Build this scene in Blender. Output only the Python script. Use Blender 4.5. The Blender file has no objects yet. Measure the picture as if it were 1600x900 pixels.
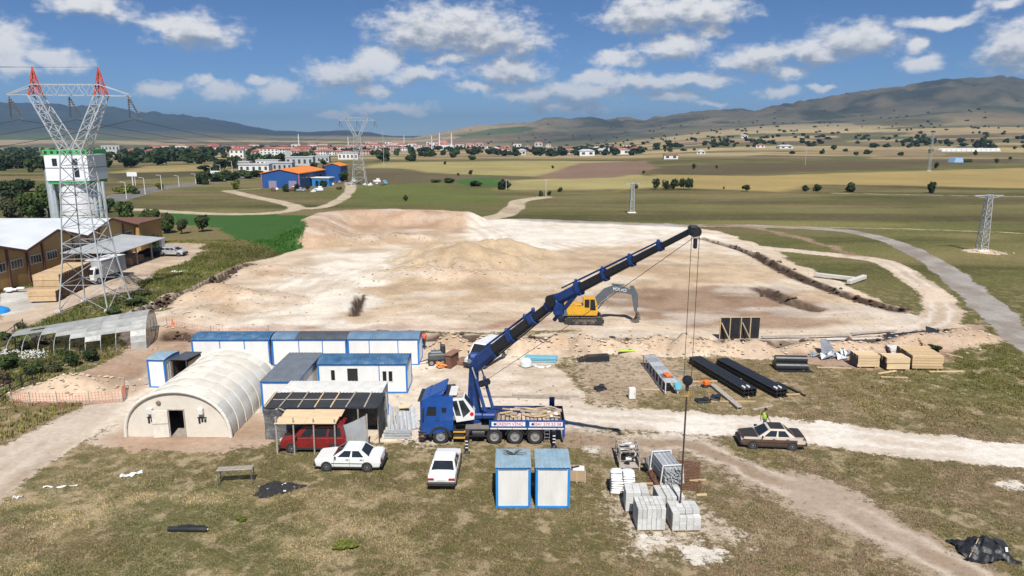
import bpy, bmesh, math, random
import numpy as np
from mathutils import Vector, Matrix
R = math.radians
random.seed(7)
rng = np.random.default_rng(11)
scene = bpy.context.scene
COL = scene.collection

# ------------------------------------------------------------------ camera
CAM_H, PITCH, FPX = 20.0, R(12.3), 1100.0
cd = bpy.data.cameras.new('drone_camera')
cam = bpy.data.objects.new('drone_camera', cd); COL.objects.link(cam)
cam.location = (0, 0, CAM_H)
cam.rotation_euler = (R(90) - PITCH, 0, 0)
cd.sensor_width = 36.0; cd.lens = 36.0 * FPX / 1600.0
cd.clip_start = 0.5; cd.clip_end = 40000
scene.camera = cam

# ------------------------------------------------------------------ sun, exposure
SUN_DIR = Vector((0.10, -0.76, 1.0)).normalized()      # towards the sun: high, behind the camera
SUN_EL = math.asin(SUN_DIR.z)
sl = bpy.data.lights.new('sun', 'SUN'); sl.energy = 5.0; sl.angle = R(0.53); sl.color = (1.0, 0.955, 0.88)
so = bpy.data.objects.new('sun', sl); COL.objects.link(so)
so.rotation_euler = SUN_DIR.to_track_quat('Z', 'Y').to_euler()
so.location = (0, -40, 60)
scene.view_settings.view_transform = 'Standard'
scene.view_settings.look = 'None'
scene.view_settings.exposure = 0.33
scene.view_settings.gamma = 1.0
scene.view_settings.use_curve_mapping = False
scene.cycles.max_bounces = 6
scene.cycles.diffuse_bounces = 2
scene.cycles.transparent_max_bounces = 12
scene.cycles.use_denoising = True

# ------------------------------------------------------------------ world: Nishita sky with cumulus clouds by direction
world = bpy.data.worlds.new('World'); scene.world = world; world.use_nodes = True

class NT:
    """tiny node-tree helper"""
    def __init__(s, t):
        s.t = t; t.nodes.clear()
    def n(s, kind, ins=None, **props):
        nd = s.t.nodes.new(kind)
        for k, v in props.items(): setattr(nd, k, v)
        for k, v in (ins or {}).items():
            if isinstance(v, bpy.types.NodeSocket): s.t.links.new(v, nd.inputs[k])
            elif v is not None: nd.inputs[k].default_value = v
        return nd
    def m(s, op, a, b=None, c=None, clamp=False):
        d = {0: a}
        if b is not None: d[1] = b
        if c is not None: d[2] = c
        return s.n('ShaderNodeMath', d, operation=op, use_clamp=clamp).outputs[0]
    def v(s, op, a, b=None, out=0, scale=None):
        d = {0: a}
        if b is not None: d[1] = b
        nd = s.n('ShaderNodeVectorMath', d, operation=op)
        if scale is not None: nd.inputs['Scale'].default_value = scale
        return nd.outputs[out]
    def mr(s, x, a, b, c=0.0, d=1.0, kind='SMOOTHSTEP'):
        return s.n('ShaderNodeMapRange', {0: x, 1: a, 2: b, 3: c, 4: d}, interpolation_type=kind).outputs[0]
    def noise(s, vec, scale, detail=4, rough=0.55, dist=0.0, out='Fac'):
        return s.n('ShaderNodeTexNoise', {'Vector': vec, 'Scale': scale, 'Detail': detail, 'Roughness': rough, 'Distortion': dist}).outputs[out]
    def mix(s, f, a, b, blend='MIX'):
        nd = s.t.nodes.new('ShaderNodeMix'); nd.data_type = 'RGBA'; nd.blend_type = blend
        for i, v in ((0, f), (6, a), (7, b)):
            if isinstance(v, bpy.types.NodeSocket): s.t.links.new(v, nd.inputs[i])
            elif i == 0: nd.inputs[i].default_value = v
            else: nd.inputs[i].default_value = (*v[:3], 1)
        return nd.outputs[2]

# direction of a photo pixel / its intersections, used only to lay the place out in metres
def ray(px, py):
    a, b = (px - 800) / FPX, (450 - py) / FPX
    c, s_ = math.cos(PITCH), math.sin(PITCH)
    return Vector((a, c + b * s_, -s_ + b * c))
def PZ(px, py, z=0.0):
    d = ray(px, py); t = (z - CAM_H) / d.z
    return Vector((d.x * t, d.y * t, z))
def PY(px, py, Y):
    d = ray(px, py); t = Y / d.y
    return Vector((d.x * t, Y, CAM_H + d.z * t))
def azel(px, py):
    d = ray(px, py).normalized()
    return math.atan2(d.x, d.y), math.asin(d.z)

CLOUDS = [(140, 8, 66, 20), (302, 48, 72, 27), (262, 40, 36, 12), (18, 66, 50, 34), (85, 92, 46, 19), (20, 105, 42, 20),
          (705, 42, 112, 36), (770, 62, 86, 30), (650, 55, 62, 22), (795, 112, 56, 22), (535, 116, 58, 24), (592, 96, 40, 26), (655, 116, 60, 14), (585, 142, 28, 10),
          (250, 140, 36, 13), (312, 126, 24, 10), (348, 143, 34, 16), (408, 130, 24, 9), (440, 147, 38, 15), (528, 178, 30, 7), (610, 168, 60, 9),
          (1010, 22, 82, 28), (1090, 20, 72, 26), (1050, 72, 62, 18), (1108, 48, 30, 11), (962, 94, 42, 13), (1335, 62, 72, 31), (1270, 78, 58, 22), (1180, 92, 62, 22),
          (1240, 114, 36, 10), (1442, 96, 34, 14), (1424, 70, 22, 14), (1590, 72, 62, 38), (1470, 31, 66, 10), (900, 145, 92, 17), (1010, 128, 72, 15), (830, 152, 54, 12),
          (930, 122, 36, 14), (1090, 124, 62, 13), (1215, 142, 34, 10), (1570, 6, 38, 10), (1497, 133, 18, 6), (745, 138, 40, 9), (890, 168, 62, 9), (1050, 150, 52, 10), (700, 90, 30, 8), (1290, 136, 22, 6), (1120, 160, 26, 5)]
w = NT(world.node_tree)
tc = w.n('ShaderNodeTexCoord').outputs['Generated']
sep = w.n('ShaderNodeSeparateXYZ', {0: tc})
az = w.m('ARCTAN2', sep.outputs[0], sep.outputs[1])
el = w.m('ARCSINE', sep.outputs[2])
p_ae = w.n('ShaderNodeCombineXYZ', {0: az, 1: el, 2: 0.0}).outputs[0]
warp = w.noise(p_ae, 22.0, 3, 0.6, out='Color')
wv = w.v('SCALE', w.v('SUBTRACT', warp, (0.5, 0.5, 0.5)), scale=0.055)
wv = w.v('MULTIPLY', wv, (1.0, 0.55, 0.0))
p_w = w.v('ADD', p_ae, wv)
def blob_field(p, least=0):
    acc = None
    for (cx, cy, rx, ry) in [c for c in CLOUDS if c[2] > least]:
        a0, e0 = azel(cx, cy); a1, _ = azel(cx + rx, cy); _, e1 = azel(cx, cy - ry)
        kx, ky = 0.82 / abs(a1 - a0), 0.82 / abs(e1 - e0)
        nd = w.n('ShaderNodeVectorMath', {0: p, 1: (kx, ky, 0), 2: (-a0 * kx, -e0 * ky, 0)}, operation='MULTIPLY_ADD')
        L = w.v('LENGTH', nd.outputs[0], out=1)
        acc = L if acc is None else w.m('SMOOTH_MIN', acc, L, 0.35)
    return acc
# outside the frame the same kind of sky goes on: scattered cumulus by noise
gen = w.noise(w.v('MULTIPLY', p_ae, (1.0, 1.9, 1.0)), 5.0, 3, 0.5)
inview = w.m('MULTIPLY', w.mr(w.m('ABSOLUTE', az), 0.66, 0.74, 1.0, 0.0), w.mr(el, 0.20, 0.26, 1.0, 0.0))
outd = w.mr(gen, 0.50, 0.66, 1.7, 0.35, 'LINEAR')
fine = w.noise(w.v('MULTIPLY', p_ae, (1, 1.7, 1)), 42.0, 6, 0.62)
def density(L, fn, k=1.0):
    LL = w.m('ADD', w.m('MULTIPLY', L, inview), w.m('MULTIPLY', outd, w.m('SUBTRACT', 1.0, inview)))
    return w.m('SUBTRACT', w.m('ADD', w.m('SUBTRACT', 1.0, LL), w.m('MULTIPLY', fn, 1.5)), 0.62)
d0 = density(blob_field(p_w), fine)
alpha = w.mr(d0, -0.02, 0.78)
# shade: thicker cloud above the point (towards the sun) darkens, tops stay bright
up = w.v('ADD', p_w, (0.0, 0.016, 0.0))
d1 = density(blob_field(up, 50), w.noise(w.v('MULTIPLY', w.v('ADD', p_ae, (0, 0.012, 0)), (1, 1.7, 1)), 42.0, 3, 0.6))
shade = w.mr(w.m('SUBTRACT', w.m('MULTIPLY', d1, 0.75), w.m('MULTIPLY', w.m('SUBTRACT', d0, d1), 0.9)), -0.45, 1.15)
sky = w.n('ShaderNodeTexSky', sky_type='NISHITA')
sky.sun_disc = False; sky.sun_elevation = SUN_EL
sky.sun_rotation = math.atan2(SUN_DIR.x, SUN_DIR.y)
sky.altitude = 1100; sky.air_density = 0.72; sky.dust_density = 0.0; sky.ozone_density = 10.0
cl_col = w.mix(shade, (10.9, 10.8, 10.7), (3.9, 4.4, 5.2))
lowfade = w.mr(el, 0.0, 0.12, 0.75, 1.0)                      # low clouds are seen through more air
allsky = w.mix(w.m('MULTIPLY', w.m('MULTIPLY', alpha, lowfade), 0.93), sky.outputs[0], cl_col)
bg = w.n('ShaderNodeBackground', {0: allsky, 1: 0.066})
w.t.links.new(bg.outputs[0], w.n('ShaderNodeOutputWorld').inputs[0])
world.cycles.sampling_method = 'MANUAL'; world.cycles.sample_map_resolution = 512

# ------------------------------------------------------------------ materials
MATS = {}
def mat(name, col, rough=0.7, metal=0.0, var=0.15, scale=3.0, bump=0.0, bscale=20.0, dirt=0.0, dirtcol=(0.34, 0.28, 0.22), spec=0.5, stretch=(1, 1, 1), coat=0.0, alpha=1.0, ovar=0.0, ribs=0.0):
    if name in MATS: return MATS[name]
    m = bpy.data.materials.new(name); m.use_nodes = True; MATS[name] = m
    t = NT(m.node_tree)
    out = t.n('ShaderNodeOutputMaterial')
    b = t.n('ShaderNodeBsdfPrincipled', {'Roughness': rough, 'Metallic': metal})
    b.inputs['Specular IOR Level'].default_value = spec
    if coat: b.inputs['Coat Weight'].default_value = coat; b.inputs['Coat Roughness'].default_value = 0.08
    if alpha < 1: b.inputs['Alpha'].default_value = alpha
    oc = t.n('ShaderNodeTexCoord').outputs['Object']
    oi = t.n('ShaderNodeObjectInfo').outputs['Random']
    vec = t.v('MULTIPLY', t.v('ADD', oc, t.n('ShaderNodeCombineXYZ', {0: t.m('MULTIPLY', oi, 37.0), 1: t.m('MULTIPLY', oi, 11.0), 2: 0.0}).outputs[0]), stretch)
    nz = t.noise(vec, scale, 5, 0.6)
    k = t.mr(nz, 0.25, 0.75, 1 - var, 1 + var, 'LINEAR')
    if ovar: k = t.m('MULTIPLY', k, t.mr(oi, 0, 1, 1 - ovar, 1 + ovar, 'LINEAR'))
    c = t.mix(1.0, (*col, 1), t.n('ShaderNodeCombineXYZ', {0: k, 1: k, 2: k}).outputs[0], 'MULTIPLY')
    if dirt > 0:
        dn = t.noise(vec, scale * 0.7 + 0.5, 6, 0.7)
        c = t.mix(t.mr(dn, 0.62 - dirt * 0.4, 0.78, 0, min(1, dirt * 1.4)), c, (*dirtcol, 1))
    t.t.links.new(c, b.inputs['Base Color'])
    rr = t.mr(nz, 0.2, 0.8, max(0.03, rough - 0.1), min(1, rough + 0.12), 'LINEAR')
    t.t.links.new(rr, b.inputs['Roughness'])
    if ribs > 0:      # pressed ribs in sheet panels
        wv_ = t.n('ShaderNodeTexWave', {'Vector': oc, 'Scale': ribs, 'Distortion': 0.0}, wave_type='BANDS', bands_direction='X').outputs['Fac']
        bp = t.n('ShaderNodeBump', {'Strength': .22, 'Distance': 0.02, 'Height': t.mr(wv_, .75, .95, 0, 1)})
        t.t.links.new(bp.outputs[0], b.inputs['Normal'])
    if bump > 0:
        bn = t.noise(vec, bscale, 5, 0.65)
        bp = t.n('ShaderNodeBump', {'Strength': bump, 'Distance': 0.05, 'Height': bn})
        t.t.links.new(bp.outputs[0], b.inputs['Normal'])
    t.t.links.new(b.outputs[0], out.inputs[0])
    return m

# ------------------------------------------------------------------ mesh builder
class MB:
    def __init__(s): s.v = []; s.f = []
    def add(s, vs, fs, M=None):
        o = len(s.v)
        s.v += [tuple(M @ Vector(p)) if M is not None else tuple(p) for p in vs]
        s.f += [tuple(i + o for i in f) for f in fs]
        return s
    def box(s, c, d, rz=0.0, ch=0.0, M=None, rx=0.0, ry=0.0):
        hx, hy, hz = d[0] / 2, d[1] / 2, d[2] / 2
        T = Matrix.Translation(c) @ Matrix.Rotation(rz, 4, 'Z') @ Matrix.Rotation(ry, 4, 'Y') @ Matrix.Rotation(rx, 4, 'X')
        if M is not None: T = M @ T
        if ch <= 0:
            vs = [(x, y, z) for x in (-hx, hx) for y in (-hy, hy) for z in (-hz, hz)]
            fs = [(0, 1, 3, 2), (4, 6, 7, 5), (0, 4, 5, 1), (2, 3, 7, 6), (0, 2, 6, 4), (1, 5, 7, 3)]
        else:
            ch = min(ch, hx * .8, hy * .8, hz * .8)
            vs = []; idx = {}
            for sx in (-1, 1):
                for sy in (-1, 1):
                    for sz in (-1, 1):
                        for a in range(3):
                            p = [sx * (hx - ch), sy * (hy - ch), sz * (hz - ch)]
                            p[a] = (sx * hx, sy * hy, sz * hz)[a]
                            idx[(sx, sy, sz, a)] = len(vs); vs.append(tuple(p))
            fs = []
            for a in range(3):
                b_, c_ = (a + 1) % 3, (a + 2) % 3
                for sg in (-1, 1):
                    q = []
                    for (u, v_) in ((-1, -1), (1, -1), (1, 1), (-1, 1)):
                        k = [0, 0, 0]; k[a] = sg; k[b_] = u; k[c_] = v_
                        q.append(idx[(*k, a)])
                    fs.append(tuple(q if sg > 0 else q[::-1]))
                for sb in (-1, 1):
                    for sc in (-1, 1):
                        k1 = [0, 0, 0]; k2 = [0, 0, 0]
                        k1[a] = -1; k2[a] = 1
                        for k in (k1, k2): k[b_] = sb; k[c_] = sc
                        q = [idx[(*k1, b_)], idx[(*k2, b_)], idx[(*k2, c_)], idx[(*k1, c_)]]
                        fs.append(tuple(q if sb * sc > 0 else q[::-1]))
            for sx in (-1, 1):
                for sy in (-1, 1):
                    for sz in (-1, 1):
                        q = [idx[(sx, sy, sz, a)] for a in range(3)]
                        fs.append(tuple(q if sx * sy * sz > 0 else q[::-1]))
        return s.add(vs, fs, T)
    def bar(s, p0, p1, w_, h_=None, ch=0.0):
        p0, p1 = Vector(p0), Vector(p1); h_ = h_ or w_
        d = p1 - p0; L = d.length
        if L < 1e-6: return s
        z = d.normalized(); up = Vector((0, 0, 1)) if abs(z.z) < .98 else Vector((0, 1, 0))
        x = up.cross(z).normalized(); y = z.cross(x)
        M = Matrix((x, y, z)).transposed().to_4x4(); M.translation = (p0 + p1) / 2
        return s.box((0, 0, 0), (w_, h_, L), ch=ch, M=M)
    def cyl(s, p0, p1, r0, r1=None, n=12, caps=True):
        p0, p1 = Vector(p0), Vector(p1); r1 = r0 if r1 is None else r1
        z = (p1 - p0).normalized(); up = Vector((0, 0, 1)) if abs(z.z) < .98 else Vector((1, 0, 0))
        x = up.cross(z).normalized(); y = z.cross(x)
        vs = []
        for p, r in ((p0, r0), (p1, r1)):
            for i in range(n):
                a = 2 * math.pi * i / n
                vs.append(p + x * (r * math.cos(a)) + y * (r * math.sin(a)))
        fs = [(i, (i + 1) % n, n + (i + 1) % n, n + i) for i in range(n)]
        if caps: fs += [tuple(range(n - 1, -1, -1)), tuple(range(n, 2 * n))]
        return s.add(vs, fs)
    def lathe(s, prof, c, axis='Z', n=16, caps=True):
        """prof: (radius, height) pairs along the axis, from a centre point"""
        vs, fs = [], []
        for (r, h) in prof:
            for i in range(n):
                a = 2 * math.pi * i / n
                u, v_ = r * math.cos(a), r * math.sin(a)
                vs.append(Vector(c) + Vector({'Z': (u, v_, h), 'Y': (u, h, v_), 'X': (h, u, v_)}[axis]))
        for k in range(len(prof) - 1):
            for i in range(n):
                j = (i + 1) % n
                fs.append((k * n + i, k * n + j, (k + 1) * n + j, (k + 1) * n + i))
        if caps: fs.append(tuple(range(n))); fs.append(tuple(range((len(prof) - 1) * n, len(prof) * n)))
        return s.add(vs, fs)
    def prism(s, poly, a0, a1, axis='Y'):
        """extrude a 2-D polygon along an axis; poly is (x,z) for Y, (y,z) for X, (x,y) for Z"""
        n = len(poly)
        def P(u, v_, a): return {'Y': (u, a, v_), 'X': (a, u, v_), 'Z': (u, v_, a)}[axis]
        vs = [P(u, v_, a0) for u, v_ in poly] + [P(u, v_, a1) for u, v_ in poly]
        fs = [tuple(range(n)), tuple(range(2 * n - 1, n - 1, -1))] + [(i, n + i, n + (i + 1) % n, (i + 1) % n) for i in range(n)]
        return s.add(vs, fs)
    def quad(s, a, b, c, d): return s.add([a, b, c, d], [(0, 1, 2, 3)])
    def tube(s, pts, r, n=6):
        for a, b in zip(pts[:-1], pts[1:]): s.cyl(a, b, r, r, n, caps=False)
        return s
    def mesh(s, name, m=None, smooth=False, fix=True):
        me = bpy.data.meshes.new(name); me.from_pydata(s.v, [], s.f); me.update()
        if fix:
            bm = bmesh.new(); bm.from_mesh(me); bmesh.ops.recalc_face_normals(bm, faces=bm.faces); bm.to_mesh(me); bm.free()
        if m is not None: me.materials.append(m)
        if smooth: me.polygons.foreach_set('use_smooth', [True] * len(me.polygons))
        return me
    def build(s, name, m, parent=None, smooth=False, fix=True):
        return link(name, s.mesh(name, m, smooth, fix), parent)

def link(name, me, parent=None, loc=None, rz=None):
    o = bpy.data.objects.new(name, me); COL.objects.link(o)
    if parent is not None: o.parent = parent
    if loc is not None: o.location = loc
    if rz is not None: o.rotation_euler = (0, 0, rz)
    return o
def tag(o, label=None, cat=None, group=None, kind=None):
    if label: o['label'] = label
    if cat: o['category'] = cat
    if group: o['group'] = group
    if kind: o['kind'] = kind
    return o
def thing(name, label, cat, loc=(0, 0, 0), rz=0.0, group=None):
    o = bpy.data.objects.new(name, None); COL.objects.link(o)
    o.empty_display_size = 0.2
    o.location = loc; o.rotation_euler = (0, 0, rz)
    return tag(o, label, cat, group)
def copy_tree(o, parent=None, loc=None, rz=None, label=None):
    c = o.copy(); COL.objects.link(c); c.parent = parent
    for ch in o.children: copy_tree(ch, c)
    if loc is not None: c.location = loc
    if rz is not None: c.rotation_euler = (0, 0, rz)
    if label: c['label'] = label
    return c

# ================================================================== SETTING: terrain
def S(r, g, b, k=1.36):
    f = lambda c: ((c / 255 + 0.055) / 1.055) ** 2.4 if c > 10 else c / 255 / 12.92
    return (f(r) / k, f(g) / k, f(b) / k)
def _hash(ix, iy, seed):
    n = (ix.astype(np.int64) * 374761393 + iy.astype(np.int64) * 668265263 + seed * 982451653) & 0x7fffffff
    n = ((n ^ (n >> 13)) * 1274126177) & 0x7fffffff
    return ((n ^ (n >> 16)) & 0xffff) / 65535.0
def vnoise(x, y, seed=0):
    ix, iy = np.floor(x), np.floor(y); fx, fy = x - ix, y - iy
    fx = fx * fx * (3 - 2 * fx); fy = fy * fy * (3 - 2 * fy)
    a, b = _hash(ix, iy, seed), _hash(ix + 1, iy, seed)
    c, d = _hash(ix, iy + 1, seed), _hash(ix + 1, iy + 1, seed)
    return (a + (b - a) * fx) * (1 - fy) + (c + (d - c) * fx) * fy
def fbm(x, y, seed=0, octv=4, gain=0.5):
    t = np.zeros_like(x); a = 1.0; tot = 0
    for o in range(octv):
        t += a * vnoise(x * 2 ** o + 17.3 * o, y * 2 ** o - 9.1 * o, seed + o); tot += a; a *= gain
    return t / tot
def sst(a, b, x):
    t = np.clip((x - a) / (b - a), 0, 1); return t * t * (3 - 2 * t)
def px_poly(pts): return np.array([tuple(PZ(*p))[:2] for p in pts])
def sd_poly(x, y, poly):
    d = np.full(x.shape, 1e18); s = np.ones(x.shape)
    n = len(poly)
    for i in range(n):
        ax, ay = poly[i]; bx, by = poly[i - 1]
        ex, ey = bx - ax, by - ay; wx, wy = x - ax, y - ay
        t = np.clip((wx * ex + wy * ey) / (ex * ex + ey * ey + 1e-12), 0, 1)
        d = np.minimum(d, (wx - ex * t) ** 2 + (wy - ey * t) ** 2)
        c1, c2, c3 = y >= ay, y < by, ex * wy > ey * wx
        flip = (c1 & c2 & c3) | (~c1 & ~c2 & ~c3)
        s = np.where(flip, -s, s)
    return s * np.sqrt(d)
def d_line(x, y, pts):
    d = np.full(x.shape, 1e18)
    for (ax, ay), (bx, by) in zip(pts[:-1], pts[1:]):
        ex, ey = bx - ax, by - ay
        t = np.clip(((x - ax) * ex + (y - ay) * ey) / (ex * ex + ey * ey + 1e-12), 0, 1)
        d = np.minimum(d, (x - ax - ex * t) ** 2 + (y - ay - ey * t) ** 2)
    return np.sqrt(d)
def smooth_line(pts, k=6):
    """Catmull-Rom through the points"""
    P = [np.array(p, float) for p in pts]; P = [2 * P[0] - P[1]] + P + [2 * P[-1] - P[-2]]
    out = []
    for i in range(1, len(P) - 2):
        for j in range(k):
            t = j / k
            out.append(tuple(0.5 * (2 * P[i] + (P[i + 1] - P[i - 1]) * t + (2 * P[i - 1] - 5 * P[i] + 4 * P[i + 1] - P[i + 2]) * t * t + (3 * P[i] - P[i - 1] - 3 * P[i + 1] + P[i + 2]) * t ** 3)))
    out.append(tuple(P[-2])); return out
def px_line(pts, k=5): return smooth_line([tuple(PZ(*p))[:2] for p in pts], k)

def ridge_profile(pts, dist):
    us, hs = [], []
    for p in pts:
        d = ray(*p); us.append(d.x / d.y); hs.append(CAM_H + dist * d.z / math.hypot(d.x, d.y))
    return np.array(us), np.array(hs)
RU, RH = ridge_profile([(560, 222), (635, 221), (650, 215), (700, 206), (760, 197), (800, 193), (860, 190), (920, 187), (980, 186), (1005, 190), (1080, 184), (1180, 178), (1300, 163), (1400, 150), (1480, 137), (1560, 132), (1610, 140), (1720, 160), (1900, 180)], 5200)
LU, LH = ridge_profile([(-300, 175), (0, 168), (60, 171), (120, 176), (160, 173), (200, 182), (280, 186), (350, 194), (430, 206), (480, 207), (530, 205), (580, 208), (635, 217), (700, 220), (1000, 224), (1800, 226)], 9500)

TRENCH = [(px_line([(190, 500), (250, 475), (310, 452), (385, 414)]), 0.8, 1.5), (px_line([(553, 492), (558, 478), (563, 462)]), 0.42, .8),
          (px_line([(270, 527), (480, 526), (660, 527), (900, 533), (1130, 537)]), 0.75, 0.8),
          (px_line([(1180, 398), (1230, 425), (1290, 450), (1350, 470), (1400, 484)]), 0.8, 0.9),
          (px_line([(1095, 372), (1140, 385), (1180, 398)]), 0.6, 0.7), (px_line([(1190, 452), (1230, 470), (1270, 482)]), 0.9, 0.8),
          (px_line([(1100, 536), (1280, 538), (1400, 530), (1470, 520)]), 0.8, 0.7)]
MOUNDS = []
for (px_, py_, rx_, ry_, h_) in [(728, 412, 13, 9, 3.6), (792, 396, 9, 7, 2.8), (690, 398, 10, 7, 2.2), (655, 430, 9, 6, 1.6), (760, 432, 12, 5, 1.0),
                               (560, 378, 7, 5, 1.2), (605, 376, 8, 5, 1.3), (655, 374, 7, 5, 1.0),
                               (120, 611, 5.5, 2.6, 1.15), (95, 613, 3.5, 1.6, .5), (180, 603, 2.4, 1.8, .5),
                               (1180, 551, 3.4, 2.2, 1.5), (1130, 551, 2.4, 1.6, .9), (1440, 537, 6, 2.5, 1.2), (1500, 527, 5, 3, 1.0), (1330, 545, 6, 1.6, .8), (1260, 545, 4, 1.4, .7),
                               (300, 497, 6, 5, 1.3), (380, 470, 8, 6, 1.2), (250, 520, 4, 2.5, .8), (330, 465, 7, 4, 1.4), (420, 425, 7, 6, 1.2), (1533, 393, 3.2, 2.4, .7), (1560, 396, 1.6, 1.2, .3)]:
    g = PZ(px_, py_); MOUNDS.append((g.x, g.y, rx_, ry_, h_))
for i in range(26):      # row of spoil heaps along the trench
    t = i / 25; g = PZ(690 + t * 420 + random.uniform(-6, 6), 549 + random.uniform(-4, 5))
    MOUNDS.append((g.x, g.y, random.uniform(1.1, 2.2), random.uniform(.9, 1.5), random.uniform(.7, 1.5)))
BERM = px_line([(487, 378), (505, 352), (560, 345), (640, 345), (720, 348)])

def terrain_h(x, y):
    x = np.asarray(x, float); y = np.asarray(y, float)
    r = np.hypot(x, y); u = x / np.maximum(y, 1.0)
    z = (fbm(x * .35, y * .35, 3, 3) - .5) * 0.10 + (fbm(x * .06, y * .06, 8, 2) - .5) * 0.12 * sst(50, 90, r)
    near = r < 420
    xn, yn = x[near], y[near]
    zn = np.zeros_like(xn)
    wob = (fbm(xn * .5, yn * .5, 21, 3) - .5)
    for (mx, my, rx, ry, h) in MOUNDS:
        q = np.hypot((xn - mx) / rx, (yn - my) / ry) + wob * 0.5
        zn += h * np.clip(1 - q, 0, 1) ** 1.15 * (1 + 0.35 * wob)
    db = d_line(xn, yn, BERM)
    zn += 2.6 * (1 - sst(1.0, 8.5, db + wob * 3))
    for ln, hw, dp in TRENCH:
        d = d_line(xn, yn, ln) + wob * min(.9, hw * 1.1)
        zn -= dp * (1 - sst(hw * .55, hw * 1.25, d))
    z[near] += zn
    far = r > 420
    xf, yf, rf, uf = x[far], y[far], r[far], u[far]
    zf = 52 * sst(700, 3400, rf) * sst(0.0, 0.42, uf) - 0.0115 * np.clip(rf - 420, 0, 2600) * sst(.34, .06, uf) * (1 - .8 * sst(3400, 5200, rf))
    zf += (fbm(xf / 260, yf / 260, 31, 3) - .5) * 9 * sst(600, 1500, rf)
    hr = np.interp(uf, RU, RH); hl = np.interp(uf, LU, LH)
    rg = 1 - np.abs(fbm(xf / 560, yf / 760, 44, 6, .58) * 2 - 1) * 1.25
    tr = sst(2300, 5200, rf) ** 1.25; tl = sst(4200, 9500, rf) ** 1.1
    zr = hr * tr + (rg - .62) * 150 * tr * (1 - 0.75 * sst(4500, 5200, rf)) * np.clip(hr / 160, .15, 1.2)
    zr = np.where(rf > 5200, hr - (rf - 5200) * .1, zr)
    zl = hl * tl + (rg - .62) * 210 * tl * (1 - 0.75 * sst(8300, 9500, rf)) * np.clip(hl / 200, .1, 1.1)
    z[far] += np.maximum(zf, np.maximum(zr, zl) * 1.0 + zf * (1 - tr))
    z += (fbm(x * .55, y * .55, 15, 3) - .5) * .22 * sst(56, 66, r) * sst(150, 110, r)
    return z
def TH(x, y): return float(terrain_h(np.array([x]), np.array([y]))[0])
def GP(px, py, dz=0.0):
    """point on the terrain under a photo pixel (z = 0 layout plane, then lifted on the ground)"""
    p = PZ(px, py); p.z = TH(p.x, p.y) + dz; return p

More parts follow.
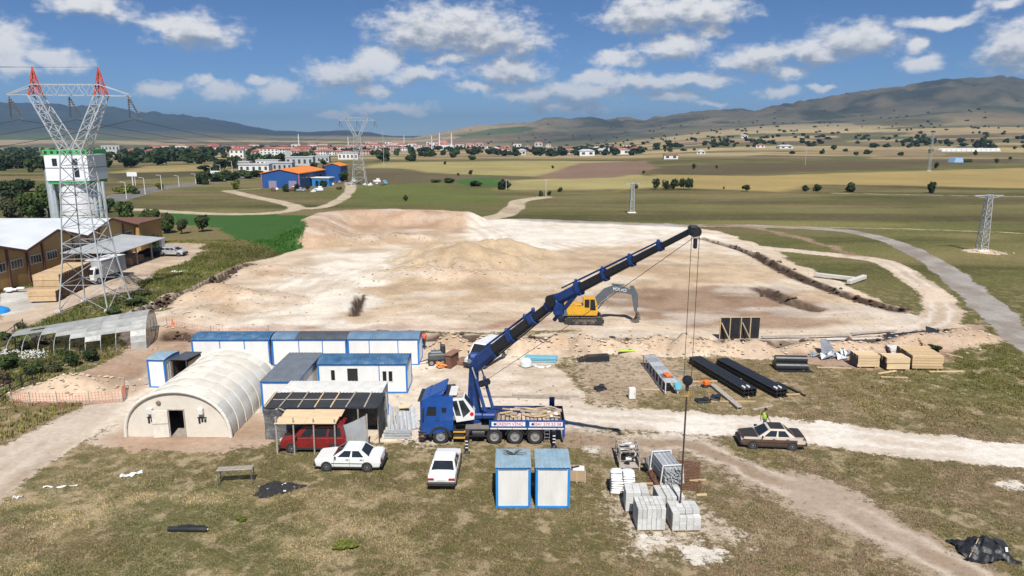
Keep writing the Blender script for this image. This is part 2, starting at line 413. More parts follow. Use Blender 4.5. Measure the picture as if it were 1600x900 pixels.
# ---- regions (name, photo outline) laid out on the ground in metres
POLY = dict(
    yard=[(150, 575), (215, 520), (290, 512), (700, 528), (1130, 548), (1110, 556), (905, 556), (880, 572), (905, 600), (935, 628), (1000, 634), (1000, 668), (880, 658), (640, 655), (640, 690), (420, 690), (330, 712), (130, 702), (200, 640)],
    pit=[(180, 530), (215, 502), (300, 462), (385, 412), (430, 400), (475, 388), (484, 352), (520, 337), (620, 335), (760, 341), (1080, 352), (1180, 378), (1270, 425), (1400, 484), (1455, 497), (1440, 516), (1280, 528), (1100, 534), (700, 530), (270, 526)],
    tan=[(520, 478), (560, 446), (640, 416), (690, 372), (720, 352), (490, 356), (484, 390), (560, 384), (700, 380), (760, 372), (842, 396), (900, 385), (1010, 392), (1130, 405), (1240, 440), (1330, 475), (1130, 500), (1000, 478), (900, 470), (640, 472), (570, 498), (552, 505)],
    brown1=[(930, 466), (1000, 455), (1200, 455), (1260, 478), (1290, 500), (1100, 500), (1000, 486)],
    bank=[(484, 386), (490, 352), (520, 338), (720, 341), (716, 365), (560, 372)],
    greenf=[(262, 332), (400, 333), (520, 340), (488, 372), (478, 388), (440, 397), (392, 380), (330, 356), (270, 350)],
    fact=[(0, 462), (100, 440), (185, 388), (255, 380), (318, 382), (316, 398), (240, 428), (205, 452), (120, 478), (0, 530)],
    conc=[(0, 458), (60, 452), (98, 462), (30, 487), (0, 492)],
    truckbare=[(610, 665), (880, 660), (1010, 668), (1100, 690), (1140, 735), (1000, 720), (905, 712), (780, 708), (650, 705), (600, 700)],
    matyard=[(890, 560), (1000, 556), (1080, 560), (1100, 600), (1000, 632), (935, 628), (905, 600)],
    eastheap=[(1230, 545), (1300, 528), (1440, 512), (1530, 505), (1545, 535), (1500, 548), (1480, 565), (1420, 580), (1300, 575), (1180, 556)],
    pallet=[(930, 770), (1000, 760), (1110, 770), (1140, 800), (1190, 850), (1150, 868), (960, 860), (940, 820)],
    white1=[(395, 492), (440, 435), (500, 398), (600, 388), (690, 386), (700, 405), (600, 428), (545, 462), (560, 505), (430, 508)],
    white2=[(730, 344), (1065, 352), (1085, 374), (960, 376), (840, 384), (765, 376), (740, 362)],
    brownback=[(165, 585), (160, 560), (245, 520), (300, 512), (290, 548), (232, 552), (222, 590), (190, 592)],
    tentfront=[(180, 690), (210, 668), (420, 660), (430, 690), (380, 706), (200, 712)],
    wheatR=[(960, 300), (1020, 272), (1180, 275), (1600, 262), (1680, 285), (1680, 296), (1420, 290), (1280, 288), (1210, 299), (1130, 296), (1000, 290)],
    strawR=[(780, 296), (800, 282), (1000, 272), (1060, 282), (1000, 294), (900, 297)],
    wheatC=[(560, 262), (600, 250), (850, 247), (1000, 250), (960, 260), (850, 276), (700, 272), (600, 275)],
    brownC=[(840, 277), (905, 252), (1010, 249), (1030, 262), (1000, 272), (960, 277), (880, 280)],
    shadowC=[(480, 285), (505, 262), (620, 262), (700, 272), (850, 277), (800, 281), (700, 283), (560, 290)],  # field colour darkened where a cloud shadow falls
    shadowR=[(960, 262), (1080, 258), (1420, 251), (1600, 248), (1600, 254), (1430, 259), (1250, 270), (1100, 272), (1020, 266)],  # second field band, coloured dark in place of a cloud shadow
    greenC=[(700, 284), (745, 277), (780, 279), (790, 292), (730, 290)],
    lime=[(520, 296), (640, 284), (700, 288), (780, 296), (800, 318), (700, 325), (560, 318)],
    darkL=[(170, 272), (330, 267), (420, 268), (420, 276), (300, 276), (170, 284)],
    strawL=[(170, 270), (230, 256), (345, 252), (420, 262), (330, 266)],
)
LINE = dict(
    east_road=([(880, 648), (1000, 654), (1130, 663), (1280, 678), (1420, 692), (1640, 718), (1900, 745)], 2.1),
    gravel=([(820, 343), (1050, 352), (1160, 353), (1250, 356), (1330, 362), (1400, 380), (1450, 404), (1500, 440), (1560, 494), (1640, 560), (1720, 640)], 1.9),
    loop=([(1090, 374), (1200, 388), (1300, 398), (1375, 408), (1430, 436), (1466, 470), (1474, 494), (1430, 514), (1300, 524), (1120, 530)], 2.0),
    track=([(1010, 690), (1100, 700), (1200, 745), (1300, 790), (1400, 838), (1500, 888), (1560, 930)], 2.2),
    west=([(-60, 780), (0, 735), (90, 680), (160, 645), (215, 610), (260, 575)], 2.6),
    path1=([(355, 298), (400, 308), (446, 318), (462, 326), (420, 333), (330, 334), (210, 327)], 2.3),
    path2=([(462, 326), (500, 324), (530, 313), (548, 296), (545, 285)], 2.0),
    path3=([(760, 341), (790, 335), (806, 322), (812, 314), (850, 308)], 2.8),
    path4=([(1300, 302), (1460, 305), (1640, 308)], 1.2),
    path5=([(1230, 354), (1420, 358), (1640, 366)], 0.9),
    fieldpath=([(355, 298), (410, 294)], 1.2),
    highway=([(80, 330), (160, 315), (230, 297), (300, 288), (400, 276), (520, 262)], 5.5),
)

def build_terrain():
    fine_az = np.linspace(-46, 46, 401)
    azs = np.radians(np.concatenate([np.arange(-80, -46, 1.5), fine_az, np.arange(47.5, 81, 1.5)]))
    rs = [12.0]
    while rs[-1] < 12500:
        r = rs[-1]
        k = 0.0072 if r < 130 else 0.0085 if r < 420 else 0.012
        rs.append(r * (1 + k))
    rs = np.array(rs)
    A, RR = np.meshgrid(azs, rs)
    x = (RR * np.sin(A)).ravel(); y = (RR * np.cos(A)).ravel()
    z = terrain_h(x, y)
    r = np.hypot(x, y); n = len(x)
    # ---- colours of soil and vegetation
    nz1 = fbm(x * .22, y * .22, 51, 4); nz2 = fbm(x * .045, y * .045, 57, 4); nz3 = fbm(x * .9, y * .9, 63, 3)
    wx = x + (nz1 - .5) * 5.0; wy = y + (fbm(x * .22 + 9, y * .22, 52, 4) - .5) * 5.0
    def colv(c): return np.array(c)[None, :]
    dry, olive, green, straw = S(146, 128, 96), S(118, 108, 72), S(92, 98, 52), S(176, 155, 120)
    g = np.repeat(colv(dry), n, 0)
    def blend(arr, c, m): return arr * (1 - m[:, None]) + np.asarray(c)[None, :] * m[:, None]
    g = blend(g, straw, sst(.52, .68, nz1) * .7)
    g = blend(g, olive, sst(.44, .62, nz2) * .75)
    leftgreen = sst(10, -22, x) * sst(47, 33, y)
    g = blend(g, S(116, 116, 74), leftgreen * sst(.35, .6, nz1) * .7)
    rb_ = sst(2, 14, x) * sst(52, 44, y)
    g = blend(g, S(146, 126, 100), rb_ * .8); g = blend(g, S(122, 114, 74), rb_ * sst(.5, .66, nz1) * .7)
    g = blend(g, S(196, 174, 132), leftgreen * sst(.52, .66, fbm(x * .3 + 40, y * .55, 53, 4)) * .75)
    wl = sst(-24, -36, x) * sst(42, 56, y) * sst(130, 100, y)
    g = blend(g, S(95, 98, 58), wl * sst(.32, .55, nz1) * .85)
    g = blend(g, S(112, 110, 62), sst(26, 38, x) * sst(44, 52, y) * .75)
    mead = sst(85, 110, y)
    g = blend(g, S(112, 106, 68), mead * .9)
    g = blend(g, S(98, 100, 54), mead * sst(.42, .6, fbm(x * .02, y * .06, 71, 4)) * .8)
    g = blend(g, S(128, 110, 84), mead * sst(.56, .7, fbm(x * .03 + 7, y * .08, 72, 4)) * .6)
    stripe = fbm(x * .012 + 3, y * .075, 73, 5, .6)
    g = g * (1 + mead * np.clip((stripe - .5) * 2.4, -.3, .3))[:, None]
    g = blend(g, S(150, 136, 92), mead * sst(.56, .7, fbm(x * .015 - 3, y * .05, 74, 4)) * .5)
    soil = np.zeros(n); sc = np.repeat(colv(S(236, 220, 200)), n, 0)
    owner = np.zeros(n, int)          # which setting object a point belongs to
    names = ['meadow']
    near = r < 560
    sds = {k: np.full(n, 999.0) for k in POLY}
    for k, p in POLY.items():
        sds[k][near | True] = sd_poly(wx if k not in ('conc',) else x, wy if k not in ('conc',) else y, px_poly(p))
    lds = {k: d_line(x + (nz1 - .5) * 1.6, y + (nz3 - .5) * 1.2, px_line(p)) - w_ for k, (p, w_) in LINE.items()}
    def own(name, m):
        names.append(name); owner[m] = len(names) - 1
    # wider fields first: vegetation colours, with two bands darkened as cloud shadow
    for k, c, soft in [('lime', S(108, 116, 60), 12), ('wheatR', S(180, 158, 102), 4), ('strawR', S(178, 166, 112), 5), ('wheatC', S(178, 165, 110), 6), ('shadowC', S(110, 100, 74), 6),
                       ('shadowR', S(104, 92, 68), 10), ('brownC', S(146, 120, 102), 3), ('greenC', S(72, 112, 52), 2), ('darkL', S(92, 86, 62), 5), ('strawL', S(172, 154, 104), 4), ('greenf', S(68, 104, 48), 0.6)]:
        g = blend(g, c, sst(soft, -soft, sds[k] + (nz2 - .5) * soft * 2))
    # far patchwork of fields
    farm = r > 520
    xf, yf = x[farm], y[farm]
    rg = np.random.default_rng(5)
    ns = 420
    sx = rg.uniform(-1, 1, ns); sr = np.exp(rg.uniform(math.log(560), math.log(4300), ns))
    seeds = np.stack([sr * np.sin(sx * 1.0), sr * np.cos(sx * 1.0)], 1)
    best = np.full(xf.shape, 1e18); bi = np.zeros(xf.shape, int)
    wfx = xf + (fbm(xf / 90, yf / 90, 5, 3) - .5) * 90; wfy = yf + (fbm(xf / 90 + 3, yf / 90, 6, 3) - .5) * 90
    for i, (a, b) in enumerate(seeds):
        sc_ = 0.32 * math.hypot(a, b) ** .5
        d = ((wfx - a) / (2.2 * sc_)) ** 2 + ((wfy - b) / (1.4 * sc_)) ** 2 if i % 2 else ((wfx - a) / (3.4 * sc_)) ** 2 + ((wfy - b) / (1.5 * sc_)) ** 2
        m = d < best; best[m] = d[m]; bi[m] = i
    pal = np.array([S(188, 166, 120), S(176, 154, 112), S(158, 140, 104), S(196, 176, 128), S(142, 128, 92), S(126, 118, 82), S(112, 110, 72), S(150, 126, 104), S(182, 160, 122), S(96, 112, 66), S(118, 104, 80), S(186, 168, 130)])
    fc = pal[rg.integers(0, len(pal), ns)][bi]
    rf = r[farm]; uf = (x / np.maximum(y, 1))[farm]
    strength = sst(560, 800, rf)
    keep = np.ones_like(rf)
    for k in ('wheatC', 'shadowC', 'shadowR', 'brownC', 'wheatR', 'darkL', 'strawL'): keep *= sst(-6, 14, sds[k][farm])
    strength = strength * keep
    gf = g[farm] * (1 - strength[:, None]) + fc * strength[:, None]
    # hillsides: grey-green scrub with pale bare patches
    hs = sst(2400, 3300, rf) * sst(-.05, .1, uf) + sst(4300, 6200, rf) * sst(.1, -.05, uf)
    hs = np.clip(hs, 0, 1)[:, None]
    hn = fbm(xf / 180, yf / 180, 81, 5); hn2 = fbm(xf / 420 + 5, yf / 420, 85, 4)
    hc = np.array(S(116, 110, 90))[None, :] * (1 - sst(.42, .6, hn)[:, None]) + np.array(S(72, 80, 62))[None, :] * sst(.42, .6, hn)[:, None]
    hc = hc * (1 - sst(.58, .7, hn2)[:, None] * .6) + np.array(S(160, 142, 112))[None, :] * sst(.58, .7, hn2)[:, None] * .6
    lf = (sst(.02, -.12, uf) * sst(4600, 6000, rf))[:, None]; hc = hc * (1 - lf) + (np.array(S(66, 78, 70))[None, :] * (.8 + .4 * hn[:, None])) * lf  # left range: dark forest tone, darkened further for cloud shadow
    hc = hc * (1 - .35 * sst(.46, .6, fbm(xf / 900, yf / 1400, 95, 3))[:, None])  # broad dark patches painted where cloud shadows would lie
    gf = gf * (1 - hs) + hc * hs
    g[farm] = gf
    # soil regions
    def lay(k, c, strength=1.0, soft=1.2, sd=None, name=None, lim=0.0):
        nonlocal soil, sc
        d = sds[k] if sd is None else sd
        m = sst(soft, -soft, d) * strength
        sc = sc * (1 - sst(soft * 1.6, 0, d)[:, None]) + np.asarray(c)[None, :] * sst(soft * 1.6, 0, d)[:, None]
        soil = np.maximum(soil, m)
        if name: own(name, d < lim)
    lay('truckbare', S(184, 164, 142), .66, 2.2)
    lay('matyard', S(190, 170, 148), .6, 1.8)
    lay('pallet', S(205, 190, 172), .55, 1.8)
    lay('eastheap', S(188, 160, 140), .95, 1.4)
    lay('fact', S(214, 194, 172), .95, 1.5, name='factory_yard')
    lay('conc', S(222, 220, 215), 1.0, .4, name='concrete_apron')
    lay('west', S(216, 200, 182), .92, 1.1, lds['west'], 'dirt_track')
    lay('track', S(188, 169, 150), .8, 2.0, lds['track'] + (nz1 - .5) * 3.0, 'dirt_track')
    lay('pit', S(226, 206, 182), 1.0, 1.2, name='excavation_floor')
    lay('tan', S(214, 190, 160), 1.0, 2.6, sds['tan'] + (nz2 - .5) * 10 + (nz1 - .5) * 6)
    lay('brown1', S(172, 146, 124), 1.0, 2.5, sds['brown1'] + (nz2 - .5) * 8 + (nz1 - .5) * 8 + (nz3 - .5) * 3)
    lay('white1', S(246, 235, 219), 1.0, 3.0, sds['white1'] + (nz2 - .5) * 12 + (nz1 - .5) * 7); lay('white2', S(246, 236, 221), 1.0, 4.0, sds['white2'] + (nz2 - .5) * 12 + (nz1 - .5) * 6)
    lay('bank', S(204, 176, 150), 1.0, 2.0)
    lay('yard', S(238, 224, 206), 1.0, 1.2, name='site_yard')
    lay('tentfront', S(198, 172, 150), .95, 1.6); lay('brownback', S(190, 164, 142), .95, 1.6)
    lay('loop', S(226, 206, 184), .97, .9, lds['loop'], 'dirt_road')
    lay('east', S(245, 236, 224), 1.0, .8, lds['east_road'], 'dirt_road')
    lay('gravel', S(176, 169, 162), 1.0, .7, lds['gravel'], 'gravel_road')
    for k in ('path1', 'path2', 'path3'): lay(k, S(205, 188, 164), .95, 1.2, lds[k], 'dirt_path')
    for k in ('path4', 'path5', 'fieldpath'): lay(k, S(196, 180, 148), .8, 1.0, lds[k], 'dirt_path')
    lay('hw', S(132, 130, 128), 1.0, 1.0, lds['highway'], 'highway')
    own('green_field', sds['greenf'] < 0)
    own('wheat_field', (sds['wheatR'] < 0)); own('stubble_field', sds['wheatC'] < 0); own('ploughed_shadowed_field', (sds['brownC'] < 0) | (sds['shadowC'] < 0))  # last one joins brown ploughland and the band painted as cloud shadow
    # reddish strip and dark soil along trenches and around them, grass strip behind the containers
    stripd = d_line(wx, wy, px_line([(290, 516), (480, 515), (700, 512), (860, 506)]))
    m = sst(1.6, .4, stripd) * soil; sc = blend(sc, S(176, 128, 104), m * .75)
    strip2 = d_line(wx, wy, px_line([(420, 521), (560, 521), (760, 521), (900, 518)]))
    soil = soil * (1 - sst(1.3, .3, strip2) * .8)
    redd = d_line(wx, wy, px_line([(120, 590), (170, 577), (225, 578)])); sc = blend(sc, S(172, 136, 112), sst(1.8, .3, redd) * .7 * sst(.35, .6, nz1)); soil = np.maximum(soil, sst(1.8, .3, redd) * .9)
    redn = d_line(wx, wy, px_line([(1080, 352), (1180, 356), (1280, 380), (1340, 398)])); sc = blend(sc, S(160, 124, 102), sst(3, .5, redn) * .8); soil = np.maximum(soil, sst(2.6, .3, redn) * .6)
    for ln, hw, dp in TRENCH:
        d = d_line(x, y, ln) + (nz3 - .5) * .5
        sc = blend(sc, S(96, 76, 62), sst(hw * 1.7, hw * .8, d) * .92); soil = np.maximum(soil, sst(hw * 2.6, hw, d))
    for (mx, my, rx, ry, h) in MOUNDS:
        q = np.hypot((x - mx) / rx, (y - my) / ry) + (nz1 - .5) * .6
        soil = np.maximum(soil, sst(1.05, .8, q))
        if h > 1.5: sc = blend(sc, S(206, 182, 150), sst(1.0, .7, q) * .8)
        else: sc = blend(sc, S(214, 190, 164), sst(1.1, .8, q) * .75)
    # brown-white mottling of the yard and pit: older chalk, damp and fresh patches
    sc = sc * (1 - (0.20 * sst(.45, .62, nz1) * sst(.3, .6, nz2))[:, None] * np.array([.8, 1.0, 1.2])[None, :])
    sc = blend(sc, S(249, 242, 230), sst(.56, .70, fbm(x * .1, y * .25, 91, 4)) * .35 * (sds['pit'] < 0))
    # white powder spills near the pallets
    for p_, rr_ in (((1100, 862), 1.2), ((1180, 856), .55), ((1010, 840), .9), ((930, 703), .6), ((1580, 757), 1.1)):
        q = PZ(*p_); d = np.hypot((x - q.x) / 1.5, y - q.y) + (nz3 - .5) * rr_ * 1.6
        sc = blend(sc, S(232, 224, 212), sst(rr_ * 1.3, rr_ * .3, d)); soil = np.maximum(soil, sst(rr_ * 1.4, rr_ * .2, d) * .7)
    for ln, hw, dp in TRENCH:          # dark topsoil laid open in the trench sides
        d = d_line(x, y, ln) + (nz3 - .5) * .7
        sc = blend(sc, S(84, 66, 54), sst(hw * 2.3, hw * 1.1, d) * .95)
    sc = sc * (1 + np.clip((fbm(x * .5, y * .5, 97, 4) - .5) * .5, -.14, .10) * sst(50, 62, r))[:, None]
    for pts in ([(700, 346), (745, 356), (770, 372), (760, 400)], [(300, 505), (430, 470), (540, 420), (690, 396)], [(860, 505), (700, 492), (560, 500), (420, 508)], [(880, 380), (1000, 410), (1150, 432), (1290, 480)],
                [(1060, 365), (960, 385), (880, 420), (840, 470)], [(1400, 500), (1200, 508), (1000, 512), (880, 512)], [(230, 560), (330, 600), (470, 680)], [(700, 600), (800, 590), (900, 575)], [(650, 610), (760, 605), (900, 610)]):
        dc = d_line(x + (nz1 - .5) * .8, y + (nz2 - .5) * 1.5, px_line(pts))
        for of in (.0, 2.6):
            rr_ = np.exp(-((np.abs(dc - of) - .95) / .3) ** 2) * sst(.3, .55, nz1)
            sc = blend(sc, S(190, 166, 140), np.clip(rr_, 0, 1) * .42)
    # wheel ruts along the tracks
    for k, hw_ in (('track', 2.2), ('west', 2.6), ('loop', 2.0), ('east_road', 2.1)):
        dc = lds[k] + hw_
        rut = np.exp(-((dc - .85) / .28) ** 2) * sst(.35, .6, nz2 * .5 + nz1 * .5)
        sc = blend(sc, S(232, 218, 200) if k in ('track', 'west') else S(250, 243, 232), rut * .65)
        mid = np.exp(-((dc - 0) / .3) ** 2) + np.exp(-((dc - 1.9) / .4) ** 2)
        sc = blend(sc, S(168, 148, 126) if k in ('track', 'west') else S(214, 196, 174), np.clip(mid, 0, 1) * .5 * sst(.4, .6, nz1))
    soil = np.clip(soil, 0, 1)
    tuss = 1 - .85 * sst(66, 100, y); tuss = tuss * sst(-.5, .5, sds['greenf'])
    # ---- build faces
    na, nr = len(azs), len(rs)
    I = np.arange(na * nr).reshape(nr, na)
    quads = np.stack([I[:-1, :-1], I[:-1, 1:], I[1:, 1:], I[1:, :-1]], -1).reshape(-1, 4)[:, ::-1]
    fo = owner[quads[:, 0]]
    cr = np.hypot(x[quads[:, 0]], y[quads[:, 0]])
    names.append('hills'); fo[cr > 2300] = len(names) - 1
    labels = {}
    m = ground_material()
    done = {}
    for i, nm in enumerate(names): done.setdefault(nm, []).append(i)
    for nm, ids in done.items():
        f = quads[np.isin(fo, ids)]
        if len(f) == 0: continue
        used, inv = np.unique(f, return_inverse=True); f2 = inv.reshape(-1, 4)
        me = bpy.data.meshes.new(nm)
        me.vertices.add(len(used)); me.vertices.foreach_set('co', np.stack([x[used], y[used], z[used]], 1).astype(np.float32).ravel())
        me.loops.add(len(f2) * 4); me.loops.foreach_set('vertex_index', f2.ravel().astype(np.int32))
        me.polygons.add(len(f2)); me.polygons.foreach_set('loop_start', np.arange(0, len(f2) * 4, 4, dtype=np.int32))
        me.polygons.foreach_set('use_smooth', np.ones(len(f2), bool))
        me.update(); me.validate()
        for an, arr in (('veg_col', g), ('soil_col', sc)):
            at_ = me.attributes.new(an, 'FLOAT_COLOR', 'POINT')
            at_.data.foreach_set('color', np.concatenate([arr[used], np.ones((len(used), 1))], 1).astype(np.float32).ravel())
        at_ = me.attributes.new('soil', 'FLOAT', 'POINT'); at_.data.foreach_set('value', soil[used].astype(np.float32))
        at_ = me.attributes.new('tuss', 'FLOAT', 'POINT'); at_.data.foreach_set('value', tuss[used].astype(np.float32))
        me.materials.append(m)
        tag(link(nm, me), kind='structure')
    return dict(x=x, y=y, z=z, soil=soil, g=g, r=r, na=na, nr=nr, azs=azs, rs=rs)

def ground_material():
    m = bpy.data.materials.new('ground'); m.use_nodes = True; t = NT(m.node_tree)
    pos = t.n('ShaderNodeNewGeometry').outputs['Position']
    vc = t.n('ShaderNodeAttribute', attribute_name='veg_col').outputs['Color']
    sc = t.n('ShaderNodeAttribute', attribute_name='soil_col').outputs['Color']
    sf = t.n('ShaderNodeAttribute', attribute_name='soil').outputs['Fac']
    tu = t.n('ShaderNodeAttribute', attribute_name='tuss').outputs['Fac']
    n_big = t.noise(pos, 0.35, 5, .6); n_mid = t.noise(pos, 2.2, 6, .68); n_fine = t.noise(pos, 9.0, 6, .7); n_huge = t.noise(pos, .02, 6, .6)
    # ragged edge between grass and soil
    f = t.m('ADD', sf, t.m('MULTIPLY', t.m('SUBTRACT', n_mid, .5), 1.4))
    f = t.m('ADD', f, t.m('MULTIPLY', t.m('SUBTRACT', n_fine, .5), .9))
    f = t.mr(f, .38, .62)
    # vegetation: mottled straw, green and bare patches
    k1 = t.mr(n_mid, .3, .72, .52, 1.45, 'LINEAR')
    k2 = t.mr(n_fine, .32, .70, .46, 1.52, 'LINEAR')
    k3 = t.mr(n_huge, .3, .7, .82, 1.18, 'LINEAR')
    kk = t.m('MULTIPLY', t.m('MULTIPLY', k1, k2), k3)
    veg = t.mix(1.0, vc, t.n('ShaderNodeCombineXYZ', {0: kk, 1: kk, 2: kk}).outputs[0], 'MULTIPLY')
    veg = t.mix(t.m('MULTIPLY', tu, t.mr(t.noise(pos, 1.1, 5, .65), .46, .60, 0, .72)), veg, (*S(94, 94, 52), 1))
    veg = t.mix(t.m('MULTIPLY', tu, t.mr(t.noise(t.v('ADD', pos, (31, 7, 3)), .8, 6, .7), .50, .62, 0, .7)), veg, (*S(194, 173, 142), 1))
    rot = t.n('ShaderNodeVectorRotate', {0: pos, 'Angle': .5}, rotation_type='Z_AXIS').outputs[0]
    stk = t.noise(t.v('MULTIPLY', rot, (.45, 2.6, 1)), 2.4, 6, .7)
    veg = t.mix(t.m('MULTIPLY', tu, t.mr(stk, .56, .70, 0, .6)), veg, (*S(196, 174, 138), 1))
    veg = t.mix(t.m('MULTIPLY', tu, t.mr(stk, .44, .32, 0, .5)), veg, (*S(70, 66, 42), 1))
    # soil: clods, tracks and stones
    st = t.v('MULTIPLY', pos, (.25, 1.0, 1.0))
    trk = t.noise(st, 1.6, 5, .6)
    s1 = t.m('MULTIPLY', t.mr(n_mid, .25, .75, .76, 1.17, 'LINEAR'), t.mr(trk, .3, .7, .95, 1.04, 'LINEAR'))
    s1 = t.m('MULTIPLY', s1, t.mr(n_fine, .25, .75, .9, 1.08, 'LINEAR'))
    soilc = t.mix(1.0, sc, t.n('ShaderNodeCombineXYZ', {0: s1, 1: s1, 2: s1}).outputs[0], 'MULTIPLY')
    peb = t.n('ShaderNodeTexVoronoi', {'Vector': pos, 'Scale': 3.0, 'Randomness': 1.0}, feature='F1')
    soilc = t.mix(t.m('MULTIPLY', t.mr(peb.outputs['Distance'], .10, .05, 0, 1), t.mr(n_big, .5, .62, 0, .55)), soilc, (*S(150, 128, 108), 1))
    col = t.mix(f, veg, soilc)
    hgt = t.m('ADD', t.m('MULTIPLY', n_fine, .7), t.m('MULTIPLY', n_mid, .9))
    dist = t.mr(f, 0, 1, .10, .075, 'LINEAR')
    bp = t.n('ShaderNodeBump', {'Strength': .75, 'Distance': dist, 'Height': hgt})
    b = t.n('ShaderNodeBsdfPrincipled', {'Base Color': col, 'Roughness': .95, 'Normal': bp.outputs[0]})
    b.inputs['Specular IOR Level'].default_value = .15
    t.t.links.new(b.outputs[0], t.n('ShaderNodeOutputMaterial').inputs[0])
    return m
TR = build_terrain()

# ---- dry grass on the meadow round the site: countless blades, one object
def build_grass(N=60000, name='dry_grass', label='short dry grass covering the ground around the site', box=None, hr=(.03, .11), wr=(.015, .04), bright=1.0, tint=(1, 1, 1)):
    rg = np.random.default_rng(3)
    if box: x = rg.uniform(box[0], box[1], N * 4); y = rg.uniform(box[2], box[3], N * 4)
    else: x = rg.uniform(-34, 40, N * 4); y = 27 + 35 * rg.uniform(0, 1, N * 4) ** 1.6
    # soil factor by nearest terrain point
    a = np.arctan2(x, y); r = np.hypot(x, y)
    ia = np.clip(np.searchsorted(TR['azs'], a), 0, TR['na'] - 1); ir = np.clip(np.searchsorted(TR['rs'], r), 0, TR['nr'] - 1)
    k = ir * TR['na'] + ia
    ok = (TR['soil'][k] < .3) & (np.abs(x) < y * .78 + 2) & (rg.uniform(0, 1, len(x)) < sst(.36, .62, fbm(x * .5, y * .5, 77, 4)) * .9 + .12)
    x, y, k = x[ok][:N], y[ok][:N], k[ok][:N]; n = len(x)
    z = TR['z'][k] - .02
    col = TR['g'][k] * rg.uniform(.75, 1.5, (n, 1)) * np.array(tint)[None, :] * bright * (1 + rg.normal(0, .06, (n, 3)))
    V, F, C = [], [], []
    nb = 3
    ang = rg.uniform(0, 6.283, (n, nb)); hgt = rg.uniform(*hr, (n, nb)); wid = rg.uniform(*wr, (n, nb)); lean = rg.uniform(.05, .18, (n, nb))
    verts = np.zeros((n, nb, 3, 3))
    ca, sa = np.cos(ang), np.sin(ang)
    ox, oy = rg.normal(0, .06, (n, nb)), rg.normal(0, .06, (n, nb))
    bx, by = x[:, None] + ox, y[:, None] + oy
    verts[:, :, 0] = np.stack([bx - sa * wid, by + ca * wid, np.repeat(z[:, None], nb, 1)], -1)
    verts[:, :, 1] = np.stack([bx + sa * wid, by - ca * wid, np.repeat(z[:, None], nb, 1)], -1)
    verts[:, :, 2] = np.stack([bx + ca * lean, by + sa * lean, z[:, None] + hgt], -1)
    vv = verts.reshape(-1, 3); nt = len(vv) // 3
    me = bpy.data.meshes.new(name)
    me.vertices.add(len(vv)); me.vertices.foreach_set('co', vv.astype(np.float32).ravel())
    me.loops.add(nt * 3); me.loops.foreach_set('vertex_index', np.arange(nt * 3, dtype=np.int32))
    me.polygons.add(nt); me.polygons.foreach_set('loop_start', np.arange(0, nt * 3, 3, dtype=np.int32))
    me.update()
    at_ = me.attributes.new('veg_col', 'FLOAT_COLOR', 'POINT')
    cc = np.repeat(col, nb * 3, 0)
    at_.data.foreach_set('color', np.concatenate([cc, np.ones((len(cc), 1))], 1).astype(np.float32).ravel())
    m = bpy.data.materials.new(name + '_blades'); m.use_nodes = True; t = NT(m.node_tree)
    c = t.n('ShaderNodeAttribute', attribute_name='veg_col').outputs['Color']
    b = t.n('ShaderNodeBsdfPrincipled', {'Base Color': c, 'Roughness': .8}); b.inputs['Specular IOR Level'].default_value = .2
    t.t.links.new(b.outputs[0], t.n('ShaderNodeOutputMaterial').inputs[0])
    me.materials.append(m)
    tag(link(name, me), label, 'grass', kind='stuff')
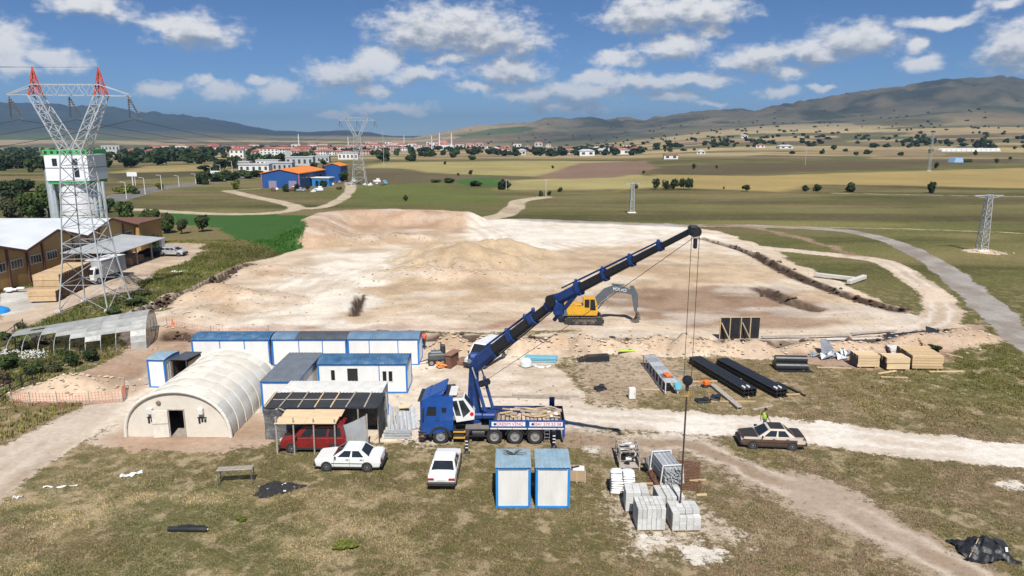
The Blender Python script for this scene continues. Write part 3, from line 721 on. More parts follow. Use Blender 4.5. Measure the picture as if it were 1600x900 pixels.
def build_clods():
    rg = np.random.default_rng(8); V = []; F = []; C = []
    spots = []
    for ln, hw, dp in TRENCH:
        if hw < .5: continue
        P = np.array(ln); L = np.hypot(*np.diff(P, axis=0).T); n = int(L.sum() * (9 if dp > 1 else 5))
        t = rg.uniform(0, len(P) - 1.001, n); i = t.astype(int); q = P[i] + (P[i + 1] - P[i]) * (t - i)[:, None] + rg.normal(0, hw * .9, (n, 2))
        spots += [(x, y, rg.uniform(.10, .34), 0) for x, y in q]
    for (mx, my, rx, ry, h) in MOUNDS:
        if h > 2: continue
        for k in range(int(10 * rx)): spots.append((mx + rg.normal(0, rx * .55), my + rg.normal(0, ry * .55), rg.uniform(.05, .2), 1))
    for k in range(900): q = PZ(rg.uniform(200, 1450), rg.uniform(400, 640)); spots.append((q.x, q.y, rg.uniform(.04, .13), 2))
    S_ = np.array(spots); zz = terrain_h(S_[:, 0], S_[:, 1])
    base = np.array([(0, 0, 1), (.9, 0, .3), (.28, .85, .3), (-.72, .53, .3), (-.72, -.53, .3), (.28, -.85, .3), (0, 0, -.4)])
    fc = [(0, 1, 2), (0, 2, 3), (0, 3, 4), (0, 4, 5), (0, 5, 1), (6, 2, 1), (6, 3, 2), (6, 4, 3), (6, 5, 4), (6, 1, 5)]
    pal = [np.array(S(92, 72, 58)), np.array(S(214, 194, 170)), np.array(S(176, 152, 130))]
    for i, (x, y, r_, k) in enumerate(S_):
        V.append(base * r_ * rg.uniform(.6, 1.3, (7, 3)) * np.array([1.2, 1.2, .8]) + np.array([x, y, zz[i] + r_ * .1])); F += [tuple(j + 7 * i for j in f) for f in fc]
        C.append(np.repeat((pal[int(k)] * rg.uniform(.7, 1.2))[None, :], 7, 0))
    V = np.concatenate(V); C = np.concatenate(C)
    me = bpy.data.meshes.new('soil_clods'); me.from_pydata(V.tolist(), [], F); me.update()
    at_ = me.attributes.new('veg_col', 'FLOAT_COLOR', 'POINT'); at_.data.foreach_set('color', np.concatenate([C, np.ones((len(C), 1))], 1).astype(np.float32).ravel())
    m = bpy.data.materials.new('clod'); m.use_nodes = True; t = NT(m.node_tree)
    b = t.n('ShaderNodeBsdfPrincipled', {'Base Color': t.n('ShaderNodeAttribute', attribute_name='veg_col').outputs['Color'], 'Roughness': .95})
    t.t.links.new(b.outputs[0], t.n('ShaderNodeOutputMaterial').inputs[0]); me.materials.append(m)
    tag(link('soil_clods', me), 'clods of earth and chalk strewn along trenches and heaps', 'soil', kind='stuff')
build_clods()
build_grass()
build_grass(9000, 'east_weeds', 'low green weeds between the timber stacks and the gravel road', (26, 52, 46, 76), (.06, .16), (.02, .05), .95, (.95, 1.0, .75))
build_grass(20000, 'bank_weeds', 'tall green weeds on the bank below the factory and tower', (-66, -24, 44, 135), (.15, .42), (.03, .08), 1.1, (.85, 1.0, .65))

# ================================================================== SITE BUILDINGS
M_WHITE = mat('white_panel', (.70, .71, .70), .5, 0, .07, 1.2, dirt=.22, dirtcol=(.52, .47, .40), stretch=(1, 1, .3), ribs=1.6)
M_WHITE2 = mat('white_panel_dirty', (.66, .65, .62), .5, 0, .1, 1.5, dirt=.35, dirtcol=(.46, .41, .35), stretch=(1, 1, .3), ribs=1.6)
M_BLUE = mat('blue_frame_paint', (.018, .16, .50), .45, 0, .15, 2, dirt=.1)
M_ROOFB = mat('roof_blue', (.05, .135, .26), .5, .2, .3, 1.2, dirt=.5, dirtcol=(.22, .30, .38))
M_ROOFB2 = mat('roof_blue_pale', (.15, .24, .34), .45, .2, .2, 1.2, dirt=.3, dirtcol=(.32, .36, .40))
M_ROOFG = mat('roof_grey', (.20, .225, .25), .45, .3, .2, 1.2, dirt=.3, dirtcol=(.36, .36, .35))
M_ROOFD = mat('roof_dark', (.09, .10, .115), .5, .2, .2, 1.2, dirt=.2, dirtcol=(.2, .2, .2))
M_PALEB = mat('roof_pale_blue', (.26, .38, .46), .5, .1, .2, 2, dirt=.4, dirtcol=(.38, .37, .33))
M_DARK = mat('dark_interior', (.015, .015, .017), .8)
M_GLASS = mat('dark_glass', (.018, .022, .028), .08, 0, .1, 2, spec=.6)
M_BLACK = mat('black_rubber', (.022, .022, .024), .75, 0, .25, 6, dirt=.15, dirtcol=(.12, .11, .1))
M_STEEL = mat('galvanised_steel', (.42, .44, .46), .42, .7, .2, 4)
M_GALV = mat('galvanised_dull', (.40, .42, .44), .55, .25, .2, 4, ovar=.25)
M_WOOD = mat('raw_timber', (.52, .38, .22), .8, 0, .2, 5, stretch=(1, 1, 6), ovar=.15)
M_PLY = mat('plywood_sheet', (.62, .47, .29), .75, 0, .12, 2.5, stretch=(.4, 2, 1), ovar=.08)
M_GREYW = mat('weathered_timber', (.33, .29, .25), .85, 0, .3, 4, ovar=.2)
M_RUST = mat('rusty_steel', (.16, .075, .05), .85, .1, .35, 3, bump=.2)
M_CONC = mat('pale_concrete_block', (.50, .50, .485), .9, 0, .14, 5, bump=.25, bscale=30, ovar=.13)

def corr_roof(L0, L1, W, H, rise, pitch=.24, amp=.022, over=.07):
    nx = max(2, int((L1 - L0) / pitch * 4)); ny = 9
    vs, fs = [], []
    for i in range(nx + 1):
        x = L0 + (L1 - L0) * i / nx
        c = (0, amp, amp, 0)[i % 4]
        for j in range(ny + 1):
            y = -over + (W + 2 * over) * j / ny; q = 2 * y / W - 1
            vs.append((x, y, H + rise * (1 - q * q) + c))
    for i in range(nx):
        for j in range(ny):
            a = i * (ny + 1) + j; fs.append((a, a + ny + 1, a + ny + 2, a + 1))
    return MB().add(vs, fs)

def container(label, loc, rz, L=7.0, W=2.5, H=2.45, roof=((0, 1, M_ROOFB),), posts=(0, .36, .68, 1), rise=.26, group=None, doors=(), windows=(), front=M_WHITE, flat=False, name='site_cabin', frame=None, cat='cabin'):
    o = thing(name, label, cat, loc, rz, group)
    x0 = -L / 2
    fr = MB(); t = .09
    for f in posts:
        px_ = x0 + t / 2 + (L - t) * f
        wd = t * 1.5 if f in (0, 1) else t * .7
        fr.box((px_, .04, H / 2), (wd, .09, H), ch=.01)
    for f in (0, 1):
        px_ = x0 + t / 2 + (L - t) * f
        fr.box((px_, W - .04, H / 2), (t * 1.5, .09, H), ch=.01)
        fr.box((px_, W / 2, H - .06), (t * 1.3, W - .18, .12)); fr.box((px_, W / 2, .07), (t * 1.3, W - .18, .12))
    fr.box((0, .035, H - .065), (L - .3, .085, .13)); fr.box((0, .035, .07), (L - .3, .085, .12))
    fr.box((0, W - .035, H - .065), (L - .3, .085, .13))
    fr.build('frame', frame or M_BLUE, o)
    # front wall panels between posts, with openings left for doors and windows
    ops = [(a, b, 0.14, zt, 'door') for (a, b, zt) in doors] + [(a, b, za, zb, 'window') for (a, b, za, zb) in windows]
    for a, b in zip(posts[:-1], posts[1:]):
        xa, xb = x0 + .02 + (L - .04) * a, x0 + .02 + (L - .04) * b
        m = MB(); cuts = sorted([q for q in ops if xa <= (q[0] + q[1]) / 2 <= xb]); cur = xa
        for (pa, pb, za, zb, _) in cuts:
            m.box(((cur + pa) / 2, .075, H / 2), (pa - cur, .05, H - .2))
            if za > .2: m.box(((pa + pb) / 2, .075, (.1 + za) / 2), (pb - pa, .05, za - .1))
            m.box(((pa + pb) / 2, .075, (zb + H - .1) / 2), (pb - pa, .05, H - .1 - zb)); cur = pb
        m.box(((cur + xb) / 2, .075, H / 2), (xb - cur, .05, H - .2))
        m.build('wall_panel', front, o)
    sd = MB()
    nrib = int(W / .3)
    for f, sg in ((x0 + .06, -1), (-x0 - .06, 1)):
        p = MB().box((f, W / 2, H / 2), (.05, W - .14, H - .2))
        for i in range(nrib): p.box((f + sg * .03, .2 + (W - .4) * i / max(1, nrib - 1), H / 2), (.018, .05, H - .3))
        p.build('end_panel', M_WHITE2, o)
    MB().box((0, W - .075, H / 2), (L - .1, .05, H - .2)).build('back_panel', M_WHITE2, o)
    MB().box((0, W / 2, .13), (L - .2, W - .2, .05)).build('floor_deck', M_DARK, o)
    for (a, b, m) in roof:
        xa, xb = x0 - .05 + (L + .1) * a, x0 - .05 + (L + .1) * b
        (corr_roof(xa, xb, W, H + .005, rise) if not flat else corr_roof(xa, xb, W, H + .005, .03)).build('roof_sheet', m, o)
    if not flat:
        for f in (x0 + .02, -x0 - .02):
            g = MB()
            pts = [(W * j / 8, H - .01 + rise * (1 - (2 * j / 8 - 1) ** 2) - .012) for j in range(9)]
            g.prism(pts + [(W, H - .05), (0, H - .05)], f - .02, f + .02, 'X')
            g.build('gable', M_BLUE, o)
    for (a, b, zt) in doors:
        d = MB().box(((a + b) / 2, .13, (.14 + zt) / 2), (b - a, .02, zt - .14)).build('door_opening', M_DARK, o)
        lf = MB().box((a - .02, .02 - (b - a) / 2 + .1, (.14 + zt) / 2), (.04, (b - a) * .9, zt - .2)).build('door_leaf', M_WHITE2, o) if False else None
    for (a, b, za, zb) in windows:
        wn = MB()
        for s_ in (a, b): wn.box((s_, .05, (za + zb) / 2), (.05, .06, zb - za))
        wn.box(((a + b) / 2, .05, za), (b - a + .05, .07, .05)); wn.box(((a + b) / 2, .05, zb), (b - a + .05, .06, .05))
        wo = wn.build('window', M_WHITE2, o)
        MB().box(((a + b) / 2, .085, (za + zb) / 2), (b - a, .02, zb - za)).build('pane', M_GLASS, wo)
    return o

def at(px, py): p = PZ(px, py); return (p.x, p.y, 0.0)
c1 = PZ(350, 573); c2 = PZ(474, 572); c3 = PZ(595, 570)
yb = 59.4
container('long white cabin with bright blue roof, leftmost of the back row behind the tent', (-24.72, yb - .1, 0), R(.4), 6.8, roof=((0, 1, M_ROOFB),), group='long cabins in the back row')
container('long white cabin with half grey, half dark roof in the middle of the back row', (-17.85, yb, 0), R(.2), 6.55, roof=((0, .32, M_ROOFB2), (.32, 1, M_ROOFD)), group='long cabins in the back row')
container('long white cabin with pale blue ribbed roof, rightmost of the back row', (-11.35, yb + .1, 0), R(.2), 6.25, roof=((0, 1, M_ROOFB2),), posts=(0, .3, .71, 1), group='long cabins in the back row')
container('white office cabin with dark open doorway and three small windows', (-11.75, 52.6, 0), R(.3), 7.0, 2.6, roof=((0, 1, M_ROOFB),), posts=(0, .69, 1), doors=((-1.2, -.38, 2.05),),
          windows=((-2.5, -2.15, 1.05, 1.95), (1.55, 1.9, .95, 1.85), (2.02, 2.36, .95, 1.85)), rise=.3)
container('white cabin with grey ribbed roof standing end-on left of the office cabin', (-16.95, 48.55, 0), R(0), 2.7, 6.9, roof=((0, 1, M_ROOFG),), posts=(0, 1), flat=True)
container('grey-white roofed cabin directly behind the black shed', (-12.55, 46.25, 0), R(-.3), 7.0, 2.2, 2.5, roof=((0, 1, M_WHITE2),), flat=True)
# far-left toilet cabin and dark shed beside it
tw = PZ(244, 606)
container('narrow white and blue toilet cabin left of the tent', (-28.55, 53.8, 0), R(-4), 1.45, 2.3, 2.4, roof=((0, 1, M_PALEB),), posts=(0, 1), rise=.1, group=None)
# two small cabins in the foreground
container('small white cabin in the foreground with dry branches on its roof', (.07, 35.1, 0), R(.5), 1.86, 2.25, 2.42, roof=((0, 1, M_PALEB),), posts=(0, 1), flat=True, front=M_WHITE2, frame=mat('light_blue_frame', (.02, .23, .60), .45, 0, .12, 2), group='two small foreground cabins')
container('small white cabin in the foreground beside the cardboard crate, clean roof', (2.22, 35.1, 0), R(-.5), 1.84, 2.25, 2.42, roof=((0, 1, M_PALEB),), posts=(0, 1), flat=True, front=M_WHITE2, frame=mat('light_blue_frame', (.02, .23, .60), .45, 0, .12, 2), group='two small foreground cabins')

# dry branches lying on the foreground cabin
br = MB(); rb = random.Random(4)
for i in range(16):
    a = rb.uniform(0, 6.28); L = rb.uniform(.4, 1.0); p = Vector((.1, 36.5, 2.52)); pts = [p]
    for k in range(4):
        a += rb.uniform(-.5, .5); p = p + Vector((math.cos(a) * L / 4, math.sin(a) * L / 5, rb.uniform(-.02, .07))); p.z = max(p.z, 2.5); pts.append(p)
    br.tube(pts, .016, 5)
tag(br.build('dry_branches', mat('dead_wood', (.07, .055, .045), .9)), 'bundle of bare dry branches on the left foreground cabin roof', 'branches')

# ---- dark site hut left, next to the toilet cabin
h = thing('dark_hut', 'dark brown wooden hut with open side between toilet cabin and tent', 'hut', (-26.95, 55.7, 0), R(-4))
for i in range(5): MB().box((-.62, -.9 + .45 * i, 1.0), (.05, .42, 2.0)).build('plank', mat('dark_timber', (.05, .043, .036), .85, 0, .3, 3, ovar=.3), h)
for i in range(3): MB().box((-.4 + .42 * i, 1.12, 1.0), (.39, .05, 2.0)).build('plank', MATS['dark_timber'], h)
for s_ in (-.6, .6): MB().box((s_, -1.1, 1.05), (.1, .1, 2.1)).build('post', MATS['dark_timber'], h)
MB().box((.62, .1, .95), (.05, 1.9, 1.9)).build('board', mat('tan_board', (.34, .26, .17), .8), h)
MB().box((0, 0, 2.12), (1.4, 2.5, .07), rx=R(-3)).build('roof_sheet', M_ROOFD, h)
MB().box((0, 0, .1), (1.2, 2.2, .06)).build('floor_deck', M_DARK, h)

# ---- inflatable / hooped tent
def build_tent():
    o = thing('storage_tent', 'large cream barrel-vault fabric tent with open doorway', 'tent', (-22.55, 44.4, 0), R(-.8))
    W, H, L, NS, NA = 3.55, 3.25, 9.4, 7, 9
    def cs(th, k=1.0): return (W * k * math.cos(th) , H * k * math.sin(th) ** .82)
    fab = mat('tent_fabric', (.64, .61, .54), .75, 0, .1, 1.0, bump=.5, bscale=1.6, ovar=.09, dirt=.28, dirtcol=(.46, .41, .35))
    lo = mat('tent_fabric_shaded', (.56, .55, .52), .75, 0, .08, 1.0, bump=.25, bscale=2.0, ovar=.10, dirt=.2, dirtcol=(.45, .4, .34))  # darker copy of the fabric, paints shade on the right lower panels
    for s_ in range(NS):
        y0, y1 = L * s_ / NS, L * (s_ + 1) / NS
        for a in range(NA):
            t0, t1 = math.pi * a / NA, math.pi * (a + 1) / NA
            vs, fs = [], []
            for i in range(5):
                for j in range(5):
                    th = t0 + (t1 - t0) * i / 4; y = y0 + (y1 - y0) * j / 4
                    q = 1 + .012 * math.sin(math.pi * j / 4) - .010 * (1 - math.sin(math.pi * i / 4))
                    x, z = cs(th, q); vs.append((x, y, max(0, z)))
            for i in range(4):
                for j in range(4):
                    k = i * 5 + j; fs.append((k, k + 1, k + 6, k + 5))
            MB().add(vs, fs).build('fabric_panel', lo if a in (0, 1) and s_ >= 0 else fab, o, smooth=True)
    for s_ in range(NS + 1):
        pts = [(*cs(math.pi * i / 24, 1.006),) for i in range(25)]
        r_ = .03 if s_ not in (0, NS) else .13
        MB().tube([(x, L * s_ / NS - (.05 if s_ == 0 else 0), max(.02, z)) for x, z in pts], r_, 8).build('rib', fab, o, smooth=True)
    # end wall with doorway
    m = MB(); n = 40; xs = [-W + 2 * W * i / n for i in range(n + 1)]
    def top(x): return H * max(0, 1 - (x / W) ** 2) ** .41
    dx0, dx1, dh = -.52, .52, 1.95
    for a, b in zip(xs[:-1], xs[1:]):
        mid = (a + b) / 2; lo_z = dh if dx0 < mid < dx1 else 0
        m.quad((a, .02, lo_z), (b, .02, lo_z), (b, .02, max(lo_z, top(b))), (a, .02, max(lo_z, top(a))))
    m.build('end_wall', mat('tent_end_fabric', (.62, .57, .49), .8, 0, .08, 1.2, dirt=.3, dirtcol=(.45, .36, .28)), o)
    m = MB()
    for a, b in zip(xs[:-1], xs[1:]): m.quad((a, L - .02, 0), (b, L - .02, 0), (b, L - .02, top(b)), (a, L - .02, top(a)))
    m.build('end_wall', fab, o)
    dl = MB().box((-1.06, -.16, 1.0), (1.02, .05, 1.95), rz=R(7), ch=.01).build('door_leaf', mat('cream_door', (.66, .62, .54), .5, dirt=.15), o)
    MB().box((-1.06, -.195, 1.02), (1.0, .012, .05), rz=R(7)).build('door_rail', M_GREYW, dl)
    fr = MB()
    for x in (dx0, dx1): fr.box((x, -.02, 1.0), (.06, .07, 1.98))
    fr.box((0, -.02, 1.97), (1.1, .07, .06)); fr.build('door_frame', M_GREYW, o)
    for sx in (-1.7, 1.72):
        MB().box((sx, -.14, 1.92), (.36, .26, .42), ch=.03).build('air_unit', M_WHITE2, o)
        for k in range(3): MB().box((sx - .2 + .2 * k, -.004, 1.2 + .05 * (k % 2)), (.13, .03, .42 - .1 * k)).build('window_slit', M_DARK, o)
        MB().box((sx, -.02, 1.42), (.62, .03, .05)).build('window_bar', M_DARK, o)
    MB().lathe([(.16, 0), (.16, -.06), (.10, -.09), (.0, -.09)], (-1.12, .0, 2.45), 'Y', 14).build('lamp', mat('lamp_brown', (.2, .15, .12), .5), o)
    MB().box((0, L / 2, .02), (2 * W - .5, L - .3, .04)).build('floor_deck', M_GREYW, o)
    for k in range(3): MB().box((-1.2 + 1.1 * k, 4 + k, .5), (.7, 1.4, .9)).build('stored_crate', M_GREYW, o)
build_tent()

# ---- black lean-to shed with plywood canopy
def build_shed():
    o = thing('black_shed', 'black tarp-covered timber shed with battens on its sloping roof', 'shed', (-12.55, 44.0, 0), R(-.3))
    felt = mat('roofing_felt', (.028, .031, .037), .8, 0, .3, 1.5, bump=.3, bscale=4, dirt=.2, dirtcol=(.08, .08, .09))
    brd = mat('black_board', (.065, .066, .068), .75, 0, .45, 2.5, dirt=.6, dirtcol=(.26, .26, .25), ovar=.35)
    x0, x1 = -3.95, 3.75
    zr = lambda y: 2.35 + .14 * y / 2.0
    n = 7
    for i in range(n):
        a, b = x0 + (x1 - x0) * i / n, x0 + (x1 - x0) * (i + 1) / n
        m = MB()
        for j in range(5):
            ya, yb_ = -.15 + 2.35 * j / 5, -.15 + 2.35 * (j + 1) / 5
            s1 = .02 * math.sin(i * 3 + j); s2 = .02 * math.sin(i * 3 + j + 1)
            m.quad((a, ya, zr(ya) + s1), (b, ya, zr(ya) + s1), (b, yb_, zr(yb_) + s2), (a, yb_, zr(yb_) + s2))
        m.build('felt_strip', felt, o)
        c = a + .05
        MB().bar((c + rb.uniform(-.05, .1), -.17, zr(-.17) + .05), (c + .12, 2.2, zr(2.2) + .06), .09, .05).build('batten', M_WOOD if i in (0, 3, 4) else M_GREYW, o)
    MB().bar((x0 + .3, 1.0, zr(1) + .03), (x1 - 2.2, 1.05, zr(1.05) + .03), .04, .03).build('cord', M_WOOD, o)
    # front boards on the left
    for k in range(4): MB().box((x0 + 1.1 + rb.uniform(-.03, .03), -.02 - .01 * (k % 2), .3 + .53 * k), (2.25, .04, .51), ch=.01).build('wall_board', brd, o)
    # left side, back, right side covers
    MB().box((x0 + .02, 1.0, 1.15), (.04, 2.1, 2.3)).build('side_wall', brd, o)
    MB().box((0, 2.1, 1.15), (7.6, .04, 2.3)).build('back_wall', brd, o)
    vs, fs = [], []
    for i in range(13):
        for j in range(9):
            y = -.4 + 2.5 * i / 12; z = 2.42 * j / 8
            vs.append((x1 - .05 + .06 * math.sin(i * 1.9 + .4 * j) - .02 * j / 8, y + .12 * (1 - j / 8) * -1, z))
    for i in range(12):
        for j in range(8): k = i * 9 + j; fs.append((k, k + 9, k + 10, k + 1))
    MB().add(vs, fs).build('side_tarp', mat('dark_tarp', (.055, .057, .06), .6, 0, .3, 2, dirt=.3, dirtcol=(.22, .22, .22)), o, smooth=True)
    for x in (x0 + .08, -1.6, .6, 2.3, x1 - .12): MB().box((x, .02, 1.15), (.09, .09, 2.3)).build('post', M_GREYW, o)
    MB().box((-.1, .0, 2.27), (7.6, .08, .12)).build('front_beam', M_GREYW, o)
    MB().bar((x0 + 1.0, -.1, 2.3), (x0 + 2.1, -.35, 1.85), .12, .05).build('brace', M_GREYW, o)
    c = thing('plywood_canopy', 'pale plywood canopy on thin timber poles over the red van', 'canopy', (-12.9, 41.75, 0), 0)
    xs = [-2.15, -.25, 1.75]
    for r_ in range(2):
        for k in range(2):
            xa, xb = xs[k] + .02, xs[k + 1]
            ya, yb_ = -.12 + 1.05 * r_, .93 + 1.05 * r_
            m = MB().box(((xa + xb) / 2 + .12 * r_, (ya + yb_) / 2, 2.16 + .06 * r_ + .015 * k), (xb - xa, yb_ - ya - .01, .022), rx=R(3.2), ry=R(rb.uniform(-.7, .7)))
            m.build('plywood_sheet', M_PLY, c)
    for k, x in enumerate((-2.1, -1.0, .28, 1.62)):
        MB().cyl((x, 0, -.02), (x + .03, .02, 2.55 - .06 * k), .055, .05, 8).build('pole', M_GREYW, c)
        MB().bar((x + .02, .02, 2.0), (x + .1, 1.9, 2.12), .06, .09).build('rafter', M_WOOD, c)
    MB().bar((-2.2, .05, 2.08), (1.75, .05, 2.08), .05, .09).build('cross_beam', M_WOOD, c)
    # grey tarp curtain
    vs, fs = [], []
    for i in range(15):
        t = i / 14; topz = 1.75 + .55 * t ** 1.3
        for j in range(9):
            z = .05 + (topz - .05) * j / 8
            vs.append((-10.9 + 1.45 * t, 42.3 + .35 * t + .07 * math.sin(i * 1.7) * (1 - .6 * j / 8), z))
    for i in range(14):
        for j in range(8): k = i * 9 + j; fs.append((k, k + 9, k + 10, k + 1))
    tp = thing('tarp_curtain', 'grey tarpaulin curtain hanging right of the red van', 'tarp')
    MB().add(vs, fs).build('sheet', mat('grey_tarp', (.34, .35, .36), .6, 0, .15, 2), tp, smooth=True)
    MB().cyl((-9.4, 42.65, 0), (-9.4, 42.7, 2.35), .05, .05, 8).build('pole', M_GREYW, tp)
build_shed()

# ================================================================== VEHICLES
M_TYRE = mat('tyre', (.022, .022, .023), .85, 0, .2, 8, dirt=.25, dirtcol=(.16, .14, .12))
M_RIM = mat('wheel_rim', (.30, .30, .30), .45, .3, .15, 8, dirt=.2)
M_CHROME = mat('chrome', (.6, .6, .6), .2, .9)
M_TRIM = mat('black_trim', (.03, .03, .033), .55, 0, .15, 4, dirt=.15, dirtcol=(.12, .11, .1))
M_RED = mat('red_lamp', (.35, .02, .02), .25, spec=.6)
M_LAMP = mat('clear_lamp', (.7, .7, .68), .15, .2, spec=.8)
M_ORANGE = mat('orange_plastic', (.75, .16, .03), .5)

def wheel(parent, x, y, r, wd, out=-1, rim=M_RIM, name='wheel'):
    """out: -1 when the outer face looks to -y"""
    n = 24
    o = link(name, MB().lathe([(r * .62, -wd / 2), (r * .93, -wd / 2), (r, -wd * .32), (r, wd * .32), (r * .93, wd / 2), (r * .62, wd / 2), (r * .6, 0), (r * .62, -wd / 2)], (0, 0, 0), 'Y', n, caps=False).mesh('tyre', M_TYRE, False), parent, (x, y, r))
    f = out * wd / 2
    rm = MB().lathe([(r * .62, f * .6), (r * .58, f * .98), (r * .53, f * .95), (r * .50, f * .35), (r * .28, f * .30), (r * .2, f * .95), (0.001, f * 1.0)], (0, 0, 0), 'Y', n)
    ro = rm.build('rim', rim, o)
    hb = MB()
    for k in range(8):
        a = k * math.pi / 4; hb.box((r * .40 * math.cos(a), f * .38, r * .40 * math.sin(a)), (r * .14, .03, r * .14), ry=-a)
    hb.build('hole_ring', M_TRIM, ro) if r > .4 else None
    return o

def loft(secs):
    """secs: list of (x, [(y,z)...]) with equal counts, closed loops"""
    vs, fs = [], []; n = len(secs[0][1])
    for x, pts in secs:
        vs += [(x, y, z) for y, z in pts]
    for k in range(len(secs) - 1):
        for i in range(n): fs.append((k * n + i, k * n + (i + 1) % n, (k + 1) * n + (i + 1) % n, (k + 1) * n + i))
    fs.append(tuple(range(n))); fs.append(tuple(range((len(secs) - 1) * n, len(secs) * n)))
    return MB().add(vs, fs)

def car_body(o, stations, w, paint, cabin, wheels, r=.29, arch=True):
    """stations (x, zlow, ztop, wscale); the nose is at -x"""
    secs = []
    for (x, zl, zt, k) in stations:
        ww = w * k; half = [(ww * .90, zl), (ww * .985, zl + .10), (ww, (zl + zt) / 2), (ww * .975, zt - .07), (ww * .90, zt - .005), (ww * .45, zt + .02)]
        secs.append((x, [(-y, z) for y, z in half] + [(y, z) for y, z in half[::-1]]))
    loft(secs).build('body', paint, o)
    for (wx_, sg) in [(a, s_) for a in wheels for s_ in (-1, 1)]:
        MB().lathe([(r * 1.22, sg * (w - .05)), (r * 1.22, sg * (w + .004)), (r * .4, sg * (w + .004))], (wx_, 0, r), 'Y', 20).build('wheel_arch', M_TRIM, o)
        wheel(o, wx_, sg * (w - .075), r, .17, sg)

def greenhouse(o, xb0, xt0, xt1, xb1, zb, zt, wb, wt, paint, roofm, splits, glass=M_GLASS):
    zs = zt - .05
    def lerp(a, b, t): return a + (b - a) * t
    ins = .05
    secs = [(zb, xb0, xb1, wb), (zs, xt0, xt1, wt), (zt, xt0 + .12, xt1 - .12, wt - .12)]
    vs, fs = [], []
    for (z, a, b, ww) in secs: vs += [(a, -ww, z), (b, -ww, z), (b, ww, z), (a, ww, z)]
    for k in range(2):
        for i in range(4): fs.append((k * 4 + i, k * 4 + (i + 1) % 4, k * 4 + 4 + (i + 1) % 4, k * 4 + 4 + i))
    fs.append((8, 9, 10, 11))
    MB().add(vs, fs).build('cabin', paint, o)
    MB().box(((xt0 + xt1) / 2, 0, zt + .004), (xt1 - xt0 - .16, 2 * wt - .16, .012), ch=.004).build('roof_panel', roofm, o)
    def P(t, s_, e=.006):   # t along bottom fraction height, returns side plane y
        return lerp(wb, wt, t) + e
    # side windows
    for sg in (-1, 1):
        for (fa, fb) in splits:
            pts = []
            for (fx, t) in ((fa, .10), (fb, .10), (fb, .88), (fa, .88)):
                x = lerp(lerp(xb0, xb1, fx), lerp(xt0, xt1, fx), t); pts.append((x, sg * P(t, sg), lerp(zb, zs, t)))
            MB().quad(*pts).build('side_window', glass, o)
    for (xb, xt, nm, d) in ((xb0, xt0, 'windscreen', -1), (xb1, xt1, 'rear_window', 1)):
        pts = [(lerp(xb, xt, t) + d * .008, sgn * (lerp(wb, wt, t) - .09), lerp(zb, zs, t) + .004) for t, sgn in ((.08, -1), (.08, 1), (.93, 1), (.93, -1))]
        MB().quad(*pts).build(nm, glass, o)

def sedan(label, loc, rz, paint, hood=None, roofm=None, trunk=None, lower=None, group=None, upper=None):
    o = thing('car', label, 'car', loc, rz, group)
    w = .82
    st = [(-2.03, .32, .62, .90), (-1.98, .24, .74, .96), (-1.5, .2, .80, 1), (-.92, .2, .87, 1), (.2, .2, .89, 1), (1.22, .2, .92, 1), (1.86, .22, .92, .985), (1.98, .3, .86, .95), (2.02, .34, .7, .93)]
    car_body(o, st, w, paint, None, (-1.30, 1.18), .285)
    greenhouse(o, -.98, -.28, .78, 1.36, .86, 1.37, .775, .62, upper or paint, roofm or paint, ((.13, .47), (.53, .86)))
    MB().add([(-1.93, -.72, .772), (-1.93, .72, .772), (-1.02, .74, .885), (-1.02, -.74, .885), (-1.93, -.72, .752), (-1.93, .72, .752), (-1.02, .74, .862), (-1.02, -.74, .862)],
             [(0, 1, 2, 3), (4, 5, 6, 7), (0, 1, 5, 4), (1, 2, 6, 5), (2, 3, 7, 6), (3, 0, 4, 7)]).build('bonnet', hood or paint, o)
    MB().add([(1.40, -.70, .955), (1.40, .70, .955), (1.90, .68, .945), (1.90, -.68, .945), (1.40, -.70, .91), (1.40, .70, .91), (1.90, .68, .91), (1.90, -.68, .91)],
             [(0, 1, 2, 3), (4, 5, 6, 7), (0, 1, 5, 4), (1, 2, 6, 5), (2, 3, 7, 6), (3, 0, 4, 7)]).build('boot_lid', trunk or paint, o)
    MB().box((-2.03, 0, .40), (.16, 1.62, .24), ch=.04).build('bumper', M_TRIM, o); MB().box((2.04, 0, .43), (.16, 1.62, .24), ch=.04).build('bumper', M_TRIM, o)
    MB().box((-2.035, 0, .62), (.03, .9, .14)).build('grille', M_TRIM, o)
    for sg in (-1, 1):
        MB().box((-2.02, sg * .60, .63), (.05, .28, .15), ch=.02).build('headlight', M_LAMP, o)
        MB().box((2.02, sg * .60, .70), (.04, .36, .15), ch=.015).build('tail_light', M_RED, o)
        MB().box((0, sg * (w + .004), .26), (1.95, .02, .10)).build('sill', M_TRIM, o)
        MB().box((.0, sg * (w + .006), .52), (2.0, .014, .035)).build('side_moulding', M_TRIM, o)
        for hx in (-.02, .84): MB().box((hx, sg * (w + .004), .76), (.16, .025, .035)).build('door_handle', M_TRIM, o)
        MB().box((-.74, sg * (w + .07), .93), (.10, .14, .10), ch=.02).build('mirror', M_TRIM, o)
        for dx in (-.86, .12, .98): MB().box((dx, sg * (w + .0005), .56), (.012, .01, .58)).build('door_gap', M_TRIM, o)
        if lower:
            MB().box((-.05, sg * (w - .004), .80), (3.7, .014, .16)).build('shoulder_stripe', lower, o)
            MB().box((1.72, sg * (w - .001), .60), (.5, .016, .26)).build('rear_wing_panel', lower, o)
    MB().box((2.05, 0, .62), (.02, .52, .11)).build('number_plate', M_LAMP, o)
    return o
P_WHITE = mat('car_white', (.72, .73, .72), .3, 0, .03, 2, coat=.4)
P_OFFW = mat('car_cream', (.60, .54, .46), .35, 0, .08, 2, coat=.3, dirt=.2)
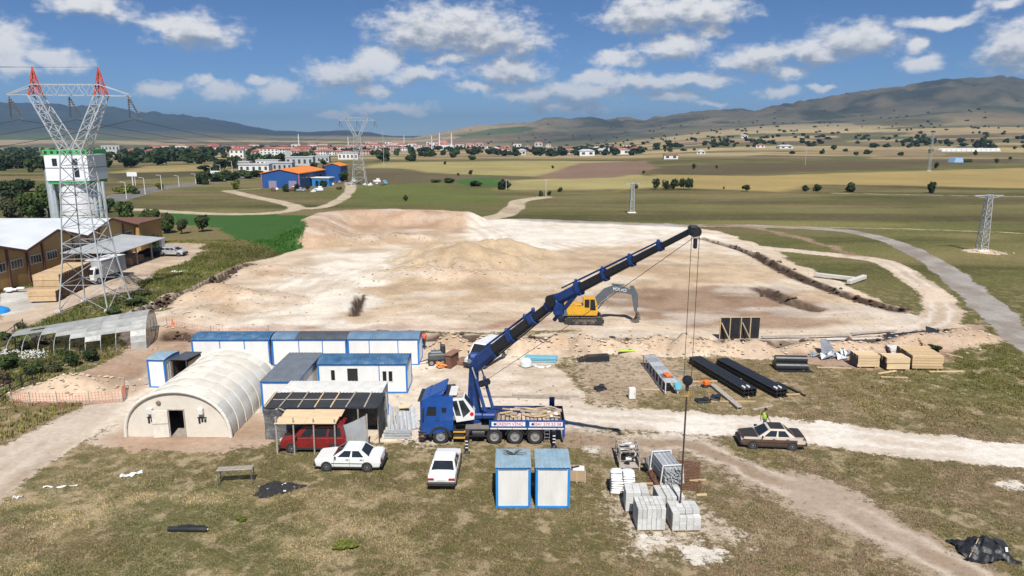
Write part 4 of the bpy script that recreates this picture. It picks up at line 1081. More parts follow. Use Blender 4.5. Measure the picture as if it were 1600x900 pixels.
P_BROWN = mat('car_brown', (.115, .06, .04), .4, .1, .2, 2, coat=.3, dirt=.25, dirtcol=(.25, .2, .17))
P_MATTE = mat('car_matt_black', (.028, .026, .025), .6, 0, .2, 2)
P_REDV = mat('van_red', (.22, .018, .018), .3, .1, .1, 2, coat=.4)
sedan('white saloon car parked in front of the plywood canopy', at(549, 727), R(-2), P_WHITE)
h_ = at(696, 742); sedan('white saloon car seen from behind in front of the crane truck', (h_[0], h_[1] + .1, 0), R(-91.5), P_WHITE)
sedan('brown and cream saloon with matt black bonnet and roof beside the dirt road', at(1203, 695), R(-5), P_BROWN, P_MATTE, P_MATTE, P_MATTE, P_OFFW, None, P_OFFW)

def van(label, loc, rz, paint, L=4.2, W=.86, H=1.82, rails=True, name='van', windows=True, cat='van', group=None):
    o = thing(name, label, cat, loc, rz, group); h = L / 2
    st = [(-h, .34, .72, .9), (-h + .08, .26, .86, .97), (-h + .75, .22, 1.02, 1), (-h + .95, .22, 1.06, 1), (h - .1, .22, 1.06, 1), (h, .3, 1.0, .97)]
    car_body(o, st, W, paint, None, (-h + .75, h - .72), .31)
    greenhouse(o, -h + .82, -h + 1.55, h - .16, h - .02, 1.03, H, W * .965, W * .83, paint, paint, ((.13, .34), (.38, .64), (.68, .94)) if windows else ((.13, .36),))
    MB().box((-h - .01, 0, .44), (.18, W * 1.96, .34), ch=.05).build('bumper', M_TRIM, o); MB().box((h + .02, 0, .46), (.16, W * 1.96, .3), ch=.05).build('bumper', M_TRIM, o)
    for sg in (-1, 1):
        MB().box((-h + .04, sg * W * .72, .82), (.12, .3, .2), ch=.04).build('headlight', M_LAMP, o)
        MB().box((h, sg * W * .86, 1.0), (.06, .16, .5), ch=.02).build('tail_light', M_RED, o)
        MB().box((0, sg * (W + .004), .30), (L * .5, .02, .13)).build('sill', M_TRIM, o)
        MB().box((-h + 1.1, sg * (W + .09), 1.14), (.14, .17, .2), ch=.04).build('mirror', M_TRIM, o)
        for dx in (-h + 1.0, -h + 1.98, .75): MB().box((dx, sg * (W + .0005), .66), (.013, .01, .72)).build('door_gap', M_TRIM, o)
        for hx in (-h + 1.85, .1): MB().box((hx, sg * (W + .006), .94), (.17, .025, .04)).build('door_handle', M_TRIM, o)
        if rails: MB().bar((-h + 1.7, sg * W * .72, H + .05), (h - .4, sg * W * .72, H + .05), .035).build('roof_rail', M_TRIM, o)
    return o
v_ = PZ(487, 709); van('dark red van parked under the plywood canopy', (v_.x + .05, v_.y + .95, 0), R(0), P_REDV)
v2 = PZ(748, 578); van('white minibus behind the lower crane boom', (v2.x + .55, v2.y + 2.1, 0), R(62), P_WHITE, 4.7, .92, 2.0, False)

# ================================================================== CRANE TRUCK
def text_mesh(s, size, m, extrude=.004):
    cu = bpy.data.curves.new('lettering', 'FONT'); cu.body = s; cu.size = size; cu.extrude = extrude; cu.align_x = 'CENTER'; cu.align_y = 'CENTER'
    to = bpy.data.objects.new('tmp', cu); COL.objects.link(to)
    dg = bpy.context.evaluated_depsgraph_get(); me = bpy.data.meshes.new_from_object(to.evaluated_get(dg))
    bpy.data.objects.remove(to); me.materials.clear(); me.materials.append(m); me.name = 'lettering'
    return me
M_CBLUE = mat('crane_blue', (.010, .042, .175), .42, .1, .25, 2, coat=.15, dirt=.28, dirtcol=(.10, .09, .085))
M_TBLUE = mat('truck_blue', (.012, .072, .30), .35, .1, .12, 2, coat=.4, dirt=.2, dirtcol=(.14, .14, .15))
M_CBLK = mat('boom_black', (.014, .016, .024), .4, .1, .2, 3, coat=.2)
M_BEDIN = mat('bed_brown', (.09, .065, .06), .75, .1, .3, 3)
M_YEL = mat('step_yellow', (.55, .30, .03), .6)
M_RLET = mat('red_letters', (.55, .02, .03), .5, 0, .02)
M_BANNER = mat('white_banner', (.74, .74, .76), .5, 0, .03)
M_RUBBLE = mat('load_timber', (.42, .33, .24), .85, 0, .3, 3, ovar=.3)

def build_truck():
    o = thing('crane_truck', 'blue four-axle crane truck with raised knuckle boom and loaded bed', 'truck', (-1.3, 44.45, 0), R(-.4))
    # chassis
    MB().box((-.0, -.42, .86), (9.2, .1, .26)).build('chassis_rail', M_TRIM, o); MB().box((0, .42, .86), (9.2, .1, .26)).build('chassis_rail', M_TRIM, o)
    for k in range(5): MB().box((-2.6 + 1.7 * k, 0, .84), (.12, .8, .2)).build('cross_member', M_TRIM, o)
    # cab
    cab = loft([(-4.72, [(-1.12, .72), (-1.12, 1.9), (-1.0, 2.95), (1.0, 2.95), (1.12, 1.9), (1.12, .72)]),
                (-4.55, [(-1.22, .70), (-1.22, 1.9), (-1.14, 3.05), (1.14, 3.05), (1.22, 1.9), (1.22, .70)]),
                (-4.2, [(-1.23, .70), (-1.23, 1.9), (-1.17, 3.25), (1.17, 3.25), (1.23, 1.9), (1.23, .70)]),
                (-2.55, [(-1.23, 1.0), (-1.23, 1.9), (-1.17, 3.32), (1.17, 3.32), (1.23, 1.9), (1.23, 1.0)])]).build('cab', M_TBLUE, o)
    MB().box((-4.66, 0, .55), (.34, 2.44, .62), ch=.07).build('bumper', M_TRIM, o)
    for k in range(3): MB().box((-4.62, -1.235, .48 + .2 * k), (.5, .05, .13), ch=.02).build('cab_step', M_TRIM, o)
    MB().quad((-4.735, -1.02, 1.75), (-4.735, 1.02, 1.75), (-4.66, .96, 2.72), (-4.66, -.96, 2.72)).build('windscreen', M_GLASS, o)
    MB().box((-4.76, 0, 1.25), (.05, 1.7, .6)).build('grille', M_TRIM, o)
    MB().box((-4.72, 0, 2.98), (.3, 2.3, .06), ch=.02).build('sun_visor', M_TRIM, o)
    for sg in (-1, 1):
        y = sg * 1.215
        MB().quad((-4.32, y * 1.012, 2.0), (-3.65, y * 1.012, 2.0), (-3.65, y * .988, 2.62), (-4.2, y * .988, 2.62)).build('side_window', M_GLASS, o)
        MB().quad((-3.3, y * 1.005, 2.22), (-2.98, y * 1.005, 2.22), (-2.98, y * .992, 2.55), (-3.3, y * .992, 2.55)).build('sleeper_window', M_GLASS, o)
        MB().box((-4.5, sg * 1.36, 2.15), (.1, .2, .72), ch=.04).build('mirror', M_TRIM, o)
        MB().bar((-4.45, sg * 1.2, 2.55), (-4.5, sg * 1.36, 2.5), .04).build('mirror_arm', M_TRIM, o)
        MB().box((-4.35, y * 1.014, 1.45), (.015, .012, 1.4)).build('door_gap', M_TRIM, o); MB().box((-3.45, y * 1.014, 1.6), (.015, .012, 1.6)).build('door_gap', M_TRIM, o)
        MB().box((-3.6, y * 1.016, 1.68), (.2, .03, .06)).build('door_handle', M_TRIM, o)
        MB().box((-4.7, sg * .95, .62), (.3, .34, .2), ch=.05).build('headlight', M_LAMP, o); MB().box((-4.6, sg * 1.24, .62), (.2, .03, .12)).build('indicator', M_ORANGE, o)
        # front mudguard arch
        pts = [(.75 * math.cos(a), .75 * math.sin(a)) for a in [math.pi * i / 12 for i in range(13)]]
        pi_ = [(.60 * math.cos(a), .60 * math.sin(a)) for a in [math.pi * i / 12 for i in range(12, -1, -1)]]
        MB().prism([(-3.4 + a, .52 + b) for a, b in pts + pi_], sg * .95, sg * 1.27, 'Y').build('mudguard', M_TRIM, o)
    # roof spoiler and grille behind
    MB().add([(-4.1, -1.05, 3.27), (-4.1, 1.05, 3.27), (-3.1, 1.05, 3.78), (-3.1, -1.05, 3.78), (-3.0, -1.05, 3.73), (-3.0, 1.05, 3.73), (-3.3, -1.0, 3.30), (-3.3, 1.0, 3.30)],
             [(0, 1, 2, 3), (3, 2, 5, 4), (0, 3, 4, 6), (1, 7, 5, 2), (6, 4, 5, 7), (0, 6, 7, 1)]).build('roof_spoiler', M_TBLUE, o)
    for k in range(6): MB().bar((-3.2, -.9 + .36 * k, 3.36), (-2.6, -.9 + .36 * k, 3.38), .1, .04).build('roof_slat', M_TRIM, o)
    MB().box((-2.55, -.2, 3.37), (.5, 1.6, .06)).build('roof_box', M_WHITE2, o)
    # wheels
    for wx in (-3.4, .15, 1.5, 2.83):
        for sg in (-1, 1): wheel(o, wx, sg * 1.06, .525, .32, sg)
    for wx in (1.5, 2.83):
        for sg in (-1, 1):
            pts = [(.66 * math.cos(a), .66 * math.sin(a)) for a in [math.pi * i / 12 for i in range(1, 12)]]
            pi_ = [(.61 * math.cos(a), .61 * math.sin(a)) for a in [math.pi * i / 12 for i in range(11, 0, -1)]]
            MB().prism([(wx + a, .53 + b) for a, b in pts + pi_], sg * .88, sg * 1.25, 'Y').build('mudguard', M_TRIM, o)
    # side gear between axles
    for k in range(2): MB().box((-2.15, -1.15, .45 + .42 * k), (.8, .2, .08)).build('access_step', M_YEL, o)
    MB().box((-2.2, -1.0, .66), (.7, .3, .5)).build('battery_box', M_TRIM, o)
    MB().cyl((-1.3, -.95, .72), (-.5, -.95, .72), .3, .3, 14).build('fuel_tank', M_TRIM, o); MB().cyl((-1.3, .95, .72), (-.4, .95, .72), .3, .3, 14).build('fuel_tank', M_STEEL, o)
    MB().box((-.95, -1.15, .95), (1.5, .06, .06)).build('side_guard', M_TRIM, o); MB().box((-.95, -1.15, .55), (1.5, .06, .06)).build('side_guard', M_TRIM, o)
    # flat deck behind crane and the loading bed
    MB().box((-.95, 0, 1.13), (1.6, 2.42, .14)).build('crane_deck', mat('deck_grey', (.20, .18, .16), .8, .1, .25, 3), o)
    x0, x1 = -.15, 4.78
    MB().box(((x0 + x1) / 2, 0, 1.12), (x1 - x0, 2.5, .1)).build('bed_floor', M_BEDIN, o)
    MB().box(((x0 + x1) / 2, 1.24, 1.45), (x1 - x0, .05, .56)).build('bed_side', mat('bed_blue', (.03, .05, .16), .5, .1, .2, 2, dirt=.3, dirtcol=(.12, .09, .08)), o)
    MB().box((x0 + .03, 0, 1.45), (.05, 2.42, .56)).build('headboard', M_BEDIN, o); MB().box((x1 - .03, 0, 1.45), (.05, 2.42, .56)).build('tailboard', M_BEDIN, o)
    ns = MB().box(((x0 + x1) / 2, -1.24, 1.45), (x1 - x0, .05, .54)).build('bed_side', M_TBLUE, o)
    for (a, b, s_) in ((x0 + .12, x0 + 2.33, 'CRESIM VİNÇ'), (x0 + 2.6, x1 - .15, '0541 570 23 58')):
        bn = MB().box(((a + b) / 2, -1.272, 1.46), (b - a, .012, .3)).build('banner', M_BANNER, ns)
        me = text_mesh(s_, .29, M_RLET); l = link('lettering', me, ns, ((a + b) / 2 + .08, -1.284, 1.46)); l.rotation_euler = (R(90), 0, 0)
        MB().lathe([(.09, -1.288), (.09, -1.282), (.001, -1.282)], (a + .22, 0, 1.46), 'Y', 12).build('logo_disc', M_CBLUE, ns) 
    MB().box(((x0 + x1) / 2, -1.255, 1.14), (x1 - x0 - .02, .04, .09)).build('reflective_strip', M_BANNER, o)
    for k in range(5): MB().box((x0 + .5 + k * .98, -1.28, 1.14), (.05, .012, .08)).build('marker_light', M_ORANGE if k % 2 else M_RED, o)
    for xx in (x0, (x0 + x1) / 2, x1 - .03): MB().box((xx, -1.25, 1.44), (.08, .09, .62)).build('bed_post', M_TBLUE, o)
    # ladder
    for k in range(3): MB().box((3.62, -1.2, .5 + .24 * k), (.3, .04, .04)).build('rung', M_STEEL, o)
    for s_ in (-.16, .16): MB().box((3.62 + s_, -1.2, .74), (.03, .04, .7)).build('ladder_rail', M_STEEL, o)
    MB().box((4.7, -1.2, .78), (.16, .12, .5)).build('tail_lamp_box', M_TBLUE, o)
    for sg in (-1, 1): MB().box((4.68, sg * .95, .55), (.03, .5, .55)).build('mud_flap', M_TRIM, o)
    # outriggers
    for (x, sgs) in ((-1.58, (-1, 1)), (4.05, (-1, 1))):
        MB().box((x, 0, .98), (.3, 2.4, .26)).build('outrigger_beam', M_CBLUE, o)
        for sg in sgs:
            ext = 2.6 if (x < 0 and sg < 0) else 1.75
            MB().box((x, sg * (1.2 + (ext - 1.2) / 2), .98), (.2, ext - 1.1, .2)).build('outrigger_arm', mat('rusty_black', (.06, .045, .04), .7, .2, .3, 4), o)
            lg = MB().box((x, sg * ext, .72), (.17, .17, 1.0)).build('outrigger_leg', M_CBLK, o)
            for k in range(3): MB().box((x, sg * (ext + .0), .45 + .22 * k), (.18, .18, .07), rx=0).build('hazard_stripe', M_BANNER, lg)
            MB().cyl((x, sg * ext, .05), (x, sg * ext, .3), .06, .06, 10).build('outrigger_piston', M_STEEL, o)
            MB().box((x, sg * ext, .04), (.42, .42, .08), ch=.03).build('outrigger_foot', M_TRIM, o)
    MB().box((4.05, 1.5, 1.9), (.36, .2, .7)).build('rear_jack_box', M_CBLUE, o)
    # turret base
    MB().lathe([(.62, 1.2), (.62, 1.42), (.5, 1.5), (.5, 1.7)], (-1.2, 0, 0), 'Z', 20).build('slew_ring', M_CBLUE, o)
    return o
truck = build_truck()

def build_truck_load():
    rl = random.Random(9)
    o = thing('timber_offcuts', 'heap of grey and tan timber offcuts lying in the truck bed', 'offcuts', (1.0, 44.4, 1.17), R(-.4))
    for i in range(15):
        MB().box((-1.85 + i * .27, -.42 + rl.uniform(-.06, .06), .24 + rl.uniform(0, .05)), (.22, 1.25, .48), rz=rl.uniform(-.06, .06), ch=.02).build('sack_row', M_RUBBLE, o)
    for i in range(38):
        x = rl.uniform(-1.7, 1.9); y = rl.uniform(-.6, .75); a = rl.uniform(-.5, .5)
        MB().box((x, y, .56 + .05 * (i % 4)), (rl.uniform(.5, 1.2), rl.uniform(.1, .22), .06), rz=a, rx=rl.uniform(-.1, .1)).build('offcut', M_RUBBLE if i % 3 else M_WOOD, o)
    for i in range(7): MB().box((1.7 + rl.uniform(-.3, .3), -.5 + rl.uniform(-.3, .5), .56 + .03 * i), (.3, .2, .1), rz=rl.uniform(0, 3), rx=rl.uniform(-.3, .3), ch=.04).build('plastic_scrap', M_WHITE2, o)
build_truck_load()

# ---- the crane itself: everything lies in the upright plane from turret to load
BASE = Vector((-2.5, 44.45, 0)); TIPG = PZ(1061, 815)
pdir = Vector((TIPG.x - BASE.x, TIPG.y - BASE.y, 0)).normalized(); pn = Vector((-pdir.y, pdir.x, 0))
def PP(px, py, off=0.0):
    d = ray(px, py); o = Vector((0, 0, CAM_H)); t = (BASE - o).dot(pn) / d.dot(pn)
    return o + d * t + pn * off
def build_crane():
    o = thing('truck_crane', 'blue and black knuckle-boom crane slewed over the truck towards the pallets', 'crane', BASE)
    iv = Matrix.Translation(-BASE)
    def put(m, name, ma, par=o, smooth=False):
        m.v = [tuple(iv @ Vector(p)) for p in m.v]; return m.build(name, ma, par, smooth)
    def sect(a, b, w0, h0, w1, h1, name, ma, ch=.2, par=o):
        """hexagonal tapered beam a-b in the crane plane: height across the plane's normal-up, width along pn"""
        z = (b - a).normalized(); side = pn; up = side.cross(z) * -1
        if up.z < 0: up = -up
        vs = []
        for p, w_, h_ in ((a, w0, h0), (b, w1, h1)):
            for (s_, u) in ((-.5, -.25), (-.5, .35), (-.32, .5), (.32, .5), (.5, .35), (.5, -.25), (.25, -.5), (-.25, -.5)):
                vs.append(p + side * (s_ * w_) + up * (u * h_))
        fs = [tuple(range(8)), tuple(range(15, 7, -1))] + [(i, (i + 1) % 8, 8 + (i + 1) % 8, 8 + i) for i in range(8)]
        return put(MB().add(vs, fs), name, ma, par)
    def cyl(a, b, r0, r1, name, ma, n=12, par=o): return put(MB().cyl(a, b, r0, r1, n), name, ma, par)
    def L(a, b, t): return a + (b - a) * t
    # column
    c0 = BASE + Vector((0, 0, 1.6)); c1 = PP(738, 600)
    col_ = sect(c0, L(c0, c1, .62), .75, .95, .62, .7, 'column', M_CBLUE)
    put(MB().box(tuple(c0 + Vector((.35, .0, .1))), (1.7, 1.3, .42), ch=.1), 'slew_base', M_CBLUE)
    e1 = PP(741, 562)
    arm = sect(L(c0, c1, .5), e1, .62, .75, .5, .55, 'lift_arm', M_CBLUE)
    for sg in (-.36, .36): cyl(PP(764, 640, sg), PP(750, 590, sg), .11, .11, 'lift_ram', M_CBLUE); cyl(PP(750, 590, sg), PP(744, 572, sg), .055, .055, 'ram_rod', M_STEEL)
    put(MB().box(tuple(PP(764, 647)), (.9, .9, .34), ch=.08), 'ram_foot', M_CBLUE)
    # main telescopic boom
    b0, b1 = PP(741, 572), PP(866, 473)
    up = (pn.cross((b1 - b0).normalized()) * -1); up = up if up.z > 0 else -up
    sect(b0, L(b0, b1, .26), .62, .95, .6, .86, 'boom_root', M_CBLUE)
    sect(L(b0, b1, .2), L(b0, b1, .50), .54, .80, .52, .74, 'boom_section', M_CBLK); sect(L(b0, b1, .48), L(b0, b1, .76), .48, .68, .46, .62, 'boom_section', M_CBLK); sect(L(b0, b1, .74), b1, .42, .56, .40, .5, 'boom_section', M_CBLK)
    for t in (.26, .50, .76, .96): sect(L(b0, b1, t - .022), L(b0, b1, t + .022), .66, 1.0 - .38 * t, .66, 1.0 - .38 * t, 'boom_collar', M_CBLUE)
    for t0, t1 in ((.22, .48), (.44, .70), (.62, .80)):
        a, b = L(b0, b1, t0) + up * (.62 - .22 * t0), L(b0, b1, t1) + up * (.62 - .22 * t1)
        cyl(a, b, .07, .07, 'boom_ram', M_CBLUE); 
        put(MB().box(tuple(b), (.22, .3, .3), ch=.05), 'ram_bracket', M_CBLUE)
    cyl(L(b0, b1, .12) - up * .48, L(b0, b1, 1.0) - up * .32, .035, .035, 'hydraulic_hose', M_BLACK, 6)
    put(MB().box(tuple(e1), (.8, .8, .95), ch=.18), 'elbow_block', M_CBLUE); cyl(e1 - pn * .48, e1 + pn * .48, .17, .17, 'elbow_pin', M_STEEL)
    # second knuckle
    k0 = PP(870, 476); put(MB().box(tuple(k0 + Vector((.1, -.1, -.12))), (.62, .55, 1.0), ch=.12), 'knuckle_block', M_CBLUE)
    cyl(k0 - pn * .42 + up * .3, k0 + pn * .42 + up * .3, .36, .36, 'knuckle_drum', M_CBLK, 18)
    cyl(PP(866, 500), PP(874, 490), .12, .12, 'knuckle_hook', M_CBLUE)
    j0, j1 = PP(872, 468), PP(1083, 359)
    upj = pn.cross((j1 - j0).normalized()) * -1; upj = upj if upj.z > 0 else -upj
    put(MB().add([], []), 'x', M_CBLUE) if False else None
    cyl(PP(882, 482), PP(904, 455), .13, .13, 'jib_ram', M_CBLUE); cyl(PP(904, 455), PP(912, 447), .07, .07, 'jib_ram_rod', M_STEEL)
    sect(j0, L(j0, j1, .20), .52, .62, .50, .58, 'jib_root', M_CBLUE)
    brk = [(.12, .40, .46, .52), (.38, .60, .41, .44), (.58, .80, .35, .37), (.78, 1.0, .28, .30)]
    for (t0, t1, w_, h_) in brk: sect(L(j0, j1, t0), L(j0, j1, t1), w_, h_, w_ * .95, h_ * .92, 'jib_section', M_CBLK)
    for t, h_ in ((.18, .78), (.39, .66), (.59, .56), (.79, .46)):
        sect(L(j0, j1, t - .010), L(j0, j1, t + .010), h_ * .8, h_, h_ * .8, h_, 'jib_collar', M_CBLUE)
        put(MB().box(tuple(L(j0, j1, t) + upj * (h_ * .62)), (.16, .2, .2), ch=.03), 'collar_lug', M_CBLUE)
    for t0, t1, of in ((.06, .39, .50), (.20, .59, .44), (.40, .79, .37)): cyl(L(j0, j1, t0) + upj * of, L(j0, j1, t1) + upj * (of - .09), .045, .045, 'jib_extension_ram', M_CBLUE, 8)
    # head sheaves
    put(MB().box(tuple(j1 + Vector((.0, 0, -.02))), (.5, .4, .5), ch=.1), 'boom_head', M_CBLK)
    hd = j1 + pdir * .15
    for s_ in (-.12, .12): cyl(hd + pn * (s_ - .03) - Vector((0, 0, .1)), hd + pn * (s_ + .03) - Vector((0, 0, .1)), .24, .24, 'sheave', M_TRIM, 16)
    put(MB().box(tuple(hd + Vector((0, 0, -.65))), (.18, .18, .5), ch=.04), 'jib_hook', M_CBLK)
    # winch and its cable under the boom
    wq = PP(757, 598); cyl(wq - pn * .35, wq + pn * .35, .22, .22, 'winch_drum', M_CBLK, 16)
    put(MB().tube([wq + Vector((0, 0, .1)), L(wq, hd, .55) - Vector((0, 0, .25)), hd - Vector((0, 0, .3))], .016, 5), 'winch_cable', M_BLACK)
    # operator cabin, leaning back
    cb = BASE + Vector((-.52, -.55, 1.55))
    T = Matrix.Translation(cb - BASE) @ Matrix.Rotation(R(-14), 4, 'Y')
    def putc(m, name, ma): m.v = [tuple(T @ Vector(p)) for p in m.v]; return m.build(name, ma, o)
    putc(MB().prism([(-.62, .1), (.55, .0), (.72, .5), (.62, .8), (.28, 1.62), (-.62, 1.72)], -.5, .5, 'Y'), 'operator_cabin', P_WHITE)
    ww = MATS['dark_glass']
    for s_ in (-1, 1):
        y = s_ * .506
        putc(MB().quad((-.55, y, .55), (-.22, y, .45), (-.22, y, 1.55), (-.55, y, 1.6)), 'cabin_window', ww); putc(MB().quad((-.12, y, .3), (.45, y, .62), (.2, y, 1.48), (-.12, y, 1.52)), 'cabin_window', ww)
    putc(MB().quad((.30, -.42, 1.58), (.30, .42, 1.58), (.655, .42, .76), (.655, -.42, .76)), 'cabin_windscreen', ww)
    putc(MB().box((-.15, 0, 1.715), (.75, .8, .05)), 'cabin_roof_hatch', M_GREYW)
    putc(MB().lathe([(.07, 0), (.07, .12), (.03, .16)], (-.5, -.3, 1.73), 'Z', 10), 'beacon', M_ORANGE)
    putc(MB().lathe([(.13, -.53), (.13, -.505), (.001, -.505)], (.5, 0, .42), 'Y', 12), 'warning_disc', M_RLET)
    # hoist rope, hook block, sling
    hk = Vector((TIPG.x, TIPG.y, 0)); 
    zt = hd.z; hx = hd.x; hy = hd.y
    hb_z = PY(1071, 590, hy).z
    for s_ in (-.19, .19): put(MB().cyl((hx + s_, hy, hb_z), (hx + s_ * 1.0, hy, zt), .014, .014, 6), 'hoist_rope', M_BLACK)
    q = thing('hook_block', 'black crane hook block hanging on two ropes above the pallets', 'hook block', (hx, hy, hb_z))
    MB().lathe([(.05, -.16), (.24, -.13), (.27, 0), (.24, .13), (.05, .16)], (0, 0, -.15), 'Y', 18).build('pulley', M_CBLK, q)
    MB().box((0, 0, -.52), (.16, .16, .36), ch=.03).build('swivel', M_TRIM, q)
    MB().tube([(0, 0, -.7), (.10, 0, -.8), (.10, 0, -.95), (0, 0, -1.03), (-.09, 0, -.95)], .035, 8).build('hook', M_YEL, q)
    sl_ = MB().tube([(hx, hy, hb_z - 1.0), (hx - .02, hy, 1.35)], .045, 8)
    for dx, dy in ((-.3, -.3),): sl_.tube([(hx - .02, hy, 1.45), (hx - .05, hy - .05, 1.12)], .05, 6)
    tag(sl_.build('lifting_sling', mat('sling', (.05, .035, .028), .8)), 'dark lifting sling hanging from the crane hook down to a block pallet', 'sling')
build_crane()

# ================================================================== EXCAVATOR
def build_excavator():
    g = GP(912, 505)
    o = thing('excavator', 'yellow tracked excavator with grey boom digging in the excavated site', 'excavator', (g.x, g.y + .5, g.z), R(0))
    Y = mat('excavator_yellow', (.62, .33, .025), .4, 0, .12, 2, dirt=.2); G = mat('excavator_grey', (.10, .12, .135), .45, .1, .15, 2, dirt=.15); TRK = mat('track_steel', (.10, .085, .075), .8, .3, .3, 5, dirt=.5, dirtcol=(.45, .39, .32))
    for sg in (-1, 1):
        n = 40; pts = []
        for i in range(n):
            t = i / n * (2 * 3.3 + 2 * math.pi * .42); 
            if t < 3.3: p = (-1.65 + t, .84)
            elif t < 3.3 + math.pi * .42: a = (t - 3.3) / .42; p = (1.65 + .42 * math.sin(a), .42 + .42 * math.cos(a))
            elif t < 6.6 + math.pi * .42: p = (1.65 - (t - 3.3 - math.pi * .42), 0)
            else: a = (t - 6.6 - math.pi * .42) / .42; p = (-1.65 - .42 * math.sin(a), .42 - .42 * math.cos(a))
            pts.append(p)
        tr = MB()
        for i in range(n):
            a, b = pts[i], pts[(i + 1) % n]; ang = math.atan2(b[1] - a[1], b[0] - a[0])
            tr.box((a[0], sg * 1.15, a[1]), (.19, .58, .05), ry=-ang)
        tr.build('track', TRK, o)['kind'] = 'stuff'
        MB().prism([(-1.6, .1), (1.6, .1), (1.85, .42), (1.6, .76), (-1.6, .76), (-1.85, .42)], sg * .95, sg * 1.3, 'Y').build('track_frame', TRK, o)
        for k in range(4): MB().lathe([(.16, -.3), (.16, .3)], (-1.2 + .8 * k, sg * 1.15, .2), 'Y', 10).build('roller', M_TRIM, o)
        for x in (-1.65, 1.65): MB().lathe([(.36, -.26), (.36, .26)], (x, sg * 1.15, .42), 'Y', 14).build('sprocket', M_TRIM, o)
    MB().cyl((0, 0, .6), (0, 0, 1.0), .65, .65, 18).build('slew_ring', M_TRIM, o)
    MB().prism([(-2.2, 1.05), (1.35, 1.05), (1.35, 1.45), (.2, 1.75), (-.1, 2.05), (-1.7, 2.05), (-2.1, 1.9)], -1.25, 1.2, 'Y').build('house', Y, o)
    MB().prism([(-2.45, 1.0), (-1.75, 1.0), (-2.0, 1.9), (-2.4, 1.75), (-2.55, 1.4)], -1.27, 1.22, 'Y').build('counterweight', G, o)
    MB().box((-1.0, -1.265, 1.4), (1.5, .03, .5)).build('service_door', Y, o); MB().box((-.9, 0, 2.1), (1.2, 1.5, .12), ch=.04).build('engine_hood', Y, o)
    MB().cyl((-1.4, .5, 2.1), (-1.4, .5, 2.6), .07, .07, 10).build('exhaust', M_TRIM, o)
    cabm = loft([(-.15, [(-1.2, 1.5), (-1.2, 2.95), (-.25, 2.95), (-.25, 1.5)]), (1.1, [(-1.2, 1.3), (-1.2, 2.95), (-.25, 2.95), (-.25, 1.3)]), (1.4, [(-1.2, 1.3), (-1.2, 2.1), (-.25, 2.1), (-.25, 1.3)])]).build('cab', Y, o)
    MB().quad((-.02, -1.208, 1.9), (.5, -1.208, 1.9), (.5, -1.208, 2.8), (-.02, -1.208, 2.8)).build('cab_window', M_GLASS, o); MB().quad((.58, -1.208, 1.6), (1.2, -1.208, 1.6), (1.05, -1.208, 2.8), (.58, -1.208, 2.8)).build('cab_window', M_GLASS, o)
    MB().quad((1.41, -1.1, 2.05), (1.41, -.35, 2.05), (1.12, -.35, 2.88), (1.12, -1.1, 2.88)).build('cab_windscreen', M_GLASS, o); MB().quad((-.16, -1.1, 2.1), (-.16, -.35, 2.1), (-.16, -.35, 2.85), (-.16, -1.1, 2.85)).build('cab_window', M_GLASS, o)
    # boom and arm as bent plates
    def plate(pts_c, ths, y0, y1, name, m):
        top, bot = [], []
        for i, (p, th) in enumerate(zip(pts_c, ths)):
            a = pts_c[max(0, i - 1)]; b = pts_c[min(len(pts_c) - 1, i + 1)]
            d = Vector((b[0] - a[0], b[1] - a[1])).normalized(); nrm = Vector((-d.y, d.x))
            top.append((p[0] + nrm.x * th, p[1] + nrm.y * th)); bot.append((p[0] - nrm.x * th, p[1] - nrm.y * th))
        return MB().prism(top + bot[::-1], y0, y1, 'Y').build(name, m, o)
    bm_ = plate([(.9, 1.6), (1.6, 2.5), (2.5, 3.35), (3.4, 3.7), (4.4, 3.55), (5.35, 3.2)], (.28, .36, .42, .38, .3, .2), -.05, .4, 'boom', G)
    me = text_mesh('VOLVO', .46, mat('white_letters', (.8, .8, .8), .5)); l = link('lettering', me, bm_, (3.85, -.062, 3.62)); l.rotation_euler = (R(90), R(9), 0)
    plate([(5.2, 3.95), (5.45, 3.3), (5.6, 2.3), (5.7, 1.2)], (.2, .28, .24, .14), -.02, .37, 'arm', G)
    plate([(5.72, 1.25), (5.95, .9), (6.0, .5), (5.75, .12), (5.4, .02)], (.08, .14, .2, .16, .06), -.35, .7, 'bucket', TRK)
    for k in range(4): MB().box((5.3, -.25 + .28 * k, .03), (.22, .1, .07)).build('bucket_tooth', M_STEEL, o)
    for (a, b, nm) in (((1.5, 1.5), (2.6, 2.95), 'boom_ram'), ((3.0, 4.2), (5.15, 4.0), 'arm_ram'), ((5.75, 3.2), (5.95, 1.6), 'bucket_ram')):
        yv = -.2 if nm == 'boom_ram' else .18
        m_ = (a[0] + (b[0] - a[0]) * .6, a[1] + (b[1] - a[1]) * .6)
        MB().cyl((a[0], yv, a[1]), (m_[0], yv, m_[1]), .09, .09, 10).build(nm, G, o); MB().cyl((m_[0], yv, m_[1]), (b[0], yv, b[1]), .05, .05, 8).build(nm + '_rod', M_CHROME, o)
    for sg in (-1.15, .9): MB().bar((-.3, sg, 2.05), (-1.7, sg, 2.35), .03).build('handrail', M_TRIM, o)
build_excavator()

# ================================================================== MATERIALS LYING ON THE SITE
rm = random.Random(21)
M_BLKP = mat('black_plastic', (.022, .023, .026), .38, 0, .3, 3, dirt=.15, dirtcol=(.10, .10, .10))
M_TARP = mat('black_tarp', (.018, .019, .022), .45, 0, .3, 3, bump=.5, bscale=6, dirt=.2, dirtcol=(.12, .12, .12))
M_BAG = mat('white_bag', (.72, .72, .71), .55, 0, .06, 4, bump=.3, bscale=6, ovar=.05)
M_PALLET = mat('pallet_wood', (.36, .27, .18), .85, 0, .2, 4, ovar=.2)

